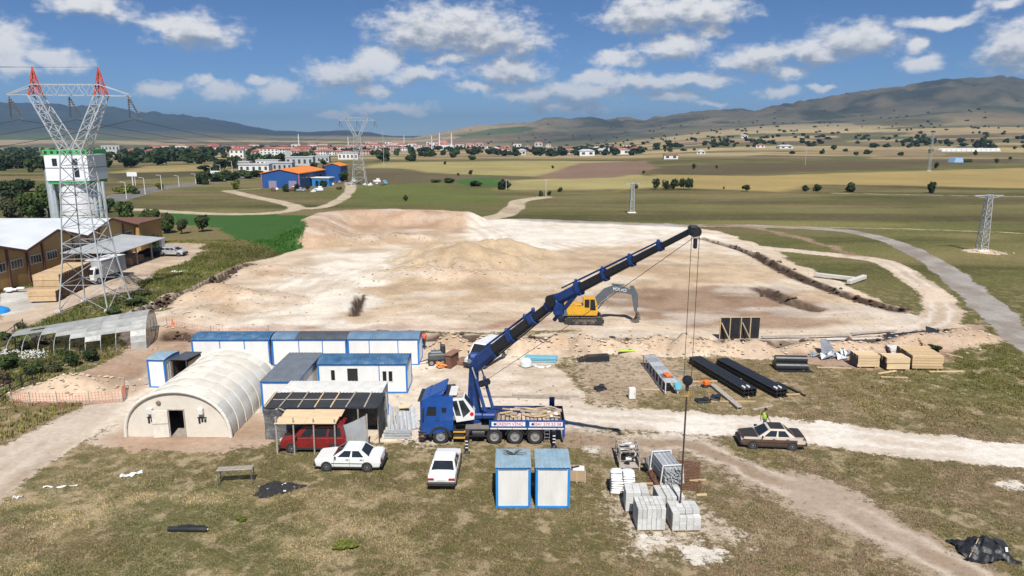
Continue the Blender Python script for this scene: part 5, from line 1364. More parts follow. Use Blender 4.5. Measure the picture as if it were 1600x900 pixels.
def pallet_base(o, w_, d_):
    for k in range(3): MB().box((-w_ / 2 + .06 + (w_ - .12) * k / 2, 0, .045), (.1, d_, .09)).build('runner', M_PALLET, o)
    for k in range(5): MB().box((0, -d_ / 2 + .06 + (d_ - .12) * k / 4, .102), (w_, .1, .022)).build('deck_board', M_PALLET, o)

def block_pallet(label, loc, rz, nx, ny, nz, bs, gap=.012, drop=(), wrap=False):
    bx, by, bz = bs
    o = thing('block_pallet', label, 'pallet', loc, rz, 'pallets of pale concrete blocks')
    pallet_base(o, nx * (bx + gap), ny * (by + gap))
    me = MB().box((0, 0, 0), bs, ch=.012).mesh('block', M_CONC)
    for i in range(nx):
        for j in range(ny):
            for k in range(nz):
                if (i, j, k) in drop: continue
                inner = 0 < i < nx - 1 and 0 < j < ny - 1 and k < nz - 1
                if inner: continue
                b = link('block', me, o, (-(nx - 1) / 2 * (bx + gap) + i * (bx + gap) + rm.uniform(-.006, .006), -(ny - 1) / 2 * (by + gap) + j * (by + gap) + rm.uniform(-.006, .006), .12 + bz / 2 + k * (bz + .008)))
                b.rotation_euler = (0, 0, rm.uniform(-.012, .012))
    if wrap:
        for k in range(2):
            H = nz * (bz + .008) + .13; x = -.3 + .6 * k; d = ny * (by + gap) / 2 + .006
            MB().box((x, -d, H / 2 + .05), (.02, .006, H - .1)).build('strap', M_TRIM, o); MB().box((x, 0, H + .004), (.02, 2 * d, .006)).build('strap', M_TRIM, o)
    return o
g = PZ(1071, 832); block_pallet('pale block pallet under the crane sling, front right, some top blocks missing', (g.x + .02, g.y + .62, 0), R(2), 4, 4, 4, (.36, .3, .24), drop=[(2, 0, 3), (3, 0, 3), (1, 0, 3)])
g = PZ(1017, 831); block_pallet('tall pale block pallet with narrow upright blocks, front left of the group', (g.x, g.y + .62, 0), R(1), 6, 5, 2, (.23, .25, .60))
g = PZ(996, 803); block_pallet('pale block pallet behind the front-left pallet, two tiers high, next to the bag pallet', (g.x, g.y + .6, 0), R(-3), 3, 3, 4, (.40, .36, .27))
g = PZ(1048, 812); block_pallet('strapped pale block pallet behind the pallet under the sling', (g.x + .02, g.y + .85, 0), R(4), 4, 4, 4, (.33, .33, .27), wrap=True)

# bags of cement on a pallet
g = PZ(974, 776); o = thing('bag_pallet', 'pallet stacked with white plastic bags left of the block pallets', 'pallet', (g.x, g.y + .6, 0), R(-4))
pallet_base(o, 1.35, 1.15)
def bag_mesh(sx, sy, sz):
    vs, fs = [], []; n, mm = 8, 6
    for i in range(n + 1):
        for j in range(mm + 1):
            u, v_ = 2 * i / n - 1, 2 * j / mm - 1
            e = (max(0, 1 - abs(u) ** 3.0) * max(0, 1 - abs(v_) ** 3.0)) ** .4
            vs.append((u * sx / 2 * (1 - .05 * abs(v_)), v_ * sy / 2, e * sz / 2))
    off = len(vs); vs += [(x, y, -z) for x, y, z in vs[:off]]
    for i in range(n):
        for j in range(mm):
            a = i * (mm + 1) + j; q = (a, a + mm + 1, a + mm + 2, a + 1); fs.append(q); fs.append(tuple(off + t for t in q[::-1]))
    return MB().add(vs, fs).mesh('bag', M_BAG, True)
bm1 = bag_mesh(.66, .42, .20)
for k in range(8):
    for i in range(2):
        for j in range(3):
            if k == 7 and rm.random() < .3: continue
            if 0 < k < 7 and j == 1 and False: continue
            b = link('bag', bm1, o, (-.33 + .66 * i + rm.uniform(-.03, .03), -.4 + .4 * j + rm.uniform(-.03, .03), .2 + .15 * k)); b.rotation_euler = (rm.uniform(-.04, .04), rm.uniform(-.04, .04), rm.uniform(-.08, .08))
# open crate with scrap
g = PZ(983, 733); o = thing('slatted_crate', 'long open wooden crate of white and grey scrap behind the bag pallet', 'crate', (g.x + .05, g.y + 1.0, 0), R(-2))
for s_ in (-1, 1):
    for k in range(3): MB().box((s_ * .62, 0, .25 + .4 * k), (.04, 2.2, .12)).build('side_slat', M_GREYW, o)
    for k in range(3): MB().box((s_ * .6, -1.05 + 1.05 * k, .6), (.08, .08, 1.2)).build('post', M_GREYW, o)
for k in range(5): MB().box((0, -1.05 + .52 * k, 1.17), (1.24, .09, .05)).build('top_slat', M_WOOD if k > 3 else M_GREYW, o)
MB().box((0, 0, .12), (1.2, 2.1, .06)).build('crate_floor', M_GREYW, o)
for i in range(22): MB().box((rm.uniform(-.42, .42), rm.uniform(-.95, .9), .5 + rm.uniform(0, .5)), (rm.uniform(.2, .6), rm.uniform(.1, .4), rm.uniform(.05, .2)), rz=rm.uniform(0, 3), rx=rm.uniform(-.2, .2), ch=.02).build('scrap_piece', (M_BAG, M_STEEL, M_TRIM, M_WHITE2)[i % 4], o)
# cardboard crate beside cabin
g = PZ(902, 755); o = thing('cardboard_crate', 'tan cardboard crate on a pallet right of the foreground cabins', 'crate', (g.x, g.y + .45, 0), R(-3))
pallet_base(o, 1.05, .85); cb = mat('cardboard', (.40, .29, .19), .85, 0, .1, 3)
MB().box((0, -.36, .45), (.98, .03, .62)).build('crate_side', cb, o); MB().box((0, .36, .45), (.98, .03, .62)).build('crate_side', cb, o)
for s_ in (-.48, .48): MB().box((s_, 0, .45), (.03, .69, .62)).build('crate_end', cb, o)
for s_ in (-.49, 0, .49): MB().box((s_, -.38, .45), (.06, .02, .64)).build('batten', M_WOOD, o)
MB().box((.1, .02, .66), (.7, .6, .12), rx=.1, ch=.05).build('wrapped_goods', M_BAG, o); MB().box((-.1, .1, .76), (.5, .12, .06), rz=.4).build('dark_strip', M_TRIM, o)
# rack of steel profiles
g = PZ(1050, 758); o = thing('profile_rack', 'steel rack holding a bundle of grey metal profiles behind the block pallets', 'rack', (g.x, g.y + .05, 0), R(8))
for (y, z) in ((0, 0), (1.9, 0)):
    for s_ in (-.72, .72): MB().bar((s_ * .98, y, 0), (s_ * .82, y, 1.28), .07).build('rack_post', M_WHITE2, o)
    MB().bar((-.62, y, 1.24), (.64, y, 1.24), .06).build('rack_rail', M_WHITE2, o); MB().bar((-.72, y, .1), (.72, y, .1), .07).build('rack_rail', M_WHITE2, o)
pm = MB().box((0, 1.0, 0), (.085, 2.5, .07)).mesh('profile', M_GALV)
for r_ in range(11):
    for c in range(11): 
        b = link('profile', pm, o, (-.50 + .10 * c + rm.uniform(-.015, .015), rm.uniform(-.12, .1), .18 + .092 * r_)); b.rotation_euler = (0, rm.uniform(-.4, .4), 0)
# rusty mesh panels on the ground
g = PZ(1052, 752); o = thing('rebar_mesh', 'rusty brown reinforcing mesh lying on the ground under the profile rack', 'mesh', (g.x + .25, g.y + .9, .03), R(-14))
for i in range(15): MB().bar((-1.5 + .21 * i, -1.9, 0), (-1.5 + .21 * i, 1.9, 0), .05, .03).build('mesh_bar', M_RUST, o)
for i in range(19): MB().bar((-1.55, -1.85 + .205 * i, .035), (1.55, -1.85 + .205 * i, .035), .05, .03).build('mesh_bar', M_RUST, o)
for (a, b, nm) in (((1000, 757), (1020, 757), 'a'), ((1077, 753), (1103, 751), 'b'), ((1088, 775), (1104, 774), 'c')):
    p, q = PZ(*a), PZ(*b); tag(MB().bar((p.x, p.y, .06), (q.x, q.y, .06), .11, .09).build('timber_bearer', M_WOOD), {'a': 'short pale timber bearer left of the rusty mesh', 'b': 'pale timber bearer sticking out right of the profile rack', 'c': 'pale timber bearer at the front right of the rusty mesh'}[nm], 'timber')
MB2 = MB(); p = PZ(1012, 732)
tag(MB().box((p.x, p.y, .35), (.3, .25, .7), rz=.3, rx=-.3).box((p.x - .1, p.y + .05, .72), (.5, .06, .05), rz=.3).build('steel_bracket', M_STEEL), 'small grey steel bracket standing between the crate and the profile rack', 'bracket')

# galvanised sheet pile leaning behind shed
o = thing('sheet_pile', 'heap of galvanised metal profiles leaning beside the black shed', 'metal heap', (-8.05, 46.0, 0), R(0))
for i in range(16):
    a = rm.uniform(-.15, .15)
    MB().bar((-.35 + .09 * i + rm.uniform(-.05, .05), -1.1 + rm.uniform(-.15, .15), .06 + .02 * (i % 3)), (-.85 + .09 * i + a, 1.3 + rm.uniform(-.2, .2), 1.15 - .03 * i + rm.uniform(-.1, .1)), .1, .06).build('profile', M_GALV, o)
for i in range(12): MB().bar((.5 + .09 * i, -.9 + .06 * i, .06), (.0 + .1 * i, 1.5, 1.25 - .04 * i), .11, .05).build('profile', M_GALV, o)
MB().box((.4, .9, 1.2), (.7, .4, .06), rz=.2, rx=.3).build('plywood_piece', M_PLY, o)
g = PZ(621, 686); o = thing('bar_bundle', 'bundle of grey metal bars on the ground beside the crane truck cab', 'metal bars', (g.x, g.y + .25, 0), R(0))
for r_ in range(4):
    for c in range(4): MB().bar((-.88 + rm.uniform(-.06, .06), -.2 + .13 * c, .08 + .12 * r_), (.88 + rm.uniform(-.06, .06), -.2 + .13 * c + rm.uniform(-.03, .03), .08 + .12 * r_), .07).build('bar', M_GALV, o)
for a, b in (((585, 688), (600, 668)), ((600, 693), (628, 692))):
    p, q = PZ(*a), PZ(*b); tag(MB().bar((p.x, p.y, .05), (q.x, q.y, .06), .16, .07).build('timber_plank', M_WOOD), 'timber plank on the ground beside the shed right wall' if a[0] == 585 else 'timber plank lying in front of the grey bar bundle', 'plank')

# burnt patch and bench frame
def ash():
    g = PZ(432, 764); o = thing('ash_heap', 'black burnt ash heap on the grass beside the bench frame', 'ash heap', (g.x, g.y, 0))
    n = 40; vs = [(0, 0, .10)]; fs = []
    for k, rr in enumerate((.35, .7, 1.0)):
        for i in range(n):
            a = 2 * math.pi * i / n; q = rr * (1 + .18 * math.sin(3 * a + 1) + .1 * math.sin(7 * a))
            vs.append((1.4 * q * math.cos(a) + .2 * math.sin(a) * q, 1.0 * q * math.sin(a) + .12 * q * math.cos(a), (.09, .06, -.03)[k] + rm.uniform(-.015, .02)))
    for i in range(n):
        j = (i + 1) % n; fs.append((0, 1 + i, 1 + j))
        for k in range(2): fs.append((1 + k * n + i, 1 + (k + 1) * n + i, 1 + (k + 1) * n + j, 1 + k * n + j))
    MB().add(vs, fs).build('ash', mat('ash', (.022, .021, .021), .95, 0, .5, 6, bump=.6, bscale=14, dirt=.3, dirtcol=(.09, .085, .08)), o)
    for i in range(30):
        a = rm.uniform(0, 6.28); q = rm.uniform(0, 1) ** .5
        MB().box((1.2 * q * math.cos(a), .65 * q * math.sin(a), .08), (rm.uniform(.06, .16), rm.uniform(.04, .1), .05), rz=rm.uniform(0, 3), rx=rm.uniform(-.4, .4)).build('charred_bit', (M_TRIM, M_GREYW, M_BAG)[0 if i % 5 else 1 + (i % 2)], o)
ash()
g = PZ(366, 760); o = thing('bench_frame', 'grey metal bench frame with slatted top standing on the grass', 'bench', (g.x, g.y + .35, 0), R(7))
gm = mat('dark_galv', (.17, .17, .17), .6, .4, .2, 4)
for k in range(5): MB().box((0, -.22 + .11 * k, .98), (2.0, .06, .04)).build('slat', M_GREYW, o)
for sx in (-.95, .95):
    for sy in (-.26, .26): MB().bar((sx, sy * 1.2, 0), (sx * .98, sy, .97), .045).build('leg', gm, o)
    MB().bar((sx, -.3, .35), (sx, .3, .35), .035).build('brace', gm, o)
MB().bar((-.95, .3, .3), (.95, .3, .3), .035).build('stretcher', gm, o)
# black roll in the foreground
p, q = PZ(261, 833), PZ(322, 834); o = thing('membrane_roll', 'black membrane roll lying on the foreground grass', 'roll', ((p.x + q.x) / 2, p.y + .15, 0), R(-1))
L = (q - p).length
MB().cyl((-L / 2, 0, .14), (L / 2, 0, .14), .14, .13, 16).build('roll', M_BLKP, o); MB().cyl((-L / 2 - .04, 0, .14), (L / 2 + .06, 0, .14), .05, .05, 10).build('core_tube', M_WOOD, o)
MB().add([(-.6, .1, .24), (.5, .1, .26), (.75, .5, .05), (-.8, .55, .04), (-.1, .3, .24)], [(0, 1, 4), (1, 2, 4), (2, 3, 4), (3, 0, 4)]).build('loose_flap', M_BLKP, o)
# tarp heap with shovel
g = PZ(1550, 876); o = thing('tarp_heap', 'crumpled black plastic tarp heap in the bottom right corner', 'tarp heap', (g.x, g.y + .7, 0))
n = 26; vs, fs = [], []
for i in range(n):
    for j in range(n):
        u, v_ = 2 * i / (n - 1) - 1, 2 * j / (n - 1) - 1; rr = math.hypot(u, v_)
        h = .75 * max(0, 1 - rr * .85) ** .8 + .16 * math.sin(u * 7 + v_ * 3) * math.cos(v_ * 8 - u * 2) * (1 - .5 * rr) + .10 * math.sin(u * 17 + 2 * v_) * math.sin(v_ * 13)
        vs.append((u * 1.15 + .12 * math.sin(v_ * 6), v_ * .95 + .12 * math.sin(u * 5), max(.02, h)))
for i in range(n - 1):
    for j in range(n - 1): k = i * n + j; fs.append((k, k + n, k + n + 1, k + 1))
MB().add(vs, fs).build('sheet', M_TARP, o, smooth=True)
MB().add([(.5, .3, .7), (1.1, .25, .5), (1.35, -.15, .12), (.7, .0, .45)], [(0, 1, 2, 3)]).build('loose_flap', M_TARP, o)
MB().box((.82, -.42, .42), (.12, .05, .2), rx=-.4).build('paper_tag', M_BAG, o)
s2 = thing('shovel', 'wooden-handled shovel leaning on the black tarp heap', 'shovel', (g.x - 1.05, g.y + .1, 0))
MB().cyl((0, 0, .12), (.75, .6, .75), .02, .02, 8).build('handle', M_WOOD, s2); MB().box((-.1, -.08, .08), (.3, .22, .02), rz=.6, ry=.5).build('blade', M_TRIM, s2)
# white plastic scraps on the grass
for k, (a, sx, sy, lb) in enumerate(((( 205, 742), 1.2, .5, 'torn white plastic strip on the grass left of the bench'), ((95, 762), 1.9, .14, 'long thin white plastic strip on the left grass'), ((28, 778), .5, .25, 'small white plastic scrap at the left edge of the grass'), ((285, 424), 3.2, 1.2, 'white plastic sheet on the bank beside the factory yard'))):
    g = PZ(*a); m = MB(); nn = 10
    vs, fs = [], []
    for i in range(nn + 1):
        w_ = sy * (.4 + .6 * abs(math.sin(i * 1.7 + k))); x = -sx / 2 + sx * i / nn
        vs += [(x, -w_ / 2 + .1 * math.sin(i), .05 + .05 * math.sin(i * 2.1)), (x, w_ / 2 + .1 * math.sin(i), .06 + .06 * math.sin(i * 1.3 + 1))]
    for i in range(nn): fs.append((2 * i, 2 * i + 2, 2 * i + 3, 2 * i + 1))
    ob = m.add(vs, fs).build('plastic_scrap', M_BAG); ob.location = (g.x, g.y, TH(g.x, g.y)); ob.rotation_euler = (0, 0, (.55, .12, .3, .1)[k]); tag(ob, lb, 'plastic')

# ---- items in the yard behind the truck
g = PZ(680, 572); o = thing('air_compressor', 'dark portable compressor with wheels beside the cabins', 'compressor', (g.x + .1, g.y + .5, 0), R(10))
MB().box((0, 0, .75), (1.5, .8, .6), ch=.1).build('body', mat('machine_grey', (.09, .10, .11), .5, .2), o); MB().cyl((-.5, 0, 1.05), (.5, 0, 1.05), .28, .28, 16).build('tank', MATS['machine_grey'], o)
MB().box((.55, 0, 1.35), (.45, .5, .9), ch=.08).build('engine', M_TRIM, o); MB().cyl((.4, .2, 1.5), (.4, .2, 2.0), .06, .06, 10).build('exhaust', M_RUST, o)
for sx in (-.5, .5):
    for sy in (-.42, .42): wheel(o, sx, sy, .3, .16, -1 if sy < 0 else 1)
MB().bar((-.75, 0, .5), (-1.5, 0, .3), .07).build('tow_bar', M_TRIM, o)
g = PZ(704, 576); o = thing('steel_box', 'tall rusty brown steel box in the yard behind the truck', 'steel box', (g.x + .1, g.y + .55, 0), R(-24))
MB().box((0, 0, .68), (.5, 1.5, 1.1)).build('body', M_RUST, o); MB().box((0, 0, 1.29), (.75, 1.7, .12), ch=.02).build('lid', mat('rust_lid', (.24, .13, .09), .8, 0, .25, 3), o)
for s_ in (-.6, .6): MB().box((0, s_, .06), (.5, .1, .12)).build('skid', M_RUST, o)
g = PZ(722, 570); o = thing('steel_plate_stack', 'low stack of rusty steel plates beside the brown steel box', 'steel plates', (g.x, g.y + .4, 0), R(-24))
for k in range(4): MB().box((0, 0, .06 + .09 * k), (.9, 1.5, .085), rz=rm.uniform(-.05, .05)).build('plate', MATS['rust_lid'], o)
g = PZ(692, 576); o = MB(); 
for k in range(7): o.box((g.x + rm.uniform(-.35, .35), g.y + rm.uniform(-.05, .25), .14 + .06 * k), (.5, .4, .12), rz=rm.uniform(0, 3), rx=rm.uniform(-.3, .3), ch=.05)
tag(o.build('orange_tarp', mat('orange_cloth', (.75, .27, .07), .7, 0, .15, 3)), 'crumpled orange cloth beside the rusty steel box', 'cloth')
g = PZ(844, 566); o = thing('pipe_bundle', 'bundle of pale blue plastic pipes lying in the yard', 'pipes', (g.x + .1, g.y + .3, 0), R(-4))
for r_ in range(3):
    for c in range(7): MB().cyl((-1.45 + rm.uniform(-.1, .1), -.4 + .14 * c + .07 * r_, .09 + .13 * r_), (1.45 + rm.uniform(-.15, .1), -.4 + .14 * c + .07 * r_, .09 + .13 * r_), .07, .07, 8).build('pipe', mat('pale_blue_plastic', (.13, .33, .42), .45, 0, .1, 3, ovar=.15), o)
g = PZ(822, 575); o = thing('wrapped_pallet', 'pallet of goods wrapped in white film beside the blue pipes', 'pallet', (g.x, g.y + .4, 0), R(38))
pallet_base(o, 1.0, 1.0); MB().lathe([(.52, .12), (.5, .5), (.34, .72), (.05, .78)], (0, 0, 0), 'Z', 12).build('wrapped_load', mat('film_wrap', (.62, .70, .74), .3, 0, .15, 5, bump=.4), o)
for k, a in enumerate(((845, 575), (857, 574), (836, 573))):
    g = PZ(*a); tag(MB().box((g.x, g.y, .08), (.6, .25, .14), rz=k, ch=.05).build('film_scrap', MATS['film_wrap']), ('crumpled film scrap in front of the blue pipes, left', 'crumpled film scrap in front of the blue pipes, right', 'crumpled film scrap next to the wrapped pallet')[(1, 0, 2).index(k) if False else (1, 0, 2)[k] if False else k] if False else ('middle film scrap in front of the blue pipes', 'rightmost film scrap in front of the blue pipes', 'film scrap next to the wrapped pallet')[k], 'plastic')
for k, (a, b) in enumerate((((755, 621), (890, 624)), ((800, 619), (905, 621)))):
    p, q = PZ(*a), PZ(*b); tag(MB().bar((p.x, p.y, .07), (q.x, q.y, .07), .12, .14).build('steel_beam', M_GREYW), ('long grey steel beam on the ground behind the truck, nearer one', 'long grey steel beam on the ground behind the truck, farther one')[k], 'beam')
# black wedge pile and rolls
def wedge(px0, px1, py, h, lab, nm='black_sheet_pile'):
    p, q = PZ(px0, py), PZ(px1, py); o = thing(nm, lab, 'sheet pile', ((p.x + q.x) / 2, p.y + .6, 0), R(3)); L = (q - p).length
    for k in range(5): MB().box((L * .04 * k, 0, .06 + h / 5 * k), (L * (1 - .08 * k), 1.2 - .1 * k, h / 5 + .02), rz=rm.uniform(-.03, .03), ry=R(-2)).build('sheet', M_BLKP, o)
    for s_ in (-.3, .3): MB().box((s_ * L, 0, .02), (.1, 1.5, .08)).build('bearer', M_GREYW, o)
wedge(903, 952, 566, .45, 'low pile of black sheets at the edge of the materials yard')
g = PZ(1238, 579); o = thing('black_roll_stack', 'thick bundle of black plastic sheet rolled up on the grass', 'roll', (g.x, g.y + .6, 0), R(-4))
for (y, z) in ((-.4, .32), (.28, .32), (-.06, .86)): MB().cyl((-1.35, y, z), (1.35, y, z), .34, .34, 14).build('roll', M_BLKP, o)
MB().box((.2, -.5, .04), (2.9, 1.2, .04)).build('loose_sheet', M_TARP, o)
# white cabinet
g = PZ(988, 625); o = thing('white_cabinet', 'small white metal cabinet standing alone by the dirt road', 'cabinet', (g.x, g.y + .25, 0), R(0))
MB().box((0, 0, .47), (.5, .4, .86), ch=.02).build('case', M_WHITE, o); MB().box((0, -.205, .47), (.44, .012, .78)).build('door', M_WHITE2, o); MB().box((.16, -.215, .5), (.03, .015, .12)).build('handle', M_TRIM, o)
# small black scrap, orange machine
g = PZ(938, 609); tag(MB().box((g.x, g.y, .12), (.9, .7, .2), rz=.5, rx=.15, ch=.05).box((g.x + .1, g.y + .2, .28), (.5, .4, .16), rz=1.2, ch=.05).build('black_scrap', M_BLKP), 'small lump of black sheet scrap left of the white cabinet', 'scrap')
g = PZ(1104, 606); o = thing('plate_compactor', 'small orange machine beside the grey steel channel', 'machine', (g.x, g.y + .2, 0), R(20))
MB().box((0, 0, .12), (.7, .5, .1), ch=.03).build('base_plate', M_TRIM, o); MB().box((0, 0, .38), (.45, .4, .4), ch=.06).build('engine', M_ORANGE, o); MB().tube([(-.3, -.15, .3), (-.7, -.15, .75), (-.7, .15, .75), (-.3, .15, .3)], .025, 8).build('handle', M_ORANGE, o)
p, q = PZ(1113, 604), PZ(1156, 640); o = thing('steel_channel', 'long pale grey steel channel lying diagonally in front of the black beams', 'steel channel', (0, 0, 0))
MB().bar((p.x, p.y, .2), (q.x, q.y, .2), .42, .06).build('web', M_GREYW, o); 
for s_ in (-.19, .19): MB().bar((p.x + s_, p.y + s_ * .5, .13), (q.x + s_, q.y + s_ * .5, .13), .04, .16).build('flange', M_GREYW, o)
for k, a in enumerate(((1098, 628), (1118, 624))):
    g = PZ(*a); tag(MB().box((g.x, g.y, .12), (1.1, .7, .16), rz=.2 + k, rx=.1, ch=.04).box((g.x + .2, g.y + .1, .25), (.6, .4, .12), rz=1, ch=.04).build('black_scrap', M_BLKP), ('flat black sheet scrap below the orange machine, left', 'flat black sheet scrap below the orange machine, right')[k], 'scrap')
# the two long black beams on timber bearers
def long_beam(a, b, lab):
    p, q = PZ(*a), PZ(*b); d = (q - p); L = d.length; rz = math.atan2(d.y, d.x)
    o = thing('black_beam_stack', lab, 'beams', ((p.x + q.x) / 2, (p.y + q.y) / 2, 0), rz, 'long black beam stacks')
    for r_ in range(2):
        for c in range(4): 
            b_ = MB()
            yy = -.45 + .3 * c
            b_.box((rm.uniform(-.2, .2), yy, .24 + .3 * r_), (L, .05, .26)); b_.box((0, yy, .12 + .3 * r_), (L, .24, .03)); b_.box((0, yy, .37 + .3 * r_), (L, .24, .03))
            b_.build('beam', M_BLKP, o)
    for k in range(5): MB().box((-L * .42 + L * .21 * k, 0, .05), (.12, 2.4 if k % 2 else 1.9, .1), rz=-rz + R(rm.uniform(-4, 4)) + R(90) * 0).build('bearer', M_WOOD, o)
    for k in range(2): MB().cyl((L * .42, -.3 + .4 * k, .72), (L * .46, -.3 + .4 * k, .72), .08, .08, 8).build('end_cap', M_BAG, o)
long_beam((1085, 568), (1172, 621), 'stack of long black beams, the left one of the diagonal pair')
long_beam((1127, 571), (1222, 622), 'stack of long black beams, the right one of the diagonal pair')
p, q = PZ(1214, 599), PZ(1258, 620); tag(MB().bar((p.x, p.y, .1), (q.x, q.y, .1), .12, .12).build('black_beam', M_BLKP), 'single thin black beam right of the long beam stacks', 'beam')
for k, (a, b) in enumerate((((1176, 641), (1207, 635)), ((1222, 618), (1256, 616)), ((1190, 601), (1230, 600)), ((985, 578), (1006, 578)), ((988, 591), (1012, 590)), ((1002, 609), (1030, 610)), ((1042, 578), (1090, 582)), ((1078, 597), (1125, 596)), ((1082, 603), (1100, 603)), ((1105, 628), (1180, 628)))):
    p, q = PZ(*a), PZ(*b)
    lab = ('pale plank lying at the road edge behind the walking worker', 'pale plank under the right end of the thin black beam', 'pale plank right of the diagonal beam stacks', 'pale plank left of the steel ladder frame, farthest', 'pale plank left of the steel ladder frame, middle', 'pale plank left of the near end of the steel ladder frame', 'long pale plank between the steel frame and the black beams', 'pale plank left of the black beams near the orange machine', 'short pale plank left of the orange machine', 'long pale plank below the black scrap')[k]
    tag(MB().bar((p.x, p.y, .05), (q.x, q.y, .05), .14, .07).build('timber_plank', M_WOOD if k % 2 else M_GREYW), lab, 'plank', 'planks on the materials yard')
# steel lattice frame bundle
p, q = PZ(1008, 572), PZ(1043, 618); d = q - p; L = d.length; rz = math.atan2(d.y, d.x)
o = thing('steel_ladder_frame', 'long galvanised steel box frame lying diagonally on the materials yard', 'steel frame', ((p.x + q.x) / 2 + .35, (p.y + q.y) / 2 + .2, 0), rz)
for sy in (-.5, .5):
    for z in (.1, .95): MB().bar((-L / 2, sy, z), (L / 2, sy, z), .09).build('chord', M_WHITE2 if z < .5 else M_GALV, o)
for i in range(8):
    x = -L / 2 + L * i / 7
    for sy in (-.5, .5): MB().bar((x, sy, .1), (x, sy, .95), .07).build('upright', M_WHITE2, o)
for i in range(7):
    x = -L / 2 + L * (i + .5) / 7
    MB().box((x, 0, .99), (L / 7 - .03, .96, .03), rx=R(rm.uniform(-2, 2))).build('tray_sheet', M_GALV if i != 5 else M_ROOFG, o)
MB().box((L * .28, .05, 1.1), (.7, .5, .22), rz=.3, ch=.06).build('orange_bag', M_ORANGE, o); MB().cyl((L / 2 - .1, .45, .75), (L / 2 + .15, .5, .75), .3, .3, 16).build('blue_reel', mat('cyan_plastic', (.15, .5, .62), .4), o)

# ---- timber stacks at the right
def timber_stack(a, w_, d_, h_, lab, nlay=5, nb=8, m=M_PLY, rz=0, hollow=False):
    g = GP(*a); o = thing('timber_stack', lab, 'timber', (g.x, g.y + d_ / 2, g.z), R(rz), 'timber stacks by the spoil heaps')
    for k in range(nlay):
        z = .12 + (h_ / nlay) * (k + .5)
        for j in range(nb):
            if 0 < j < nb - 1 and k < nlay - 1: continue
            MB().box((rm.uniform(-.04, .04), -d_ / 2 + d_ / nb * (j + .5), z), (w_ * (1 + rm.uniform(-.02, .02)), d_ / nb * .93, h_ / nlay * .88)).build('plank', m, o)
    for s_ in (-.35, .35): MB().box((s_ * w_, 0, .05), (.1, d_, .1)).build('bearer', M_GREYW, o)
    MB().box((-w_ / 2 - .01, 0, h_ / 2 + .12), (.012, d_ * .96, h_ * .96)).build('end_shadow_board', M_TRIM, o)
timber_stack((1356, 576), 1.9, 1.5, 1.05, 'pale plywood stack with dark open end, left of the timber stacks', 4)
timber_stack((1403, 579), 2.0, 1.5, 1.05, 'pale plywood stack in the middle of the timber stacks', 2, 6)
timber_stack((1450, 578), 2.6, 3.0, 1.2, 'tallest stack of yellow planks, right of the timber stacks', 5, 10, M_WOOD, -3)
timber_stack((1420, 556), 3.0, 1.4, .5, 'low stack of weathered boards behind the timber stacks', 2, 6, M_WHITE2, -8)
for k, (a, b) in enumerate((((1452, 581), (1506, 580)), ((1376, 590), (1418, 592)), ((1372, 585), (1400, 580)), ((1418, 530), (1452, 552)), ((1405, 532), (1430, 541)), ((1478, 554), (1504, 560)), ((1276, 575), (1330, 577)))):
    p, q = GP(*a), GP(*b)
    lab = ('long yellow plank lying in front of the tall plank stack', 'pale plank on the grass in front of the plywood stacks, lower', 'pale plank on the grass in front of the plywood stacks, upper', 'pale plank sloping off the back of the timber stacks', 'short pale plank behind the timber stacks', 'thin pale plank right of the tall plank stack', 'grey plank lying left of the plywood stacks')[k]
    tag(MB().bar((p.x, p.y, p.z + .06 + (.9 if k == 3 else 0)), (q.x, q.y, q.z + .06 + (.5 if k == 3 else 0)), .22, .06).build('timber_plank', M_WOOD), lab, 'plank', 'planks by the timber stacks')
# crumpled metal foil sheets
g = GP(1295, 560); o = thing('foil_sheets', 'crumpled silver insulation foil sheets left of the timber stacks', 'foil', (g.x, g.y, g.z))
fm = mat('silver_foil', (.42, .45, .48), .35, .6, .2, 4, bump=.4)
for i in range(16):
    x = rm.uniform(-2.0, 3.6); y = rm.uniform(-.6, 1.2); s_ = rm.uniform(.6, 1.3)
    MB().add([(x, y, .05), (x + s_, y + .1, .2 + rm.uniform(0, .3)), (x + s_ * 1.1, y + .5, .1), (x + .1, y + .6, .35 + rm.uniform(0, .3)), (x + s_ * .5, y + .3, .35)], [(0, 1, 4), (1, 2, 4), (2, 3, 4), (3, 0, 4)]).build('foil_sheet', fm, o)
MB().add([(-.3, .9, .2), (.2, .9, .2), (.1, 1.2, 1.5), (-.4, 1.2, 1.55), (.9, 1.1, .6), (1.1, 1.2, .5)], [(0, 1, 2, 3), (1, 4, 5, 2)]).build('foil_sheet', fm, o)
# black billboard-like panel on timber frame
g = GP(1156, 531); o = thing('black_screen', 'free-standing black panel wall on timber struts by the trench', 'screen', (g.x, g.y + .3, TH(g.x, g.y + .3)), R(2))
for k in range(4): MB().box((-1.5 + 1.0 * k, 0, 1.1), (.98, .03, 2.2)).build('panel', M_BLKP, o)
for x in (-2.0, -1.0, .1, 1.05): MB().box((x, -.06, 1.1), (.09, .07, 2.2)).build('post', M_WOOD, o)
for x in (-1.9, .2): MB().bar((x, -.1, 1.7), (x + .7, -.9, .02), .08).build('strut', M_WOOD, o)
MB().box((0, -.03, 2.22), (4.0, .12, .06)).build('top_rail', M_WOOD, o)
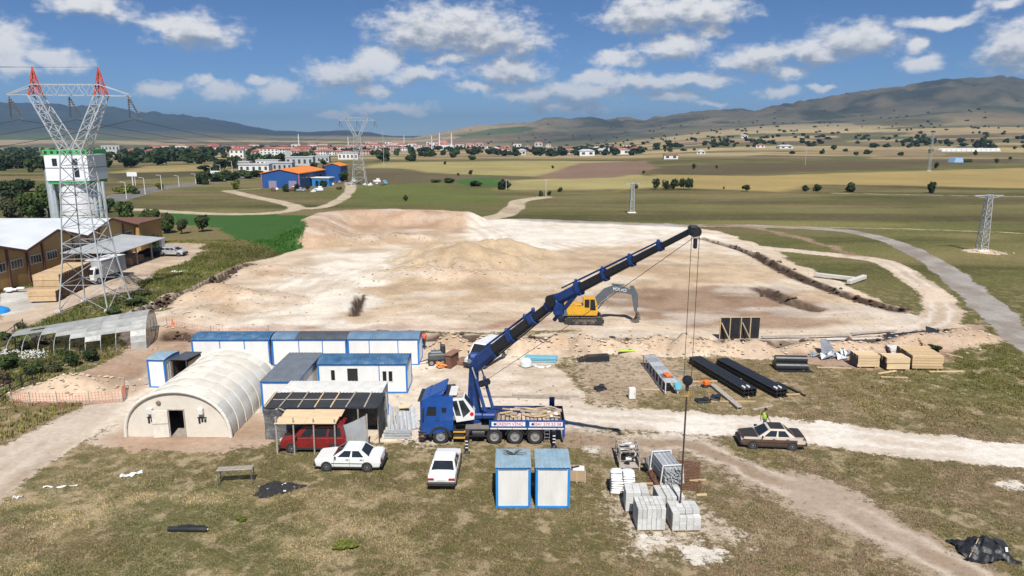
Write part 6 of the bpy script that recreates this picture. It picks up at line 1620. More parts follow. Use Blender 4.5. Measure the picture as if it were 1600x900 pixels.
# tilted black panel at the far right and black strip along the trench
g = GP(1457, 522); o = thing('tilted_black_panel', 'tilted black panel at the right end of the trench', 'panel', (g.x, g.y, g.z), R(-20))
MB().box((0, 0, .42), (1.3, 1.6, .05), rx=R(28), ry=R(12)).build('panel', M_BLKP, o); MB().bar((-.4, .6, .0), (-.4, .6, .75), .08).build('prop', M_WOOD, o); MB().bar((.4, .6, .0), (.4, .6, .7), .08).build('prop', M_WOOD, o)
p, q = GP(1385, 535), GP(1450, 528); tag(MB().box(((p.x + q.x) / 2, (p.y + q.y) / 2, p.z + .5), ((q - p).length, 1.3, .04), rz=math.atan2(q.y - p.y, q.x - p.x), rx=R(18)).build('black_membrane', M_BLKP), 'strip of black membrane along the trench behind the timber stacks', 'membrane')
for k, (a, b) in enumerate((((1190, 530), (1330, 528)), ((1290, 533), (1440, 524)), ((1330, 526), (1400, 519)), ((700, 531), (760, 529)), ((1050, 536), (1120, 532)))):
    p, q = GP(*a), GP(*b); tag(MB().bar((p.x, p.y, p.z + .25), (q.x, q.y, q.z + .25), .25, .12).build('formwork_board', M_GREYW if k != 1 else M_WHITE2), ('long grey formwork board beside the black panel wall', 'long pale formwork board along the trench at the right', 'grey formwork board on the far side of the right trench', 'dark formwork board in the trench behind the truck', 'grey formwork board left of the black panel wall')[k], 'board', 'formwork boards along the trench')
# concrete T piece
g = GP(1330, 440); o = thing('concrete_beam', 'white T-shaped concrete beam abandoned on the grass by the dirt road', 'concrete beam', (g.x, g.y, g.z))
cm = mat('pale_concrete', (.52, .50, .46), .85, 0, .1, 2)
MB().bar((-3.8, 3.0, .45), (.4, -.4, .45), .55, .5, ch=.05).build('stem', cm, o); MB().bar((-1.6, -2.6, .45), (2.3, 1.0, .5), .6, .55, ch=.05).build('head', cm, o)
# green hi-vis sheet
g = GP(980, 556); tag(MB().box((g.x, g.y, .1 + g.z), (1.6, .4, .1), rz=.05, ch=.04).build('lime_sheet', mat('lime_cloth', (.42, .65, .05), .6)), 'lime green sheet on the ground at the back of the materials yard', 'sheet')
g = GP(1082, 541); tag(MB().box((g.x, g.y, .12 + g.z), (.8, .4, .2), rz=.3, ch=.06).build('blue_bag', mat('blue_bag', (.03, .12, .5), .5)), 'small blue bag beside the trench boards', 'bag')
g = GP(270, 512); tag(MB().lathe([(.22, 0), (.2, .06), (.12, .08), (.04, .72)], (g.x, g.y, g.z), 'Z', 14).build('traffic_cone', M_ORANGE), 'orange traffic cone beside the slope behind the cabins', 'cone')

# ================================================================== WEST SIDE: pylon, factory, silo, greenhouse, fence
rw = random.Random(33)
M_LATT = mat('lattice_steel', (.46, .48, .49), .5, .3, .15, 1)
M_LATR = mat('lattice_red', (.55, .09, .05), .6, 0, .15, 1)
M_INS = mat('insulator_brown', (.16, .13, .11), .4)
def lattice(m, A, B, n, t, closed=True):
    """A, B: lists of corner points (bottom, top); zig-zag bracing between neighbours"""
    k = len(A)
    for i in range(n):
        f0, f1 = i / n, (i + 1) / n
        for c in range(k if closed else k - 1):
            d = (c + 1) % k
            a0, a1 = A[c].lerp(B[c], f0), A[c].lerp(B[c], f1); b0, b1 = A[d].lerp(B[d], f0), A[d].lerp(B[d], f1)
            m.bar(a0, b1, t); m.bar(b0, a1, t) if i % 2 == 0 else None
            m.bar(a1, b1, t)
def big_pylon(label, loc, rz, s=1.0, thick=1.0, group=None, peak=M_LATR):
    o = thing('transmission_tower', label, 'pylon', loc, rz, group)
    V = lambda x, y, z: Vector((x, y, z)) * s
    q = lambda w_, z: [V(-w_, -w_, z), V(w_, -w_, z), V(w_, w_, z), V(-w_, w_, z)]
    t = .06 * thick
    base, mid, wst = q(2.75, 0), q(2.0, 6.0), q(1.15, 18.3)
    for c in range(4):
        m = MB().bar(base[c], mid[c], .13 * thick); m.bar(mid[c], wst[c], .11 * thick); m.build('leg', M_LATT, o)
        MB().box(tuple(base[c] + Vector((0, 0, .05))), (.6 * s, .6 * s, .3)).build('footing', M_CONC, o)
    m = MB(); lattice(m, base, mid, 2, t); m.build('lower_bracing', M_LATT, o)['kind'] = 'stuff'
    m = MB(); lattice(m, mid, wst, 7, t); m.build('body_bracing', M_LATT, o)['kind'] = 'stuff'
    for sg in (-1, 1):
        lo = [V(sg * .15, -1.1, 18.3), V(sg * 1.2, -1.1, 18.3), V(sg * 1.2, 1.1, 18.3), V(sg * .15, 1.1, 18.3)]
        hi = [V(sg * 3.0, -.55, 24.2), V(sg * 4.1, -.55, 24.2), V(sg * 4.1, .55, 24.2), V(sg * 3.0, .55, 24.2)]
        m = MB()
        for c in range(4): m.bar(lo[c], hi[c], .11 * thick)
        lattice(m, lo, hi, 6, t * .85); m.build('upper_arm', M_LATT, o)['kind'] = 'stuff'
        lo = [V(sg * 3.0, -.5, 24.2), V(sg * 4.1, -.5, 24.2), V(sg * 4.1, .5, 24.2), V(sg * 3.0, .5, 24.2)]; tp = [V(sg * 3.55, 0, 27.3)] * 4
        m = MB()
        for c in range(4): m.bar(lo[c], tp[c], .10 * thick)
        lattice(m, lo, tp, 3, t * .8); m.build('earth_wire_peak', peak, o)['kind'] = 'stuff'
    m = MB()
    lo = [V(-6.6, -.5, 24.2), V(-6.6, .5, 24.2)]; 
    for y in (-.5, .5):
        m.bar(V(-6.6, y * .3, 24.3), V(6.6, y * .3 if False else y, 24.2), .10 * thick); m.bar(V(-6.6, y * .3, 24.35), V(-3.6, y, 25.4), .09 * thick); m.bar(V(-3.6, y, 25.4), V(3.6, y, 25.4), .10 * thick); m.bar(V(3.6, y, 25.4), V(6.6, y * .3, 24.35), .09 * thick)
        for i in range(9):
            x0, x1 = -3.6 + .8 * i, -3.6 + .8 * (i + 1)
            m.bar(V(x0, y, 24.2), V(x1, y, 25.4), t * .9) if i % 2 else m.bar(V(x0, y, 25.4), V(x1, y, 24.2), t * .9)
    for i in range(10): m.bar(V(-3.6 + .8 * i, -.5, 25.4), V(-3.6 + .8 * i, .5, 25.4), t * .8)
    m.build('crossarm', M_LATT, o)['kind'] = 'stuff'
    for x in (-6.5, 0, 6.5):
        for d in (-.15, 1.25):
            a, b = V(x, 0, 24.1), V(x + d * .9, 0, 21.6)
            st = MB(); st.cyl(a, b, .05 * thick, .05 * thick, 6)
            for k in range(8):
                p = a.lerp(b, .12 + .1 * k); st.cyl(p, p + (b - a).normalized() * .1, .15 * thick, .12 * thick, 8)
            st.build('insulator_string', M_INS, o)
    return o
PG = PZ(150, 478); PG.z = TH(PG.x, PG.y)
big_pylon('tall lattice transmission tower with red peaks beside the factory', PG, R(3))
P2 = PZ(562, 289); big_pylon('distant lattice transmission tower behind the blue warehouse', (P2.x, P2.y, 0), R(5), 1.05, 1.0, None, M_LATT)
# conductors
def wire(a, b, sag, r=.018, n=18):
    pts = []
    for i in range(n + 1):
        t = i / n; p = Vector(a).lerp(Vector(b), t); p.z -= sag * 4 * t * (1 - t); pts.append(p)
    return MB().tube(pts, r, 4)
dn = (Vector((P2.x, P2.y, 0)) - Vector((PG.x, PG.y, 0))); back = Vector((PG.x, PG.y, 0)) - dn * .45
for k, x in enumerate((-6.5, 0, 6.5)):
    a = PG + Vector((x + .5, 0, 21.6))
    tag(wire(a, Vector((P2.x + x, P2.y, 22.6)), 5, .022).build('power_line', M_BLACK), ('power line from the left arm of the tall tower to the distant tower', 'power line from the middle of the tall tower to the distant tower', 'power line from the right arm of the tall tower to the distant tower')[k], 'power line')
    tag(wire(a, Vector((back.x + x - 20, back.y, 20.5)), 4, .022).build('power_line', M_BLACK), ('power line leaving the frame left from the left arm of the tall tower', 'power line leaving the frame left from the middle of the tall tower', 'power line leaving the frame left from the right arm of the tall tower')[k], 'power line')
for sg in (-1, 1):
    a = PG + Vector((sg * 3.55, 0, 27.3)); tag(wire(a, Vector((back.x + sg * 3.55 - 20, back.y, 26)), 2, .014).build('earth_wire', M_BLACK), 'thin earth wire from the %s red peak of the tall tower' % ('left' if sg < 0 else 'right'), 'power line')
# medium lattice pylons in the meadow
def small_pylon(label, px, pyb, pyt, arm=2.2, w0=1.0):
    g = PZ(px, pyb); H = PY(px, pyt, g.y).z
    o = thing('lattice_pole', label, 'pylon', (g.x, g.y, 0), R(4))
    q = lambda w_, z: [Vector((-w_, -w_, z)), Vector((w_, -w_, z)), Vector((w_, w_, z)), Vector((-w_, w_, z))]
    A, B = q(w0 * .5, 0), q(w0 * .28, H)
    for c in range(4): MB().bar(A[c], B[c], .11).build('leg', M_LATT, o)
    m = MB(); lattice(m, A, B, 9, .06); m.build('bracing', M_LATT, o)['kind'] = 'stuff'
    for sg in (-1, 1):
        MB().bar((0, 0, H - .1), (sg * arm, 0, H - .15), .12).bar((0, 0, H - .7), (sg * arm, 0, H - .2), .08).build('crossarm', M_LATT, o)
        for d in (.5, .95): MB().cyl((sg * arm * d, 0, H - .15), (sg * arm * d, 0, H + .15), .08, .06, 8).build('insulator', M_INS, o)
    MB().box((0, 0, .25), (2.2, 1.6, .5), ch=.2).build('footing_mound', mat('chalk_mound', (.60, .54, .45), .95, 0, .15, 2, bump=.4), o)
small_pylon('grey lattice power pole on a chalk mound at the right edge', 1533, 394, 304, 2.6, 1.35)
small_pylon('grey lattice power pole in the meadow beyond the crane tip', 987, 334, 286, 2.0, 1.1)
small_pylon('far lattice power pole in the wheat field at the right', 1451, 268, 207, 3.0, 1.2)
def slim_pole(label, px, pyb, pyt, m=None, r=.12, grp='utility poles'):
    g = PZ(px, pyb); H = PY(px, pyt, g.y).z
    o = thing('utility_pole', label, 'pole', (g.x, g.y, 0), 0, grp)
    MB().cyl((0, 0, 0), (0, 0, H), r, r * .7, 8).build('pole', m or mat('pole_concrete', (.48, .46, .43), .8), o); MB().bar((-.8, 0, H - .3), (.8, 0, H - .3), .1).build('crossarm', MATS['pole_concrete'], o)
for px_, b_, t_, lb in ((791, 297, 280, 'slim concrete pole beside the big dark bush'), (853, 308, 280, 'slim concrete pole at the end of the dirt path'), (600, 262, 205, 'tall thin mast rising beside the town'), (1258, 258, 232, 'slim pole in the far wheat field right of centre')):
    slim_pole(lb, px_, b_, t_)
# street lamps and billboards along the highway
for k, (px_, b_, t_) in enumerate(((198, 311, 285), (227, 304, 278), (253, 297, 274), (280, 292, 275), (306, 287, 272), (212, 290, 273), (330, 280, 262), (345, 276, 258), (363, 270, 252), (393, 268, 255), (52, 334, 310))):
    g = PZ(px_, b_); H = PY(px_, t_, g.y).z
    o = thing('street_lamp', ('nearest street lamp beside the highway bend', 'second street lamp from the left on the near highway kerb', 'third street lamp from the left on the near highway kerb', 'fourth street lamp from the left on the near highway kerb', 'fifth street lamp from the left on the near highway kerb', 'street lamp on the far side of the highway near the sign board', 'street lamp in front of the dark trees by the highway, left', 'street lamp in front of the dark trees by the highway, middle', 'street lamp in front of the dark trees by the highway, right', 'street lamp between the hedge and the blue warehouse', 'white leaning post among the trees left of the silo')[k], 'street lamp', (g.x, g.y, 0), 0, 'street lamps along the highway')
    MB().cyl((0, 0, 0), (0, 0, H), .13, .08, 8).build('post', M_WHITE2, o); MB().bar((0, 0, H), (-1.2, 0, H + .15), .09).build('arm', M_WHITE2, o); MB().box((-1.3, 0, H + .15), (.6, .25, .12)).build('lamp_head', M_WHITE2, o)
for k, (px_, b_, t_, w_) in enumerate(((337, 281, 267, 2.5), (315, 285, 271, 1.6), (316, 283, 272, 1.4), (208, 290, 269, 2.4))):
    if k == 2: continue
    g = PZ(px_, b_); H = PY(px_, t_, g.y).z
    o = thing('billboard', ('white billboard on a single post beside the highway trees', 'small white sign board on a post beside the highway hedge', '', 'pale sign board beside the highway bend')[k], 'billboard', (g.x, g.y, 0), R(5))
    MB().cyl((0, 0, 0), (0, 0, H - 1), .2, .2, 8).build('post', M_WHITE2, o); MB().box((0, 0, H - .8), (w_ * 1.6, .25, 1.7)).build('board', M_WHITE, o)

# ---- ochre factory with white multi-gable roof
def build_factory():
    X = -66.0; o = thing('factory', 'ochre factory hall with white multi-gable metal roof', 'factory', (X, 80, 0), 0)
    och = mat('ochre_wall', (.36, .22, .075), .8, 0, .1, .6, dirt=.12, dirtcol=(.3, .2, .1)); rufm = mat('white_metal_roof', (.66, .69, .72), .4, .2, .08, .3); brn = mat('brown_trim', (.10, .045, .035), .7)
    zv = 4.6; ridges = [(-14, -7, 0), (0, 7, 14), (14, 21, 28), (28, 35, 42)]; D = 46
    for (a, r_, b) in ridges:
        zr = 6.5
        MB().prism([(a, 0), (b, 0), (b, zv), (r_, zr), (a, zv)], -.15, .15, 'X').build('gable_wall', och, o)
        for (p, q, zp, zq) in ((a, r_, zv, zr), (r_, b, zr, zv)):
            m = MB()
            n = 1
            m.add([(.45, p, zp + .12), (.45, q, zq + .12), (-D, q, zq + .12), (-D, p, zp + .12), (.45, p, zp + .02), (.45, q, zq + .02), (-D, q, zq + .02), (-D, p, zp + .02)], [(0, 1, 2, 3), (4, 5, 6, 7), (0, 1, 5, 4), (1, 2, 6, 5), (2, 3, 7, 6), (3, 0, 4, 7)])
            m.build('roof_slope', rufm, o)
            MB().bar((.48, p, zp + .0), (.48, q, zq + .0), .1, .34).build('barge_board', brn, o)
        MB().box((.2, a + .2, zv / 2), (.3, .35, zv)).build('pilaster', brn, o); MB().box((.2, (a + r_) / 2, 2.7), (.25, .3, 5.4)).build('pilaster', brn, o); MB().box((.2, (b + r_) / 2, 2.7), (.25, .3, 5.4)).build('pilaster', brn, o)
        for wy in (a + 1.9, r_ - 1.6, r_ + 1.8, b - 1.9):
            wo = MB().box((.17, wy, 3.2), (.12, 2.3, 1.25)).build('window', M_WHITE2, o)
            for k in range(4): MB().box((.235, wy - .83 + .555 * k, 3.2), (.02, .46, 1.05)).build('pane', M_GLASS, wo)
    MB().box((-D, 14, zv / 2), (.3, 56, zv)).build('back_wall', och, o); MB().box((-D / 2, 42, zv / 2), (D, .3, zv)).build('side_wall', och, o); MB().box((-D / 2, -14, zv / 2), (D, .3, zv)).build('side_wall', och, o)
    MB().box((.22, 6.2, 1.9), (.1, 3.2, 3.8)).build('sliding_door', mat('grey_door', (.35, .37, .4), .5), o)
    for k, y in enumerate((3.5, 10)): MB().box((-20, y, 6.0), (18, .5, .08), rx=R(15 if y < 7 else -15)).build('roof_light', M_ROOFG, o) if k else None
    # annex hall farther back
    MB().box((-6, 46, 2.4), (14, 8, 4.8)).build('annex', och, o); MB().box((-6, 46, 4.9), (15, 9, .2)).build('annex_roof', M_RUST, o)
build_factory()
# carport
def build_carport():
    o = thing('carport', 'grey metal lean-to roof on posts beside the ochre factory', 'carport', (-61.3, 109, 0), R(2))
    MB().add([(-4.2, -8.5, 3.3), (2.9, -6.0, 2.9), (2.9, 9.5, 2.9), (-4.2, 9.0, 3.6), (-4.2, -8.5, 3.2), (2.9, -6.0, 2.8), (2.9, 9.5, 2.8), (-4.2, 9.0, 3.5)], [(0, 1, 2, 3), (4, 5, 6, 7), (0, 1, 5, 4), (1, 2, 6, 5), (2, 3, 7, 6), (3, 0, 4, 7)]).build('roof_sheet', mat('carport_roof', (.46, .48, .49), .5, .2, .1, .5), o)
    for y in (-5.6, -.5, 4.5, 9.0): MB().box((2.6, y, 1.4), (.18, .18, 2.8)).build('post', M_GREYW, o)
    MB().box((2.6, 8.5, 2.2), (.4, 1.2, 1.3)).build('sign_box', M_WHITE2, o)
build_carport()
def lumber(label, loc, rz, L, W, H, nl, name='lumber_stack'):
    o = thing(name, label, 'lumber', loc, rz, 'lumber stacks at the factory')
    nb = max(3, int(L / .62))
    pale = mat('pale_lumber', (.50, .36, .21), .8, 0, .15, 2, ovar=.12); endm = mat('lumber_ends', (.17, .10, .055), .9, 0, .45, 3, stretch=(1, 1, 4), ovar=.35)
    for k in range(nl):
        for j in range(nb):
            hh = H / nl
            off = rw.uniform(-.08, .08) if k == nl - 1 else 0
            MB().box((0, -L / 2 + L / nb * (j + .5), .12 + hh * (k + .5)), (W + off, L / nb * .94, hh * .93)).build('plank_bundle', pale, o)
            for q in range(4): MB().box((W / 2 + .03, -L / 2 + L / nb * (j + .2 + .2 * q), .12 + hh * (k + .5)), (.07, L / nb * .12, hh * .9)).build('plank_ends', endm, o)
    return o
lumber('tall stack of pale sawn lumber in front of the ochre factory', (-58.2, 89.6, 0), R(8), 9.0, 3.0, 3.0, 4)
lumber('low stack of pale sawn lumber in front of the tall lumber stack', (-57.3, 84.2, 0), R(8), 1.6, 3.1, 1.3, 2)
lumber('brown lumber stacked under the carport, nearer part', (-60.6, 104.8, 0), R(4), 3.2, 2.2, 1.4, 3)
lumber('brown lumber stacked under the carport, farther part', (-60.4, 109.6, 0), R(4), 4.0, 2.6, 1.1, 3)
# white box truck seen behind the tower
o = thing('box_truck', 'grey box truck parked between the lumber and the carport', 'truck', (-57.2, 97.0, 0), R(-6))
MB().box((0, .6, 2.0), (2.3, 5.2, 2.2), ch=.04).build('cargo_box', mat('box_grey', (.36, .36, .35), .6, 0, .1, 1), o); MB().box((0, .6, 3.13), (2.4, 5.3, .06)).build('box_roof', M_WHITE, o)
loft([(-1.05, [(-3.6, .5), (-3.6, 1.4), (-3.2, 2.3), (-2.1, 2.3), (-2.1, .5)]), (1.05, [(-3.6, .5), (-3.6, 1.4), (-3.2, 2.3), (-2.1, 2.3), (-2.1, .5)])]).build('cab', P_WHITE, o)
MB().quad((-.95, -3.61, 1.45), (.95, -3.61, 1.45), (.9, -3.24, 2.2), (-.9, -3.24, 2.2)).build('windscreen', M_GLASS, o); MB().quad((1.06, -3.3, 1.4), (1.06, -2.5, 1.4), (1.06, -2.5, 2.1), (1.06, -3.1, 2.1)).build('side_window', M_GLASS, o)
MB().box((0, 0, .75), (.9, 6.4, .3)).build('chassis', M_TRIM, o)
for y in (-2.7, 1.9):
    for s_ in (-1, 1): wo = wheel(o, 0, 0, .45, .28, -s_); wo.location = (s_ * .95, y, .45); wo.rotation_euler = (0, 0, R(90))
MB().box((0, -3.68, .55), (2.1, .15, .3)).build('bumper', M_TRIM, o)
van('silver car parked at the end of the carport', (-57.2, 117.5, 0), R(176), mat('car_silver', (.55, .57, .58), .3, .4), 4.1, .85, 1.5, False, 'car', True, 'car')
sedan('dark car parked under the carport beside the silver car', (-60.5, 117.0, 0), R(178), P_MATTE)
# white sacks and blue tarp by the factory
g = PZ(22, 458); o = thing('sack_heap', 'heap of white sacks against the ochre factory wall', 'sacks', (g.x, g.y + .5, 0))
for i in range(9): b = link('sack', bm1, o, (rw.uniform(-1.0, 1.0), rw.uniform(-.5, .5), .2 + .16 * (i // 3))); b.scale = (1.5, 1.5, 1.6); b.rotation_euler = (0, 0, rw.uniform(0, 3))
g = PZ(2, 488); m = MB(); m.lathe([(1.3, 0), (1.2, .35), (.7, .6), (.1, .66)], (0, 0, 0), 'Z', 18); ob = m.build('blue_tarp', mat('blue_tarp', (.02, .25, .62), .45, 0, .1, 2)); ob.location = (g.x - .5, g.y, TH(g.x, g.y)); tag(ob, 'bright blue tarp-covered heap at the left edge by the concrete apron', 'tarp')

# ---- silo
def build_silo():
    Y = 141.0; X = PY(126, 300, Y).x
    o = thing('silo_tower', 'white silo tower with green crown behind the factory', 'silo', (X, Y, 0), R(4))
    w = mat('silo_white', (.70, .71, .72), .45, 0, .05, .5); gn = mat('crown_green', (.05, .36, .10), .5); gr = mat('duct_grey', (.45, .50, .52), .4, .3)
    z0, z1, zt = 0, 11.2, 16.2
    for k in range(5): MB().lathe([(3.35, 2.25 * k), (3.35, 2.25 * k + 2.2)], (-.4, 0, 0), 'Z', 32).build('ring_panel', w, o); MB().lathe([(3.4, 2.25 * k + 2.17), (3.4, 2.25 * k + 2.24)], (-.4, 0, 0), 'Z', 32).build('ring_band', M_TRIM, o)
    for k in range(2): MB().box((-.1, 0, z1 + 1.25 + 2.5 * k), (7.9, 7.4, 2.46)).build('head_panel', w, o); MB().box((-.1, 0, z1 + 2.5 * k), (8.0, 7.5, .1)).build('head_band', M_TRIM, o)
    MB().box((-.1, 0, z1 - .3), (7.6, 7.2, .5)).build('green_band', gn, o)
    for s_ in (-1, 1):
        MB().box((-.1, s_ * 3.75, zt + .5), (8.2, .1, .9)).build('crown_rail', gn, o); MB().box((-.1 + s_ * 4.05, 0, zt + .5), (.1, 7.4, .9)).build('crown_rail', gn, o)
    for k in range(7): MB().box((-3.6 + 1.17 * k, -3.82, zt + .45), (.5, .04, .5)).build('crown_opening', M_DARK, o)
    for k, x in enumerate((-2.2, 1.6)): MB().box((x, -3.72, zt - 1.4), (.9, .06, 1.4)).build('window', M_GLASS, o)
    MB().box((1.7, -3.72, z1 + 1.6), (.9, .06, 1.7)).build('window', M_GLASS, o)
    MB().tube([(-4.9, -1.0, 0), (-4.9, -1.0, 12.6), (-4.6, -1, 13.6), (-3.9, -1, 14.0)], .85, 16).build('duct', gr, o, smooth=True)
    for k in range(3): MB().cyl((3.2 + .75 * k, -1.2 + .3 * k, 0), (3.2 + .75 * k, -1.2 + .3 * k, 10.9), .3, .3, 12).build('side_pipe', gr, o)
    MB().bar((-3.6, -2.5, 0), (-3.6, -2.5, 11), .25).build('corner_post', gr, o)
build_silo()

# ---- ruined polytunnel
def build_polytunnel():
    g = PZ(150, 530)
    o = thing('polytunnel', 'ruined grey polythene tunnel with torn cover beside the tower', 'greenhouse', (-35.9, 67.6, 0), R(108))
    W, H, L, N = 3.4, 3.0, 11.5, 9
    film = mat('torn_film', (.40, .41, .40), .4, 0, .2, 1.5, bump=.4, bscale=4, alpha=.72, dirt=.3, dirtcol=(.25, .24, .2), ovar=.15)
    def arc(k=1.0, n=16): return [(W * math.cos(math.pi * i / n) * k, H * math.sin(math.pi * i / n) ** .85 * k) for i in range(n + 1)]
    for s_ in range(N + 1):
        y = L * s_ / N
        MB().tube([(x, y, max(.02, z * (1 - .045 * s_))) for x, z in arc()], .03, 6).build('hoop', M_GALV, o)
    A = arc(1.012)
    for s_ in range(N):
        for i in range(16):
            tall = 1.0
            torn = (s_ >= 3 and i > 13 - (s_ - 3) * .8) or (s_ in (1, 2) and i > 12) or (s_ > 6 and rw.random() < .3)
            if torn: continue
            y0, y1 = L * s_ / N, L * (s_ + 1) / N
            (x0, z0), (x1, z1) = A[i], A[i + 1]
            ka, kb = 1 - .045 * s_, 1 - .045 * (s_ + 1)
            sg = -.06 if s_ < 5 else -.02
            MB().add([(x0, y0, z0 * ka), (x0, y1, z0 * kb), (x1, y1, z1 * kb), (x1, y0, z1 * ka), ((x0 + x1) / 2, (y0 + y1) / 2, (z0 + z1) / 2 * (ka + kb) / 2 + sg)], [(0, 1, 4), (1, 2, 4), (2, 3, 4), (3, 0, 4)]).build('film_panel', film, o)
    for x in (-1.6, 0, 1.6): MB().bar((x, .02, 0), (x, .02, 2.0), .06).build('end_post', M_GREYW, o)
    MB().bar((-2.4, .02, 1.1), (2.4, .02, 1.1), .05).build('end_rail', M_GREYW, o)
    MB().bar((0, 0, H - .02), (0, L, H * .6), .05).build('ridge_bar', M_GALV, o)
build_polytunnel()
# ---- timber / steel fence and orange net
p, q = PZ(-20, 640), PZ(52, 598); d = q - p; L = d.length; o = thing('rail_fence', 'dark two-rail fence at the left edge beside the soil mound', 'fence', (p.x, p.y, 0), math.atan2(d.y, d.x)); fmn = mat('dark_fence', (.05, .04, .038), .7, .1)
for i in range(5): MB().bar((L * i / 4, 0, -.1), (L * i / 4, 0, 1.25), .09).build('post', fmn, o)
for z in (.45, 1.15): MB().bar((0, 0, z), (L, 0, z), .07).build('rail', fmn, o)
for k, (a, b, n_) in enumerate((((0, 566), (26, 552), 3), ((12, 540), (38, 520), 3), ((60, 548), (148, 560), 5))):
    p, q = PZ(*a), PZ(*b); d = q - p; L = d.length; o = thing('rail_fence', ('short dark fence piece among the bushes at the left edge', 'thin dark fence piece left of the ruined polytunnel', 'broken fence hidden in the bushes below the polytunnel')[k], 'fence', (p.x, p.y, 0), math.atan2(d.y, d.x))
    for i in range(n_): MB().bar((L * i / (n_ - 1), 0, -.1), (L * i / (n_ - 1), 0, 1.5), .07).build('post', fmn, o)
    for z in (.6, 1.35): MB().bar((0, 0, z), (L, 0, z), .05).build('rail', fmn, o)
def net(label, pts, h=.95, cell=.22):
    o = thing('safety_net', label, 'safety net'); nm = mat('orange_net', (.56, .20, .14), .6, 0, .25, 2)
    P = [GP(*p) for p in pts]
    for k, (a, b) in enumerate(zip(P[:-1], P[1:])):
        m = MB(); d = b - a; L = math.hypot(d.x, d.y); n_ = max(2, int(L / cell))
        for i in range(n_ + 1):
            c = a.lerp(b, i / n_); c.z = TH(c.x, c.y); hh = h * (1 + .12 * math.sin(i * .7)); m.bar(c, c + Vector((0, 0, hh)), .02)
        for j in range(int(h / cell) + 1):
            c0 = a + Vector((0, 0, j * cell + .04)); c1 = b + Vector((0, 0, j * cell + .04)); m.bar(c0, c1, .02)
        m.build('net_panel', nm, o)['kind'] = 'stuff'
    for k, p in enumerate(P): MB().bar(p, p + Vector((0, 0, h + .15)), .05).build('stake', M_GREYW, o)
net('orange safety net along the front of the soil mound at the left', [(20, 630), (48, 634), (90, 633), (140, 632), (192, 628), (196, 612)])
net('orange safety net behind the cabins at the back of the yard', [(262, 517), (330, 522), (420, 523)], .8, .3)

# ================================================================== VEGETATION AND DISTANCE
rv = random.Random(55)
def leaf_mat(name, c1, c2):
    if name in MATS: return MATS[name]
    m = bpy.data.materials.new(name); m.use_nodes = True; MATS[name] = m; t = NT(m.node_tree)
    oc = t.n('ShaderNodeTexCoord').outputs['Object']; rnd = t.n('ShaderNodeObjectInfo').outputs['Random']
    n1 = t.noise(oc, 6.0, 3, .6)
    c = t.mix(t.mr(n1, .35, .65, 0, 1), (*c1, 1), (*c2, 1))
    k = t.mr(rnd, 0, 1, .8, 1.2, 'LINEAR'); c = t.mix(1.0, c, t.n('ShaderNodeCombineXYZ', {0: k, 1: k, 2: k}).outputs[0], 'MULTIPLY')
    b = t.n('ShaderNodeBsdfPrincipled', {'Base Color': c, 'Roughness': .65}); b.inputs['Specular IOR Level'].default_value = .25
    tr = t.n('ShaderNodeBsdfTranslucent', {'Color': c}); mx = t.n('ShaderNodeMixShader', {0: .22})
    t.t.links.new(b.outputs[0], mx.inputs[1]); t.t.links.new(tr.outputs[0], mx.inputs[2]); t.t.links.new(mx.outputs[0], t.n('ShaderNodeOutputMaterial').inputs[0])
    return m
L_DARK = leaf_mat('leaf_dark', (.022, .040, .014), (.045, .068, .022)); L_MID = leaf_mat('leaf_mid', (.04, .068, .018), (.075, .11, .03)); L_BRIGHT = leaf_mat('leaf_bright', (.10, .12, .022), (.18, .19, .04)); L_GREY = leaf_mat('leaf_grey', (.07, .085, .04), (.12, .125, .06)); L_BROWN = leaf_mat('leaf_brown', (.12, .09, .05), (.17, .14, .08))
M_BARK = mat('bark', (.09, .065, .045), .9, 0, .3, 4)
def crown_mesh(seed, n, lobes, leaf, flat=.85, m=L_MID, base=.22):
    """leaf faces spread through several lobes of a unit crown (radius about 1, height about 2*flat)"""
    rg = np.random.default_rng(seed)
    cs = []
    for i in range(lobes):
        a = rg.uniform(0, 6.283); rr = rg.uniform(.15, .62); cs.append((rr * math.cos(a), rr * math.sin(a), rg.uniform(base + .25, base + 1.25 * flat), rg.uniform(.32, .55)))
    cs = np.array(cs)
    pick = rg.integers(0, lobes, n); d = rg.normal(0, 1, (n, 3)); d /= np.linalg.norm(d, axis=1)[:, None]
    rad = cs[pick, 3] * rg.uniform(.35, 1.06, n) ** .5
    c = cs[pick, :3] + d * rad[:, None] * np.array([1, 1, .85])
    c[:, 2] = np.maximum(c[:, 2], base * .6)
    nrm = d + rg.normal(0, .55, (n, 3)); nrm /= np.linalg.norm(nrm, axis=1)[:, None]
    t1 = np.cross(nrm, rg.normal(0, 1, (n, 3))); t1 /= np.linalg.norm(t1, axis=1)[:, None]; t2 = np.cross(nrm, t1)
    s_ = leaf * rg.uniform(.6, 1.35, n)[:, None]
    v = np.stack([c - t1 * s_ - t2 * s_ * .6, c + t1 * s_ - t2 * s_ * .6, c + t1 * s_ * .5 + t2 * s_, c - t1 * s_ * .7 + t2 * s_ * .8], 1).reshape(-1, 3)
    me = bpy.data.meshes.new('crown'); me.vertices.add(len(v)); me.vertices.foreach_set('co', v.astype(np.float32).ravel())
    me.loops.add(n * 4); me.loops.foreach_set('vertex_index', np.arange(n * 4, dtype=np.int32)); me.polygons.add(n); me.polygons.foreach_set('loop_start', np.arange(0, n * 4, 4, dtype=np.int32)); me.update()
    me.materials.append(m); return me
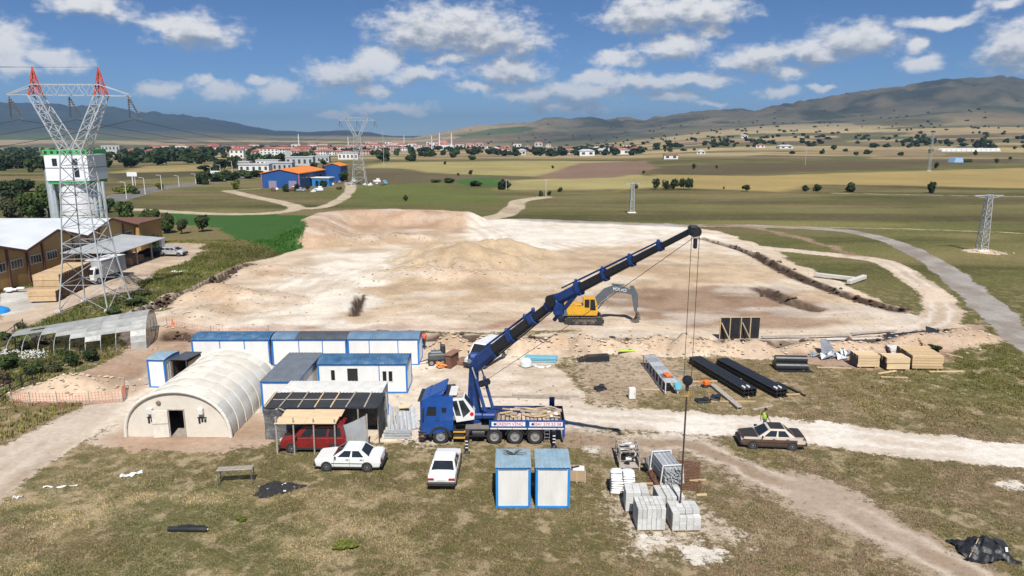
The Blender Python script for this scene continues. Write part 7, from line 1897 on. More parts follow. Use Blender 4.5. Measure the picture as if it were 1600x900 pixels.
def trunk_mesh(seed, h=1.0):
    r_ = random.Random(seed); m = MB().cyl((0, 0, -.05), (.02, 0, h * .5), .075, .055, 8); m.cyl((.02, 0, h * .5), (.0, .03, h), .055, .025, 7)
    for k in range(4):
        a = k * 1.6 + r_.random(); m.cyl((.01, 0, h * (.4 + .1 * k)), (.45 * math.cos(a), .45 * math.sin(a), h * (.75 + .1 * k)), .032, .012, 6)
    return m.mesh('trunk', M_BARK)
CR = {}
def crown(kind, m, n):
    k = (kind, m.name, n)
    if k not in CR: CR[k] = crown_mesh(100 + kind * 7 + len(CR), n, 7 + kind % 4, .085 if n > 900 else .13, .85, m, .22 if kind < 6 else .02)
    return CR[k]
TRK = [trunk_mesh(i, .95) for i in range(3)]
def tree(px, pyb, w_px, h_px, m, label, kind=0, n=1500, group=None, bush=False, name=None, sx=None):
    g = PZ(px, pyb); zd = g.y * math.cos(PITCH) + CAM_H * math.sin(PITCH); pm = FPX / zd
    R_ = w_px / pm / 2; Hh = h_px / pm
    o = thing(name or ('bush' if bush else 'tree'), label, 'bush' if bush else 'tree', (g.x, g.y, TH(g.x, g.y)), rv.uniform(0, 6.28), group)
    c = link('crown', crown(kind + (6 if bush else 0), m, n), o); c.scale = (R_, R_, Hh / 1.75 if not bush else Hh / 1.5)
    t = link('trunk' if not bush else 'stem', TRK[kind % 3], o); t.scale = (R_ * 1.1, R_ * 1.1, Hh * .75)
    return o
T = tree
# trees by the factory and silo
T(78, 345, 52, 62, L_MID, 'bright green tree just left of the silo', 0, 2200)
T(95, 350, 36, 40, L_BRIGHT, 'light green bush-like tree at the foot of the silo', 1, 1600)
T(46, 345, 46, 44, L_MID, 'grey-green tree left of the silo above the factory roof', 2, 1800)
T(22, 348, 40, 42, L_GREY, 'dull green tree at the left edge behind the factory roof', 3, 1600)
T(20, 318, 46, 40, L_DARK, 'large dark tree group member at the far left edge', 1, 1600)
T(40, 300, 40, 26, L_DARK, 'dark tree between the silo and the left edge', 2, 1200)
T(198, 352, 34, 40, L_MID, 'tall tree just right of the silo behind the factory', 3, 1800)
T(235, 361, 34, 40, L_MID, 'left tree of the row behind the carport', 0, 2000)
T(263, 364, 30, 34, L_MID, 'middle tree of the row behind the carport', 1, 2000)
T(284, 365, 24, 26, L_GREY, 'right tree of the row behind the carport', 2, 1600)
T(317, 362, 26, 28, L_MID, 'round green tree standing alone beside the green field', 3, 1800)
T(170, 332, 26, 28, L_MID, 'green tree behind the silo pipes', 0, 1200)
T(190, 302, 34, 14, L_BRIGHT, 'low bright bush beside the highway bend, left', 1, 900, bush=True)
T(212, 303, 18, 12, L_MID, 'low bush beside the highway bend, right', 2, 700, bush=True)
T(250, 296, 16, 10, L_BRIGHT, 'small bright bush between the street lamps', 3, 600, bush=True)
T(248, 390, 24, 26, L_DARK, 'dark bush at the end of the carport', 0, 1400, bush=True)
for k, (x, y, w_, h_) in enumerate(((318, 288, 26, 22), (340, 284, 26, 16), (362, 282, 30, 16), (388, 279, 30, 14), (405, 277, 24, 12))):
    T(x, y, w_, h_, L_MID if k % 2 else L_DARK, ('hedge bush beside the white billboard, leftmost of the row', 'second hedge bush from the billboard', 'third hedge bush from the billboard', 'fourth hedge bush from the billboard', 'hedge bush next to the blue warehouse')[k], k % 4, 900, 'hedge bushes along the highway', True)
T(368, 296, 16, 14, L_BRIGHT, 'yellow-green bush beside the path left of the blue warehouse', 1, 700, bush=True)
for k, (x, y, w_, h_) in enumerate(((345, 264, 26, 22), (362, 262, 26, 20), (320, 268, 24, 12), (335, 270, 22, 10), (392, 250, 18, 10), (460, 253, 24, 18), (475, 250, 18, 16), (512, 265, 20, 10), (490, 262, 16, 12), (505, 256, 14, 10))):
    T(x, y, w_, h_, L_DARK, 'dark tree beside the trade buildings on the edge of town', k % 4, 700, 'dark trees on the edge of town')
T(536, 284, 18, 18, L_MID, 'green tree at the right end of the blue warehouse', 2, 900)
for k, (x, y, w_, h_) in enumerate(((446, 300, 14, 14), (464, 299, 12, 13), (480, 298, 10, 11), (505, 292, 14, 12), (530, 296, 10, 5))):
    T(x, y, w_, h_, L_DARK if k < 4 else L_GREY, ('dark shrub in front of the blue warehouse, leftmost', 'second dark shrub in front of the blue warehouse', 'third dark shrub in front of the blue warehouse', 'round shrub beside the small white-roofed shed', 'low shrub beside the dirt path near the warehouse')[k], k % 4, 600, 'shrubs in front of the warehouse', True)
# meadow trees
T(788, 296, 26, 18, L_DARK, 'large dark bush beside the slim concrete pole', 0, 1300, bush=True)
T(743, 291, 22, 10, L_DARK, 'wide low dark bush on the green field', 1, 900, bush=True)
T(702, 286, 22, 9, L_MID, 'low dark bush left of the green field, right one', 2, 800, bush=True)
T(682, 285, 20, 5, L_MID, 'low dark hedge left of the green field, left one', 3, 500, bush=True)
T(633, 314, 9, 10, L_DARK, 'lone small dark bush in the middle of the meadow', 2, 500, bush=True)
T(845, 307, 8, 10, L_DARK, 'small dark bush left of the slim pole', 0, 500, bush=True)
T(858, 305, 8, 8, L_DARK, 'small dark bush right of the slim pole', 1, 500, bush=True)
T(876, 300, 10, 8, L_DARK, 'small dark bush farther right of the slim pole', 2, 500, bush=True)
for k, (x, w_, h_) in enumerate(((1025, 17, 18), (1040, 15, 16), (1053, 17, 18), (1068, 17, 19), (1077, 15, 19))):
    T(x, 296, w_, h_, L_DARK, ('leftmost tree of the clump in the wheat field', 'second tree of the clump in the wheat field', 'third tree of the clump in the wheat field', 'fourth tree of the clump in the wheat field', 'rightmost tree of the clump in the wheat field')[k], k % 4, 1000, 'tree clump in the wheat field')
T(1166, 299, 15, 11, L_DARK, 'small flat-topped tree right of the clump', 1, 800)
T(993, 295, 10, 9, L_DARK, 'small tree behind the lattice pole in the meadow', 2, 600)
T(1258, 299, 13, 11, L_DARK, 'left bush of the pair in the wheat field', 0, 700, bush=True); T(1277, 299, 13, 12, L_DARK, 'right bush of the pair in the wheat field', 1, 700, bush=True)
T(1329, 300, 19, 15, L_DARK, 'dense round bush right of the pair', 2, 900, bush=True); T(1455, 302, 13, 18, L_DARK, 'conical dark bush left of the right lattice pole', 3, 900, bush=True)
T(1131, 296, 5, 5, L_BROWN, 'tiny brown bush in front of the wheat field', 0, 300, bush=True)
for k, (x, y, s_) in enumerate(((695, 255, 6), (1084, 264, 8), (1005, 272, 6), (1119, 263, 5), (1462, 263, 10), (1557, 255, 8), (1578, 250, 6), (863, 263, 5), (735, 273, 8), (716, 275, 5))):
    T(x, y, s_, s_, L_DARK, 'lone dark bush standing in the far fields', k % 4, 300, 'lone bushes in the far fields', True)
# left weeds and shrubs
spots = [(20, 575, 40, 26, L_MID), (55, 585, 34, 22, L_MID), (5, 600, 26, 24, L_BROWN), (88, 580, 30, 18, L_GREY), (115, 572, 26, 20, L_DARK), (140, 565, 30, 20, L_DARK), (35, 545, 30, 14, L_GREY), (70, 540, 36, 18, L_BROWN), (10, 530, 24, 14, L_MID), (100, 556, 26, 12, L_MID), (60, 604, 22, 10, L_BROWN), (210, 478, 36, 14, L_MID), (180, 492, 34, 14, L_MID), (225, 462, 26, 10, L_GREY), (155, 500, 26, 12, L_BRIGHT), (30, 512, 22, 10, L_GREY), (240, 445, 26, 9, L_GREY), (290, 415, 34, 8, L_GREY), (330, 400, 40, 8, L_MID), (380, 395, 30, 7, L_GREY), (350, 382, 30, 7, L_GREY), (1158, 0, 0, 0, None)]
labs = ['leafy white-flowering bush at the left edge', 'white-flowering bush right of the one at the left edge', 'brown dry bush at the left edge below the flowering bush', 'grey-green bush above the soil mound', 'dark bush left of the toilet cabin track', 'darkest bush below the polytunnel', 'grey weeds left of the polytunnel, upper', 'brown dry weeds in front of the polytunnel', 'green weeds at the left edge beside the thin fence', 'green weeds in the torn side of the polytunnel', 'low brown weeds behind the dark rail fence', 'green scrub at the right foot of the tall tower', 'green scrub in front of the tall tower', 'grey scrub on the bank right of the tall tower', 'bright scrub at the left foot of the tall tower', 'grey weeds beside the bare factory ground', 'grey scrub on the bank below the factory yard', 'grey scrub beside the white plastic sheet', 'green scrub along the edge of the green field, right', 'grey scrub at the corner of the green field', 'grey scrub left of the green field']
for (x, y, w_, h_, m), lb in zip(spots, labs):
    if x in (290, 330, 380, 350, 240): continue
    T(x, y, w_, h_, m, lb, rv.randrange(4), 1100, 'scrub on the west bank', True)
fl = MB()
for i in range(170):
    g = PZ(rv.uniform(2, 72), 570); fl.box((g.x + rv.uniform(-.2, .2), g.y + rv.uniform(-.6, .5), rv.uniform(.7, 1.35)), (.09, .09, .05), rz=i)
tag(fl.build('white_flowers', M_BAG), 'white umbel flowers on the bushes at the left edge', 'flowers', kind='stuff')
T(1460, 548, 24, 12, L_DARK, 'dark green bush behind the timber stacks', 1, 900, bush=True)
T(540, 856, 36, 8, L_BRIGHT, 'low yellow-green weed tuft in the foreground grass', 1, 700, bush=True); T(376, 812, 22, 6, L_BRIGHT, 'small yellow-green weed tuft near the ash heap', 2, 500, bush=True)

# ---- blue warehouse with orange roof
def build_warehouse():
    a, b = PZ(409, 294), PZ(470, 296); 
    o = thing('warehouse', 'blue metal warehouse with bright orange roof in the middle distance', 'warehouse', (a.x, a.y, 0), R(-4))
    bl = mat('warehouse_blue', (.016, .075, .26), .5, 0, .08, .3); orr = mat('roof_orange', (.72, .22, .03), .5, 0, .06, .3); dk = mat('warehouse_side', (.02, .06, .17), .6, 0, .15, .3); tr = mat('orange_trim', (.5, .13, .06), .6)
    W, L, zv, zr = 15.0, 30.0, 5.6, 7.2
    MB().prism([(0, 0), (W, 0), (W, zv), (W / 2, zr), (0, zv)], 0, .3, 'Y').build('gable_wall', bl, o)
    MB().box((W, L / 2, zv / 2), (.3, L, zv)).build('side_wall', dk, o); MB().box((0, L / 2, zv / 2), (.3, L, zv)).build('side_wall', dk, o)
    for (x0, x1, z0, z1) in ((-.3, W / 2, zv, zr), (W / 2, W + .3, zr, zv)):
        MB().add([(x0, -.4, z0 + .1), (x1, -.4, z1 + .1), (x1, L, z1 + .1), (x0, L, z0 + .1), (x0, -.4, z0 - .15), (x1, -.4, z1 - .15), (x1, L, z1 - .15), (x0, L, z0 - .15)], [(0, 1, 2, 3), (4, 5, 6, 7), (0, 1, 5, 4), (1, 2, 6, 5), (2, 3, 7, 6), (3, 0, 4, 7)]).build('roof_slope', orr, o)
    for s_ in (.2, W - .2): MB().box((s_, -.05, zv / 2), (.3, .2, zv)).build('corner_trim', tr, o)
    for k in range(6): MB().box((W + .17, 3 + 4 * k, 3.3), (.06, 2.4, 1.3)).build('window', M_GLASS, o)
    for x in (4.4, 12.2): MB().box((x, -.06, 1.4), (3.0, .12, 2.8)).build('loading_door', mat('pale_door', (.25, .22, .30), .6), o)
    MB().prism([(W - 3, 0), (W + 4, 0), (W + 4, 6.6), (W + .5, 7.8), (W - 3, 6.6)], L + 8, L + 18, 'Y').build('rear_hall', bl, o)
    for (x0, x1, z0, z1) in ((W - 3.3, W + .5, 6.6, 7.8), (W + .5, W + 4.3, 7.8, 6.6)):
        MB().add([(x0, L + 7.7, z0 + .25), (x1, L + 7.7, z1 + .25), (x1, L + 18, z1 + .25), (x0, L + 18, z0 + .25), (x0, L + 7.7, z0 + .02), (x1, L + 7.7, z1 + .02), (x1, L + 18, z1 + .02), (x0, L + 18, z0 + .02)], [(0, 1, 2, 3), (4, 5, 6, 7), (0, 1, 5, 4), (1, 2, 6, 5), (2, 3, 7, 6), (3, 0, 4, 7)]).build('rear_roof', orr, o)
build_warehouse()
g = PZ(484, 291); o = thing('blue_shed', 'small bright blue shed with white roof beside the warehouse', 'shed', (g.x + 1, g.y, 0), R(-8))
MB().box((3.5, 2.5, 1.6), (7, 5, 3.2)).build('wall', mat('shed_blue', (.03, .2, .5), .5), o); MB().box((3.5, 2.5, 3.35), (7.6, 5.6, .3)).build('roof', M_WHITE, o); MB().box((2, -.03, 1.1), (1.2, .1, 2.2)).build('door', M_GLASS, o)
for k in range(26):
    g = PZ(rv.uniform(512, 600) if k < 16 else rv.uniform(420, 500), rv.uniform(284, 291) if k < 16 else rv.uniform(294, 301)); s_ = rv.uniform(.6, 2.0)
    m = MB().box((0, 0, s_ * .3), (s_ * 1.6, s_, s_ * .6), ch=.15 * s_).box((s_ * .3, .1, s_ * .7), (s_ * .7, s_ * .6, s_ * .5), rz=.5, ch=.1 * s_)
    ob = m.build('scrap_pile', (M_WHITE2, M_STEEL, M_RUST, M_WHITE, mat('scrap_teal', (.12, .3, .35), .6))[k % 5]); ob.location = (g.x, g.y, 0); ob.rotation_euler = (0, 0, rv.uniform(0, 3)); tag(ob, 'pile of pale scrap lying behind the distant tower' if k < 16 else 'pile of scrap lying in front of the blue warehouse', 'scrap', 'scrap behind the distant tower' if k < 16 else 'scrap in front of the warehouse')
g = PZ(821 / 1600 * 0 + 740, 341); tag(MB().box((g.x, g.y, .5), (1.4, 1.0, .8), ch=.1).build('dark_tank', M_TRIM), 'small dark tank at the back edge of the excavation beside the path', 'tank')

# ---- the town: houses with walls, tiled roofs and windows
def house_proto(w_, d_, h_, wallm, roofm, flat=False, floors=2):
    return dict(w=w_, d=d_, h=h_)
WALLS = [mat('house_white', (.66, .65, .62), .8, 0, .05, .1), mat('house_cream', (.56, .50, .42), .8, 0, .05, .1), mat('house_pink', (.52, .36, .30), .8, 0, .05, .1), mat('house_grey', (.40, .41, .42), .8, 0, .05, .1)]
ROOFS = [mat('tile_red', (.30, .09, .06), .85, 0, .15, .2), mat('tile_brown', (.22, .11, .08), .85, 0, .15, .2), mat('sheet_grey_roof', (.42, .44, .46), .6, 0, .1, .2), mat('tile_pale', (.36, .17, .13), .85, 0, .1, .2)]
WIN = mat('house_window', (.05, .06, .075), .3)
PROTO = {}
def house_parts(key, w_, d_, h_, wm, rmm, flat, nw, nf):
    if key in PROTO: return PROTO[key]
    wall = MB().box((0, 0, h_ / 2), (w_, d_, h_)).mesh('wall', wm)
    if flat: roof = MB().box((0, 0, h_ + .3), (w_ + .6, d_ + .6, .6)).mesh('roof', rmm)
    else:
        e = .6; rh = min(w_, d_) * .24; r_ = max(0, w_ / 2 - d_ / 2)
        roof = MB().add([(-w_ / 2 - e, -d_ / 2 - e, h_), (w_ / 2 + e, -d_ / 2 - e, h_), (w_ / 2 + e, d_ / 2 + e, h_), (-w_ / 2 - e, d_ / 2 + e, h_), (-r_, 0, h_ + rh), (r_ + .01, 0, h_ + rh)], [(0, 1, 5, 4), (1, 2, 5), (2, 3, 4, 5), (3, 0, 4), (0, 3, 2, 1)]).mesh('roof', rmm)
    win = MB().box((0, -.03, 0), (w_ / nw * .42, .12, h_ / nf * .45)).mesh('window', WIN)
    ws = [(win, (-w_ / 2 + w_ / nw * (i + .5), -d_ / 2 - .02, h_ / nf * (j + .55))) for i in range(nw) for j in range(nf)]
    PROTO[key] = (wall, roof, ws); return PROTO[key]
def house(px, py, w_, d_, h_, wi, ri, label, group, flat=False, nw=3, nf=2, dist=None, name='house', cat='house', rz=None):
    if dist: g = PZ(px, py); g = g * 1.0; d = ray(px, py); q = math.hypot(d.x, d.y); x, y = d.x / q * dist, d.y / q * dist
    else: g = PZ(px, py); x, y = g.x, g.y
    wall, roof, ws = house_parts((w_, d_, h_, wi, ri, flat), w_, d_, h_, WALLS[wi], ROOFS[ri], flat, nw, nf)
    o = thing(name, label, cat, (x, y, TH(x, y) - .3), rz if rz is not None else rv.uniform(-.4, .4), group)
    link('wall', wall, o); link('roof', roof, o)
    for me, p in ws: link('window', me, o, p)
    return o
# nearer white and red houses, left
for k, (x, y, d_, w_, h_, wi, ri, nw, lb) in enumerate((
    (178, 250, 1050, 22, 13, 3, 2, 5, 'large pale blue-grey block just right of the silo'), (205, 252, 1000, 16, 7, 0, 0, 3, 'white house with red roof left of the curved road'), (193, 256, 900, 12, 5, 0, 0, 3, 'low white house below the pale block'),
    (240, 252, 900, 14, 8, 0, 0, 3, 'white two-storey house with red roof beside the straw field'), (262, 253, 880, 16, 5, 0, 0, 3, 'low white house with red roof right of the two-storey house'), (372, 249, 800, 14, 9, 0, 0, 3, 'white house with red roof left of the apartment rows'))):
    house(x, y, w_, w_ * .6, h_, wi, ri, lb, 'houses by the straw field', wi == 3, nw, 2, d_, rz=.1)
k = 0
for row, (y, dist, x0, x1, n_) in enumerate(((246, 900, 400, 480, 9), (243, 1050, 405, 610, 17), (240, 1350, 300, 640, 24), (236, 1900, 240, 700, 30), (233, 2400, 560, 860, 20), (231, 2900, 560, 720, 14))):
    for i in range(n_):
        x = x0 + (x1 - x0) * (i + rv.uniform(.1, .9)) / n_
        wi = rv.choice([0, 0, 0, 1, 2]); ri = rv.choice([0, 0, 1, 3, 3]); big = rv.random() < .4
        s_ = (1, 1, 1.1, 1.2, 1.4, 1.6)[row]
        house(x, y, (22 if big else 13) * s_, 10 * s_, (9 if big else 6) * s_, wi, ri, ('red-roofed white house in the nearest rows of the town', 'red-roofed white house in the nearest rows of the town', 'house in the middle rows of the town', 'small far house in the back rows of the town', 'small far house in the back rows of the town', 'small far house in the back rows of the town')[row], 'houses in the %s rows of the town' % ('nearest', 'nearest', 'middle', 'back', 'back', 'back')[row], rv.random() < .15, 5 if big else 3, 3 if big else 2, dist * rv.uniform(.95, 1.05)) if row < 3 else house(x, y, (20 if big else 12) * s_, 9 * s_, (10 if big else 6) * s_, wi, ri, 'small far house in the back rows of the town', 'houses in the back rows of the town', False, 2, 1, dist * rv.uniform(.93, 1.07))
for k, (x, y, dist, w_, h_, lb) in enumerate(((400, 268, 420, 26, 4, 'long low white trade hall left of the blue warehouse'), (440, 266, 430, 22, 4.5, 'low grey trade hall behind the blue warehouse, left'), (470, 260, 520, 30, 6, 'low grey trade hall behind the blue warehouse, right'), (420, 262, 520, 24, 4, 'white trade hall at the edge of town beside the red sign'), (380, 264, 480, 16, 4, 'small white trade hall left of the long low hall'), (500, 257, 600, 26, 5, 'pale trade hall on the town edge above the warehouse'), (545, 252, 700, 30, 6, 'pale trade hall on the town edge right of the warehouse'))):
    house(x, y, w_ * .62, 9, h_, 3 if k % 3 else 0, 2, lb, 'trade halls at the town edge', True, 5, 1, dist, 'trade_hall', 'hall', rz=.1)
# mosque
d = ray(697, 244); q = math.hypot(d.x, d.y); mx, my = d.x / q * 1500, d.y / q * 1500
o = thing('mosque', 'white mosque with dome and two minarets in the town', 'mosque', (mx, my, TH(mx, my) - .5), .1)
MB().box((0, 0, 5.5), (30, 20, 11)).build('wall', WALLS[0], o); MB().lathe([(8, 11), (8, 13), (7, 16), (4.6, 18.6), (1.6, 20), (.1, 20.4)], (-2, 0, 0), 'Z', 24).build('dome', ROOFS[3], o)
for x in (-13, 12): MB().lathe([(1.3, 0), (1.2, 24), (1.7, 24.5), (1.7, 26), (.95, 26), (.9, 32), (.05, 37)], (x, 9, 0), 'Z', 12).build('minaret', WALLS[0], o)
for i in range(6): MB().box((-12 + 4.8 * i, -10.1, 5), (2, .3, 5)).build('window', WIN, o)
for k, (x, dist, h_) in enumerate(((545, 1700, 30), (675, 1600, 32), (632, 2200, 40), (468, 1500, 34))):
    d = ray(x, 243); q = math.hypot(d.x, d.y); xx, yy = d.x / q * dist, d.y / q * dist
    o = thing('minaret', ('thin white minaret in the town above the warehouse', 'thin white minaret left of the mosque', 'thin white minaret in the far town centre', 'thin white minaret behind the red-roofed apartment rows')[k], 'minaret', (xx, yy, TH(xx, yy) - .5)); MB().lathe([(1.2, 0), (1.1, h_ * .7), (1.6, h_ * .71), (1.6, h_ * .75), (.9, h_ * .75), (.8, h_ * .9), (.05, h_)], (0, 0, 0), 'Z', 10).build('shaft', WALLS[0], o); MB().lathe([(1.9, h_ * .7), (1.9, h_ * .73)], (0, 0, 0), 'Z', 10).build('balcony', WALLS[1], o)
# village to the right of the town, farms and the long white greenhouse
for k in range(16):
    x = rv.uniform(735, 1010); house(x, 242, rv.choice([14, 18, 12]), 9, rv.choice([5, 6, 7]), rv.choice([0, 0, 1]), rv.choice([0, 2, 3]), 'small white farm house in the tree belt right of the town', 'farm houses right of the town', False, 2, 1, rv.uniform(850, 1250))
for k, (x, dist, w_, h_, lb) in enumerate(((1048, 640, 12, 4, 'grey-roofed farm building alone in the fields'), (1160, 1700, 18, 6, 'white farm house on the far slope'), (1187, 1100, 12, 4, 'small white barn in the fields right of centre'), (1225, 1050, 22, 3.5, 'long white barn roof in the fields right of centre'), (979, 1500, 14, 5, 'white farm house below the green hill field'), (1095, 800, 9, 3, 'tiny white hut in the fields'))):
    house(x, 240, w_, 8, h_, 0, 2 if k % 2 else 1, lb, 'farm buildings in the fields', False, 2, 1, dist)
d = ray(1515, 231); q = math.hypot(d.x, d.y); xx, yy = d.x / q * 950, d.y / q * 950
o = thing('long_greenhouse', 'long white greenhouse in the fields at the far right', 'greenhouse', (xx, yy, TH(xx, yy)), .12)
for i in range(12): MB().prism([(3 * math.cos(math.pi * j / 8) * .95 + 0, 3.6 * math.sin(math.pi * j / 8)) for j in range(9)], -3, 3, 'Y').build('bay', M_WHITE, o).location = (-33 + 6 * i, 0, 0)
d = ray(1494, 247); q = math.hypot(d.x, d.y); xx, yy = d.x / q * 620, d.y / q * 620
o = thing('blue_tent', 'pale blue sheet-covered stack at the edge of the dark field', 'stack', (xx, yy, TH(xx, yy)), .2); MB().prism([(-4, 0), (4, 0), (3, 3.2), (-3, 3.2)], -3, 3, 'Y').build('cover', mat('pale_blue_sheet', (.3, .48, .7), .6), o); MB().box((9, 1, 1.2), (10, 4, 2.4), ch=.6).build('straw_bank', L_DARK, o)
# trees of the town and the fields, single meshes with shared leaves
FAR = [crown_mesh(300 + i, 170, 6, .24, .85, L_DARK, .02) for i in range(4)] + [crown_mesh(310 + i, 170, 6, .24, .85, L_MID, .02) for i in range(2)]
def far_tree(px, dist, w_, h_, label, group):
    d = ray(px, 230); q = math.hypot(d.x, d.y); x, y = d.x / q * dist, d.y / q * dist
    o = link('tree', FAR[rv.randrange(6)], None, (x, y, TH(x, y) - .2), rv.uniform(0, 6.28)); o.scale = (w_ / 2, w_ / 2, h_ / 1.6); tag(o, label, 'tree', group)
for i in range(75): far_tree(rv.uniform(300, 740), rv.choice([620, 800, 950, 1150, 1300, 1600, 2000]) * rv.uniform(.94, 1.06), rv.uniform(8, 14), rv.uniform(6, 11), 'dark tree between the houses of the town', 'trees between the town houses')
for i in range(45): far_tree(rv.uniform(0, 320), rv.uniform(480, 1300), rv.uniform(8, 15), rv.uniform(6, 11), 'dark tree on the plain left of the town', 'trees on the plain left of the town')
for i in range(85): far_tree(rv.uniform(900, 1600), math.exp(rv.uniform(math.log(760), math.log(3200))), rv.uniform(4, 10), rv.uniform(4, 7), 'small dark tree scattered over the far fields on the right', 'trees scattered over the far fields')
for i in range(30): far_tree(rv.choice([rv.uniform(1020, 1070), rv.uniform(1100, 1135), rv.uniform(1405, 1450), rv.uniform(1490, 1550), rv.uniform(1175, 1190)]), rv.uniform(1150, 1400), rv.uniform(10, 18), rv.uniform(7, 12), 'tree of a dark grove on the far right slope', 'groves on the far right slope')
# far-off woods and tree belts that read as one mass
def wood(name, label, spots):
    V = []
    for (px, dist, w_, h_) in spots:
        d = ray(px, 230); q = math.hypot(d.x, d.y); x, y = d.x / q * dist, d.y / q * dist
        me = FAR[rv.randrange(6)]; co = np.zeros(len(me.vertices) * 3, np.float32); me.vertices.foreach_get('co', co); co = co.reshape(-1, 3)
        V.append(co * np.array([w_ / 2, w_ / 2, h_ / 1.6]) + np.array([x, y, TH(x, y) - .2]))
    V = np.concatenate(V).astype(np.float32); n = len(V) // 4
    me = bpy.data.meshes.new(name); me.vertices.add(len(V)); me.vertices.foreach_set('co', V.ravel())
    me.loops.add(n * 4); me.loops.foreach_set('vertex_index', np.arange(n * 4, dtype=np.int32)); me.polygons.add(n); me.polygons.foreach_set('loop_start', np.arange(0, n * 4, 4, dtype=np.int32)); me.update()
    me.materials.append(L_DARK); tag(link(name, me), label, 'trees', kind='stuff')
wood('tree_belt', 'dark belt of trees around the farm houses right of the town', [(rv.uniform(735, 1010), rv.uniform(820, 1250), rv.uniform(9, 16), rv.uniform(6, 11)) for i in range(90)])
wood('town_woods', 'dark trees massed between and behind the town houses', [(rv.uniform(230, 720), rv.choice([1250, 1500, 1800, 2200, 2800]) * rv.uniform(.95, 1.05), rv.uniform(10, 20), rv.uniform(7, 12)) for i in range(200)])
wood('plain_woods', 'dark woods on the plain at the far left', [(rv.uniform(-60, 330), rv.choice([700, 900, 1250, 1900]) * rv.uniform(.96, 1.04), rv.uniform(10, 22), rv.uniform(7, 12)) for i in range(160)])
wood('slope_scrub', 'dark scrub dotted along field edges on the far slopes', [(rv.uniform(640, 1640), math.exp(rv.uniform(math.log(1100), math.log(4300))), rv.uniform(6, 16), rv.uniform(4, 8)) for i in range(330)])

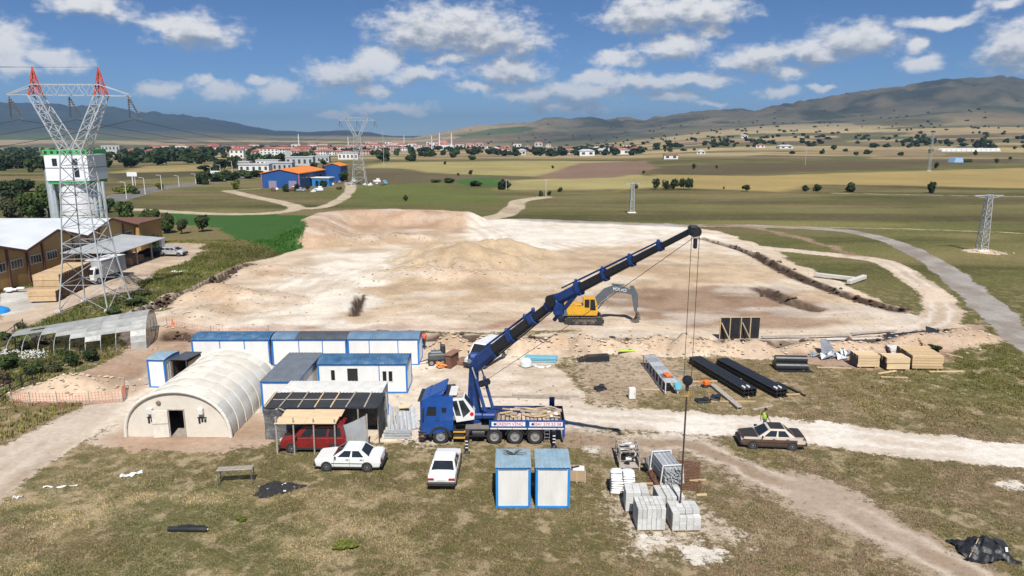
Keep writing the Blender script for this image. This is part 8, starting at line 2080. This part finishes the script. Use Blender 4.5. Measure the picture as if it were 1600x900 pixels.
# ================================================================== PEOPLE
def person(label, loc, rz, top, legs_c, pose, vest=None, helmet=None, scale=1.0):
    o = thing('person', label, 'person', loc, rz)
    skin = mat('skin', (.30, .17, .11), .6, 0, .05, 5); hair = mat('hair', (.015, .012, .010), .8)
    J = dict(pelvis=(0, 0, .93), waist=(0, .01, 1.08), chest=(0, .02, 1.32), neck=(0, .03, 1.50), head=(0, .05, 1.60), crown=(0, .04, 1.74))
    fl, bl = pose
    for s_, nm, sw in ((-1, 'l', fl), (1, 'r', -fl)):
        J['hip' + nm] = (s_ * .10, 0, .90); J['knee' + nm] = (s_ * .11, .22 * sw + .05, .50 ); J['ank' + nm] = (s_ * .11, .33 * sw - (.10 if sw < 0 else 0), .09); J['toe' + nm] = (s_ * .12, .33 * sw + .14 - (.08 if sw < 0 else 0), .035)
        J['sh' + nm] = (s_ * .19, .02, 1.43); J['el' + nm] = (s_ * .25, -.12 * sw * bl - .02, 1.15); J['wr' + nm] = (s_ * .25, -.20 * sw * bl + .06, .92); J['hand' + nm] = (s_ * .245, -.22 * sw * bl + .08, .83)
    E = [('pelvis', 'waist'), ('waist', 'chest'), ('chest', 'neck'), ('neck', 'head'), ('head', 'crown')]
    for nm in 'lr': E += [('pelvis', 'hip' + nm), ('hip' + nm, 'knee' + nm), ('knee' + nm, 'ank' + nm), ('ank' + nm, 'toe' + nm), ('chest', 'sh' + nm), ('sh' + nm, 'el' + nm), ('el' + nm, 'wr' + nm), ('wr' + nm, 'hand' + nm)]
    Rr = dict(pelvis=.135, waist=.125, chest=.15, neck=.058, head=.10, crown=.075, hip=.095, knee=.062, ank=.045, toe=.038, sh=.07, el=.045, wr=.033, hand=.038)
    def rad(k): return Rr.get(k) or Rr[k[:-1]]
    def skinmesh(keys, edges, grow, name, m, parent):
        ks = list(keys); me = bpy.data.meshes.new(name); me.from_pydata([J[k] for k in ks], [(ks.index(a), ks.index(b)) for a, b in edges], [])
        ob = bpy.data.objects.new(name, me); COL.objects.link(ob)
        md = ob.modifiers.new('skin', 'SKIN'); md.use_smooth_shade = True
        for i, k in enumerate(ks): me.skin_vertices[0].data[i].radius = (rad(k) * grow,) * 2
        me.skin_vertices[0].data[0].use_root = True
        sb = ob.modifiers.new('sub', 'SUBSURF'); sb.levels = 1; sb.render_levels = 1
        dg = bpy.context.evaluated_depsgraph_get(); me2 = bpy.data.meshes.new_from_object(ob.evaluated_get(dg)); bpy.data.objects.remove(ob)
        me2.materials.clear(); me2.materials.append(m); return link(name, me2, parent)
    bd = skinmesh(J.keys(), E, 1.0, 'body', skin, o)
    tk = ['waist', 'pelvis', 'hipl', 'hipr', 'kneel', 'kneer', 'ankl', 'ankr']
    skinmesh(tk, [('waist', 'pelvis'), ('pelvis', 'hipl'), ('pelvis', 'hipr'), ('hipl', 'kneel'), ('hipr', 'kneer'), ('kneel', 'ankl'), ('kneer', 'ankr')], 1.18, 'trousers', legs_c, o)
    skinmesh(['chest', 'waist', 'pelvis', 'shl', 'shr', 'ell', 'elr'], [('chest', 'waist'), ('waist', 'pelvis'), ('chest', 'shl'), ('chest', 'shr'), ('shl', 'ell'), ('shr', 'elr')], 1.14, 'shirt', top, o)
    if vest: skinmesh(['chest', 'waist', 'pelvis', 'shl', 'shr'], [('chest', 'waist'), ('waist', 'pelvis'), ('chest', 'shl'), ('chest', 'shr')], 1.42, 'vest', vest, o)
    for nm in 'lr':
        a = J['toe' + nm]; MB().box((a[0], a[1] - .06, .045), (.10, .28, .09), ch=.03).build('shoe', M_TRIM, o)
        h_ = J['hand' + nm]
        for k in range(4): MB().cyl((h_[0] - .015, h_[1] - .03 + .02 * k, h_[2] - .02), (h_[0] - .02, h_[1] - .025 + .022 * k, h_[2] - .09 + .008 * abs(k - 1.5)), .010, .008, 6).build('finger', skin, o)
        MB().cyl((h_[0], h_[1] + .045, h_[2] + .01), (h_[0], h_[1] + .07, h_[2] - .04), .011, .009, 6).build('thumb', skin, o)
    hd = Vector(J['head']) + Vector((0, 0, .05))
    MB().lathe([(.02, .12), (.085, .09), (.108, .03), (.105, -.02), (.08, -.05)], (hd.x, hd.y - .012, hd.z), 'Z', 14).build('hair' if not helmet else 'helmet', helmet or hair, o, smooth=True)
    MB().box((hd.x, hd.y + .098, hd.z - .03), (.028, .04, .045), ch=.01).build('nose', skin, o); MB().box((hd.x, hd.y + .09, hd.z - .085), (.05, .015, .012)).build('mouth', mat('lips', (.2, .08, .07), .6), o)
    for s_ in (-1, 1): MB().box((hd.x + s_ * .036, hd.y + .088, hd.z), (.022, .014, .012)).build('eye', M_TRIM, o); MB().box((hd.x + s_ * .103, hd.y, hd.z - .02), (.02, .045, .06), ch=.01).build('ear', skin, o)
    o.scale = (scale,) * 3
    return o
M_LIME = mat('hi_vis_lime', (.50, .78, .06), .6, 0, .08, 5); M_NAVY = mat('navy_jeans', (.03, .05, .12), .8, 0, .15, 5); M_HIO = mat('hi_vis_orange', (.80, .13, .04), .6, 0, .1, 5)
g = PZ(1193, 675); person('walking worker in lime vest and dark jeans behind the brown car', (g.x, g.y, 0), R(-80), mat('dark_shirt', (.10, .07, .055), .8), M_NAVY, (1.0, 1.0), M_LIME)
g = PZ(663, 546); person('worker in orange vest standing right of the back cabin row', (g.x, g.y + .1, TH(g.x, g.y)), R(160), M_HIO, M_TRIM, (.35, .6), M_HIO)
g = PZ(303, 584); person('worker in orange vest and white helmet beside the dark hut', (g.x + .05, g.y, 0), R(200), M_HIO, M_NAVY, (.3, .5), M_HIO, M_WHITE)

# ================================================================== HAZE: the air over the plain
m = bpy.data.materials.new('haze_air'); m.use_nodes = True; t = NT(m.node_tree)
v = t.n('ShaderNodeVolumePrincipled', {'Color': (.38, .64, 1.0, 1), 'Density': 9.5e-5, 'Anisotropy': .3})
t.t.links.new(v.outputs[0], t.n('ShaderNodeOutputMaterial').inputs[1])
z0h, z1h = float(TR['z'].min()) - 1.5, float(TR['z'].max()) + 25
tag(MB().box((0, 6200, (z0h + z1h) / 2), (27000, 13600, z1h - z0h)).build('haze', m), 'thin bluish haze over the plain and hills', 'haze', kind='stuff')
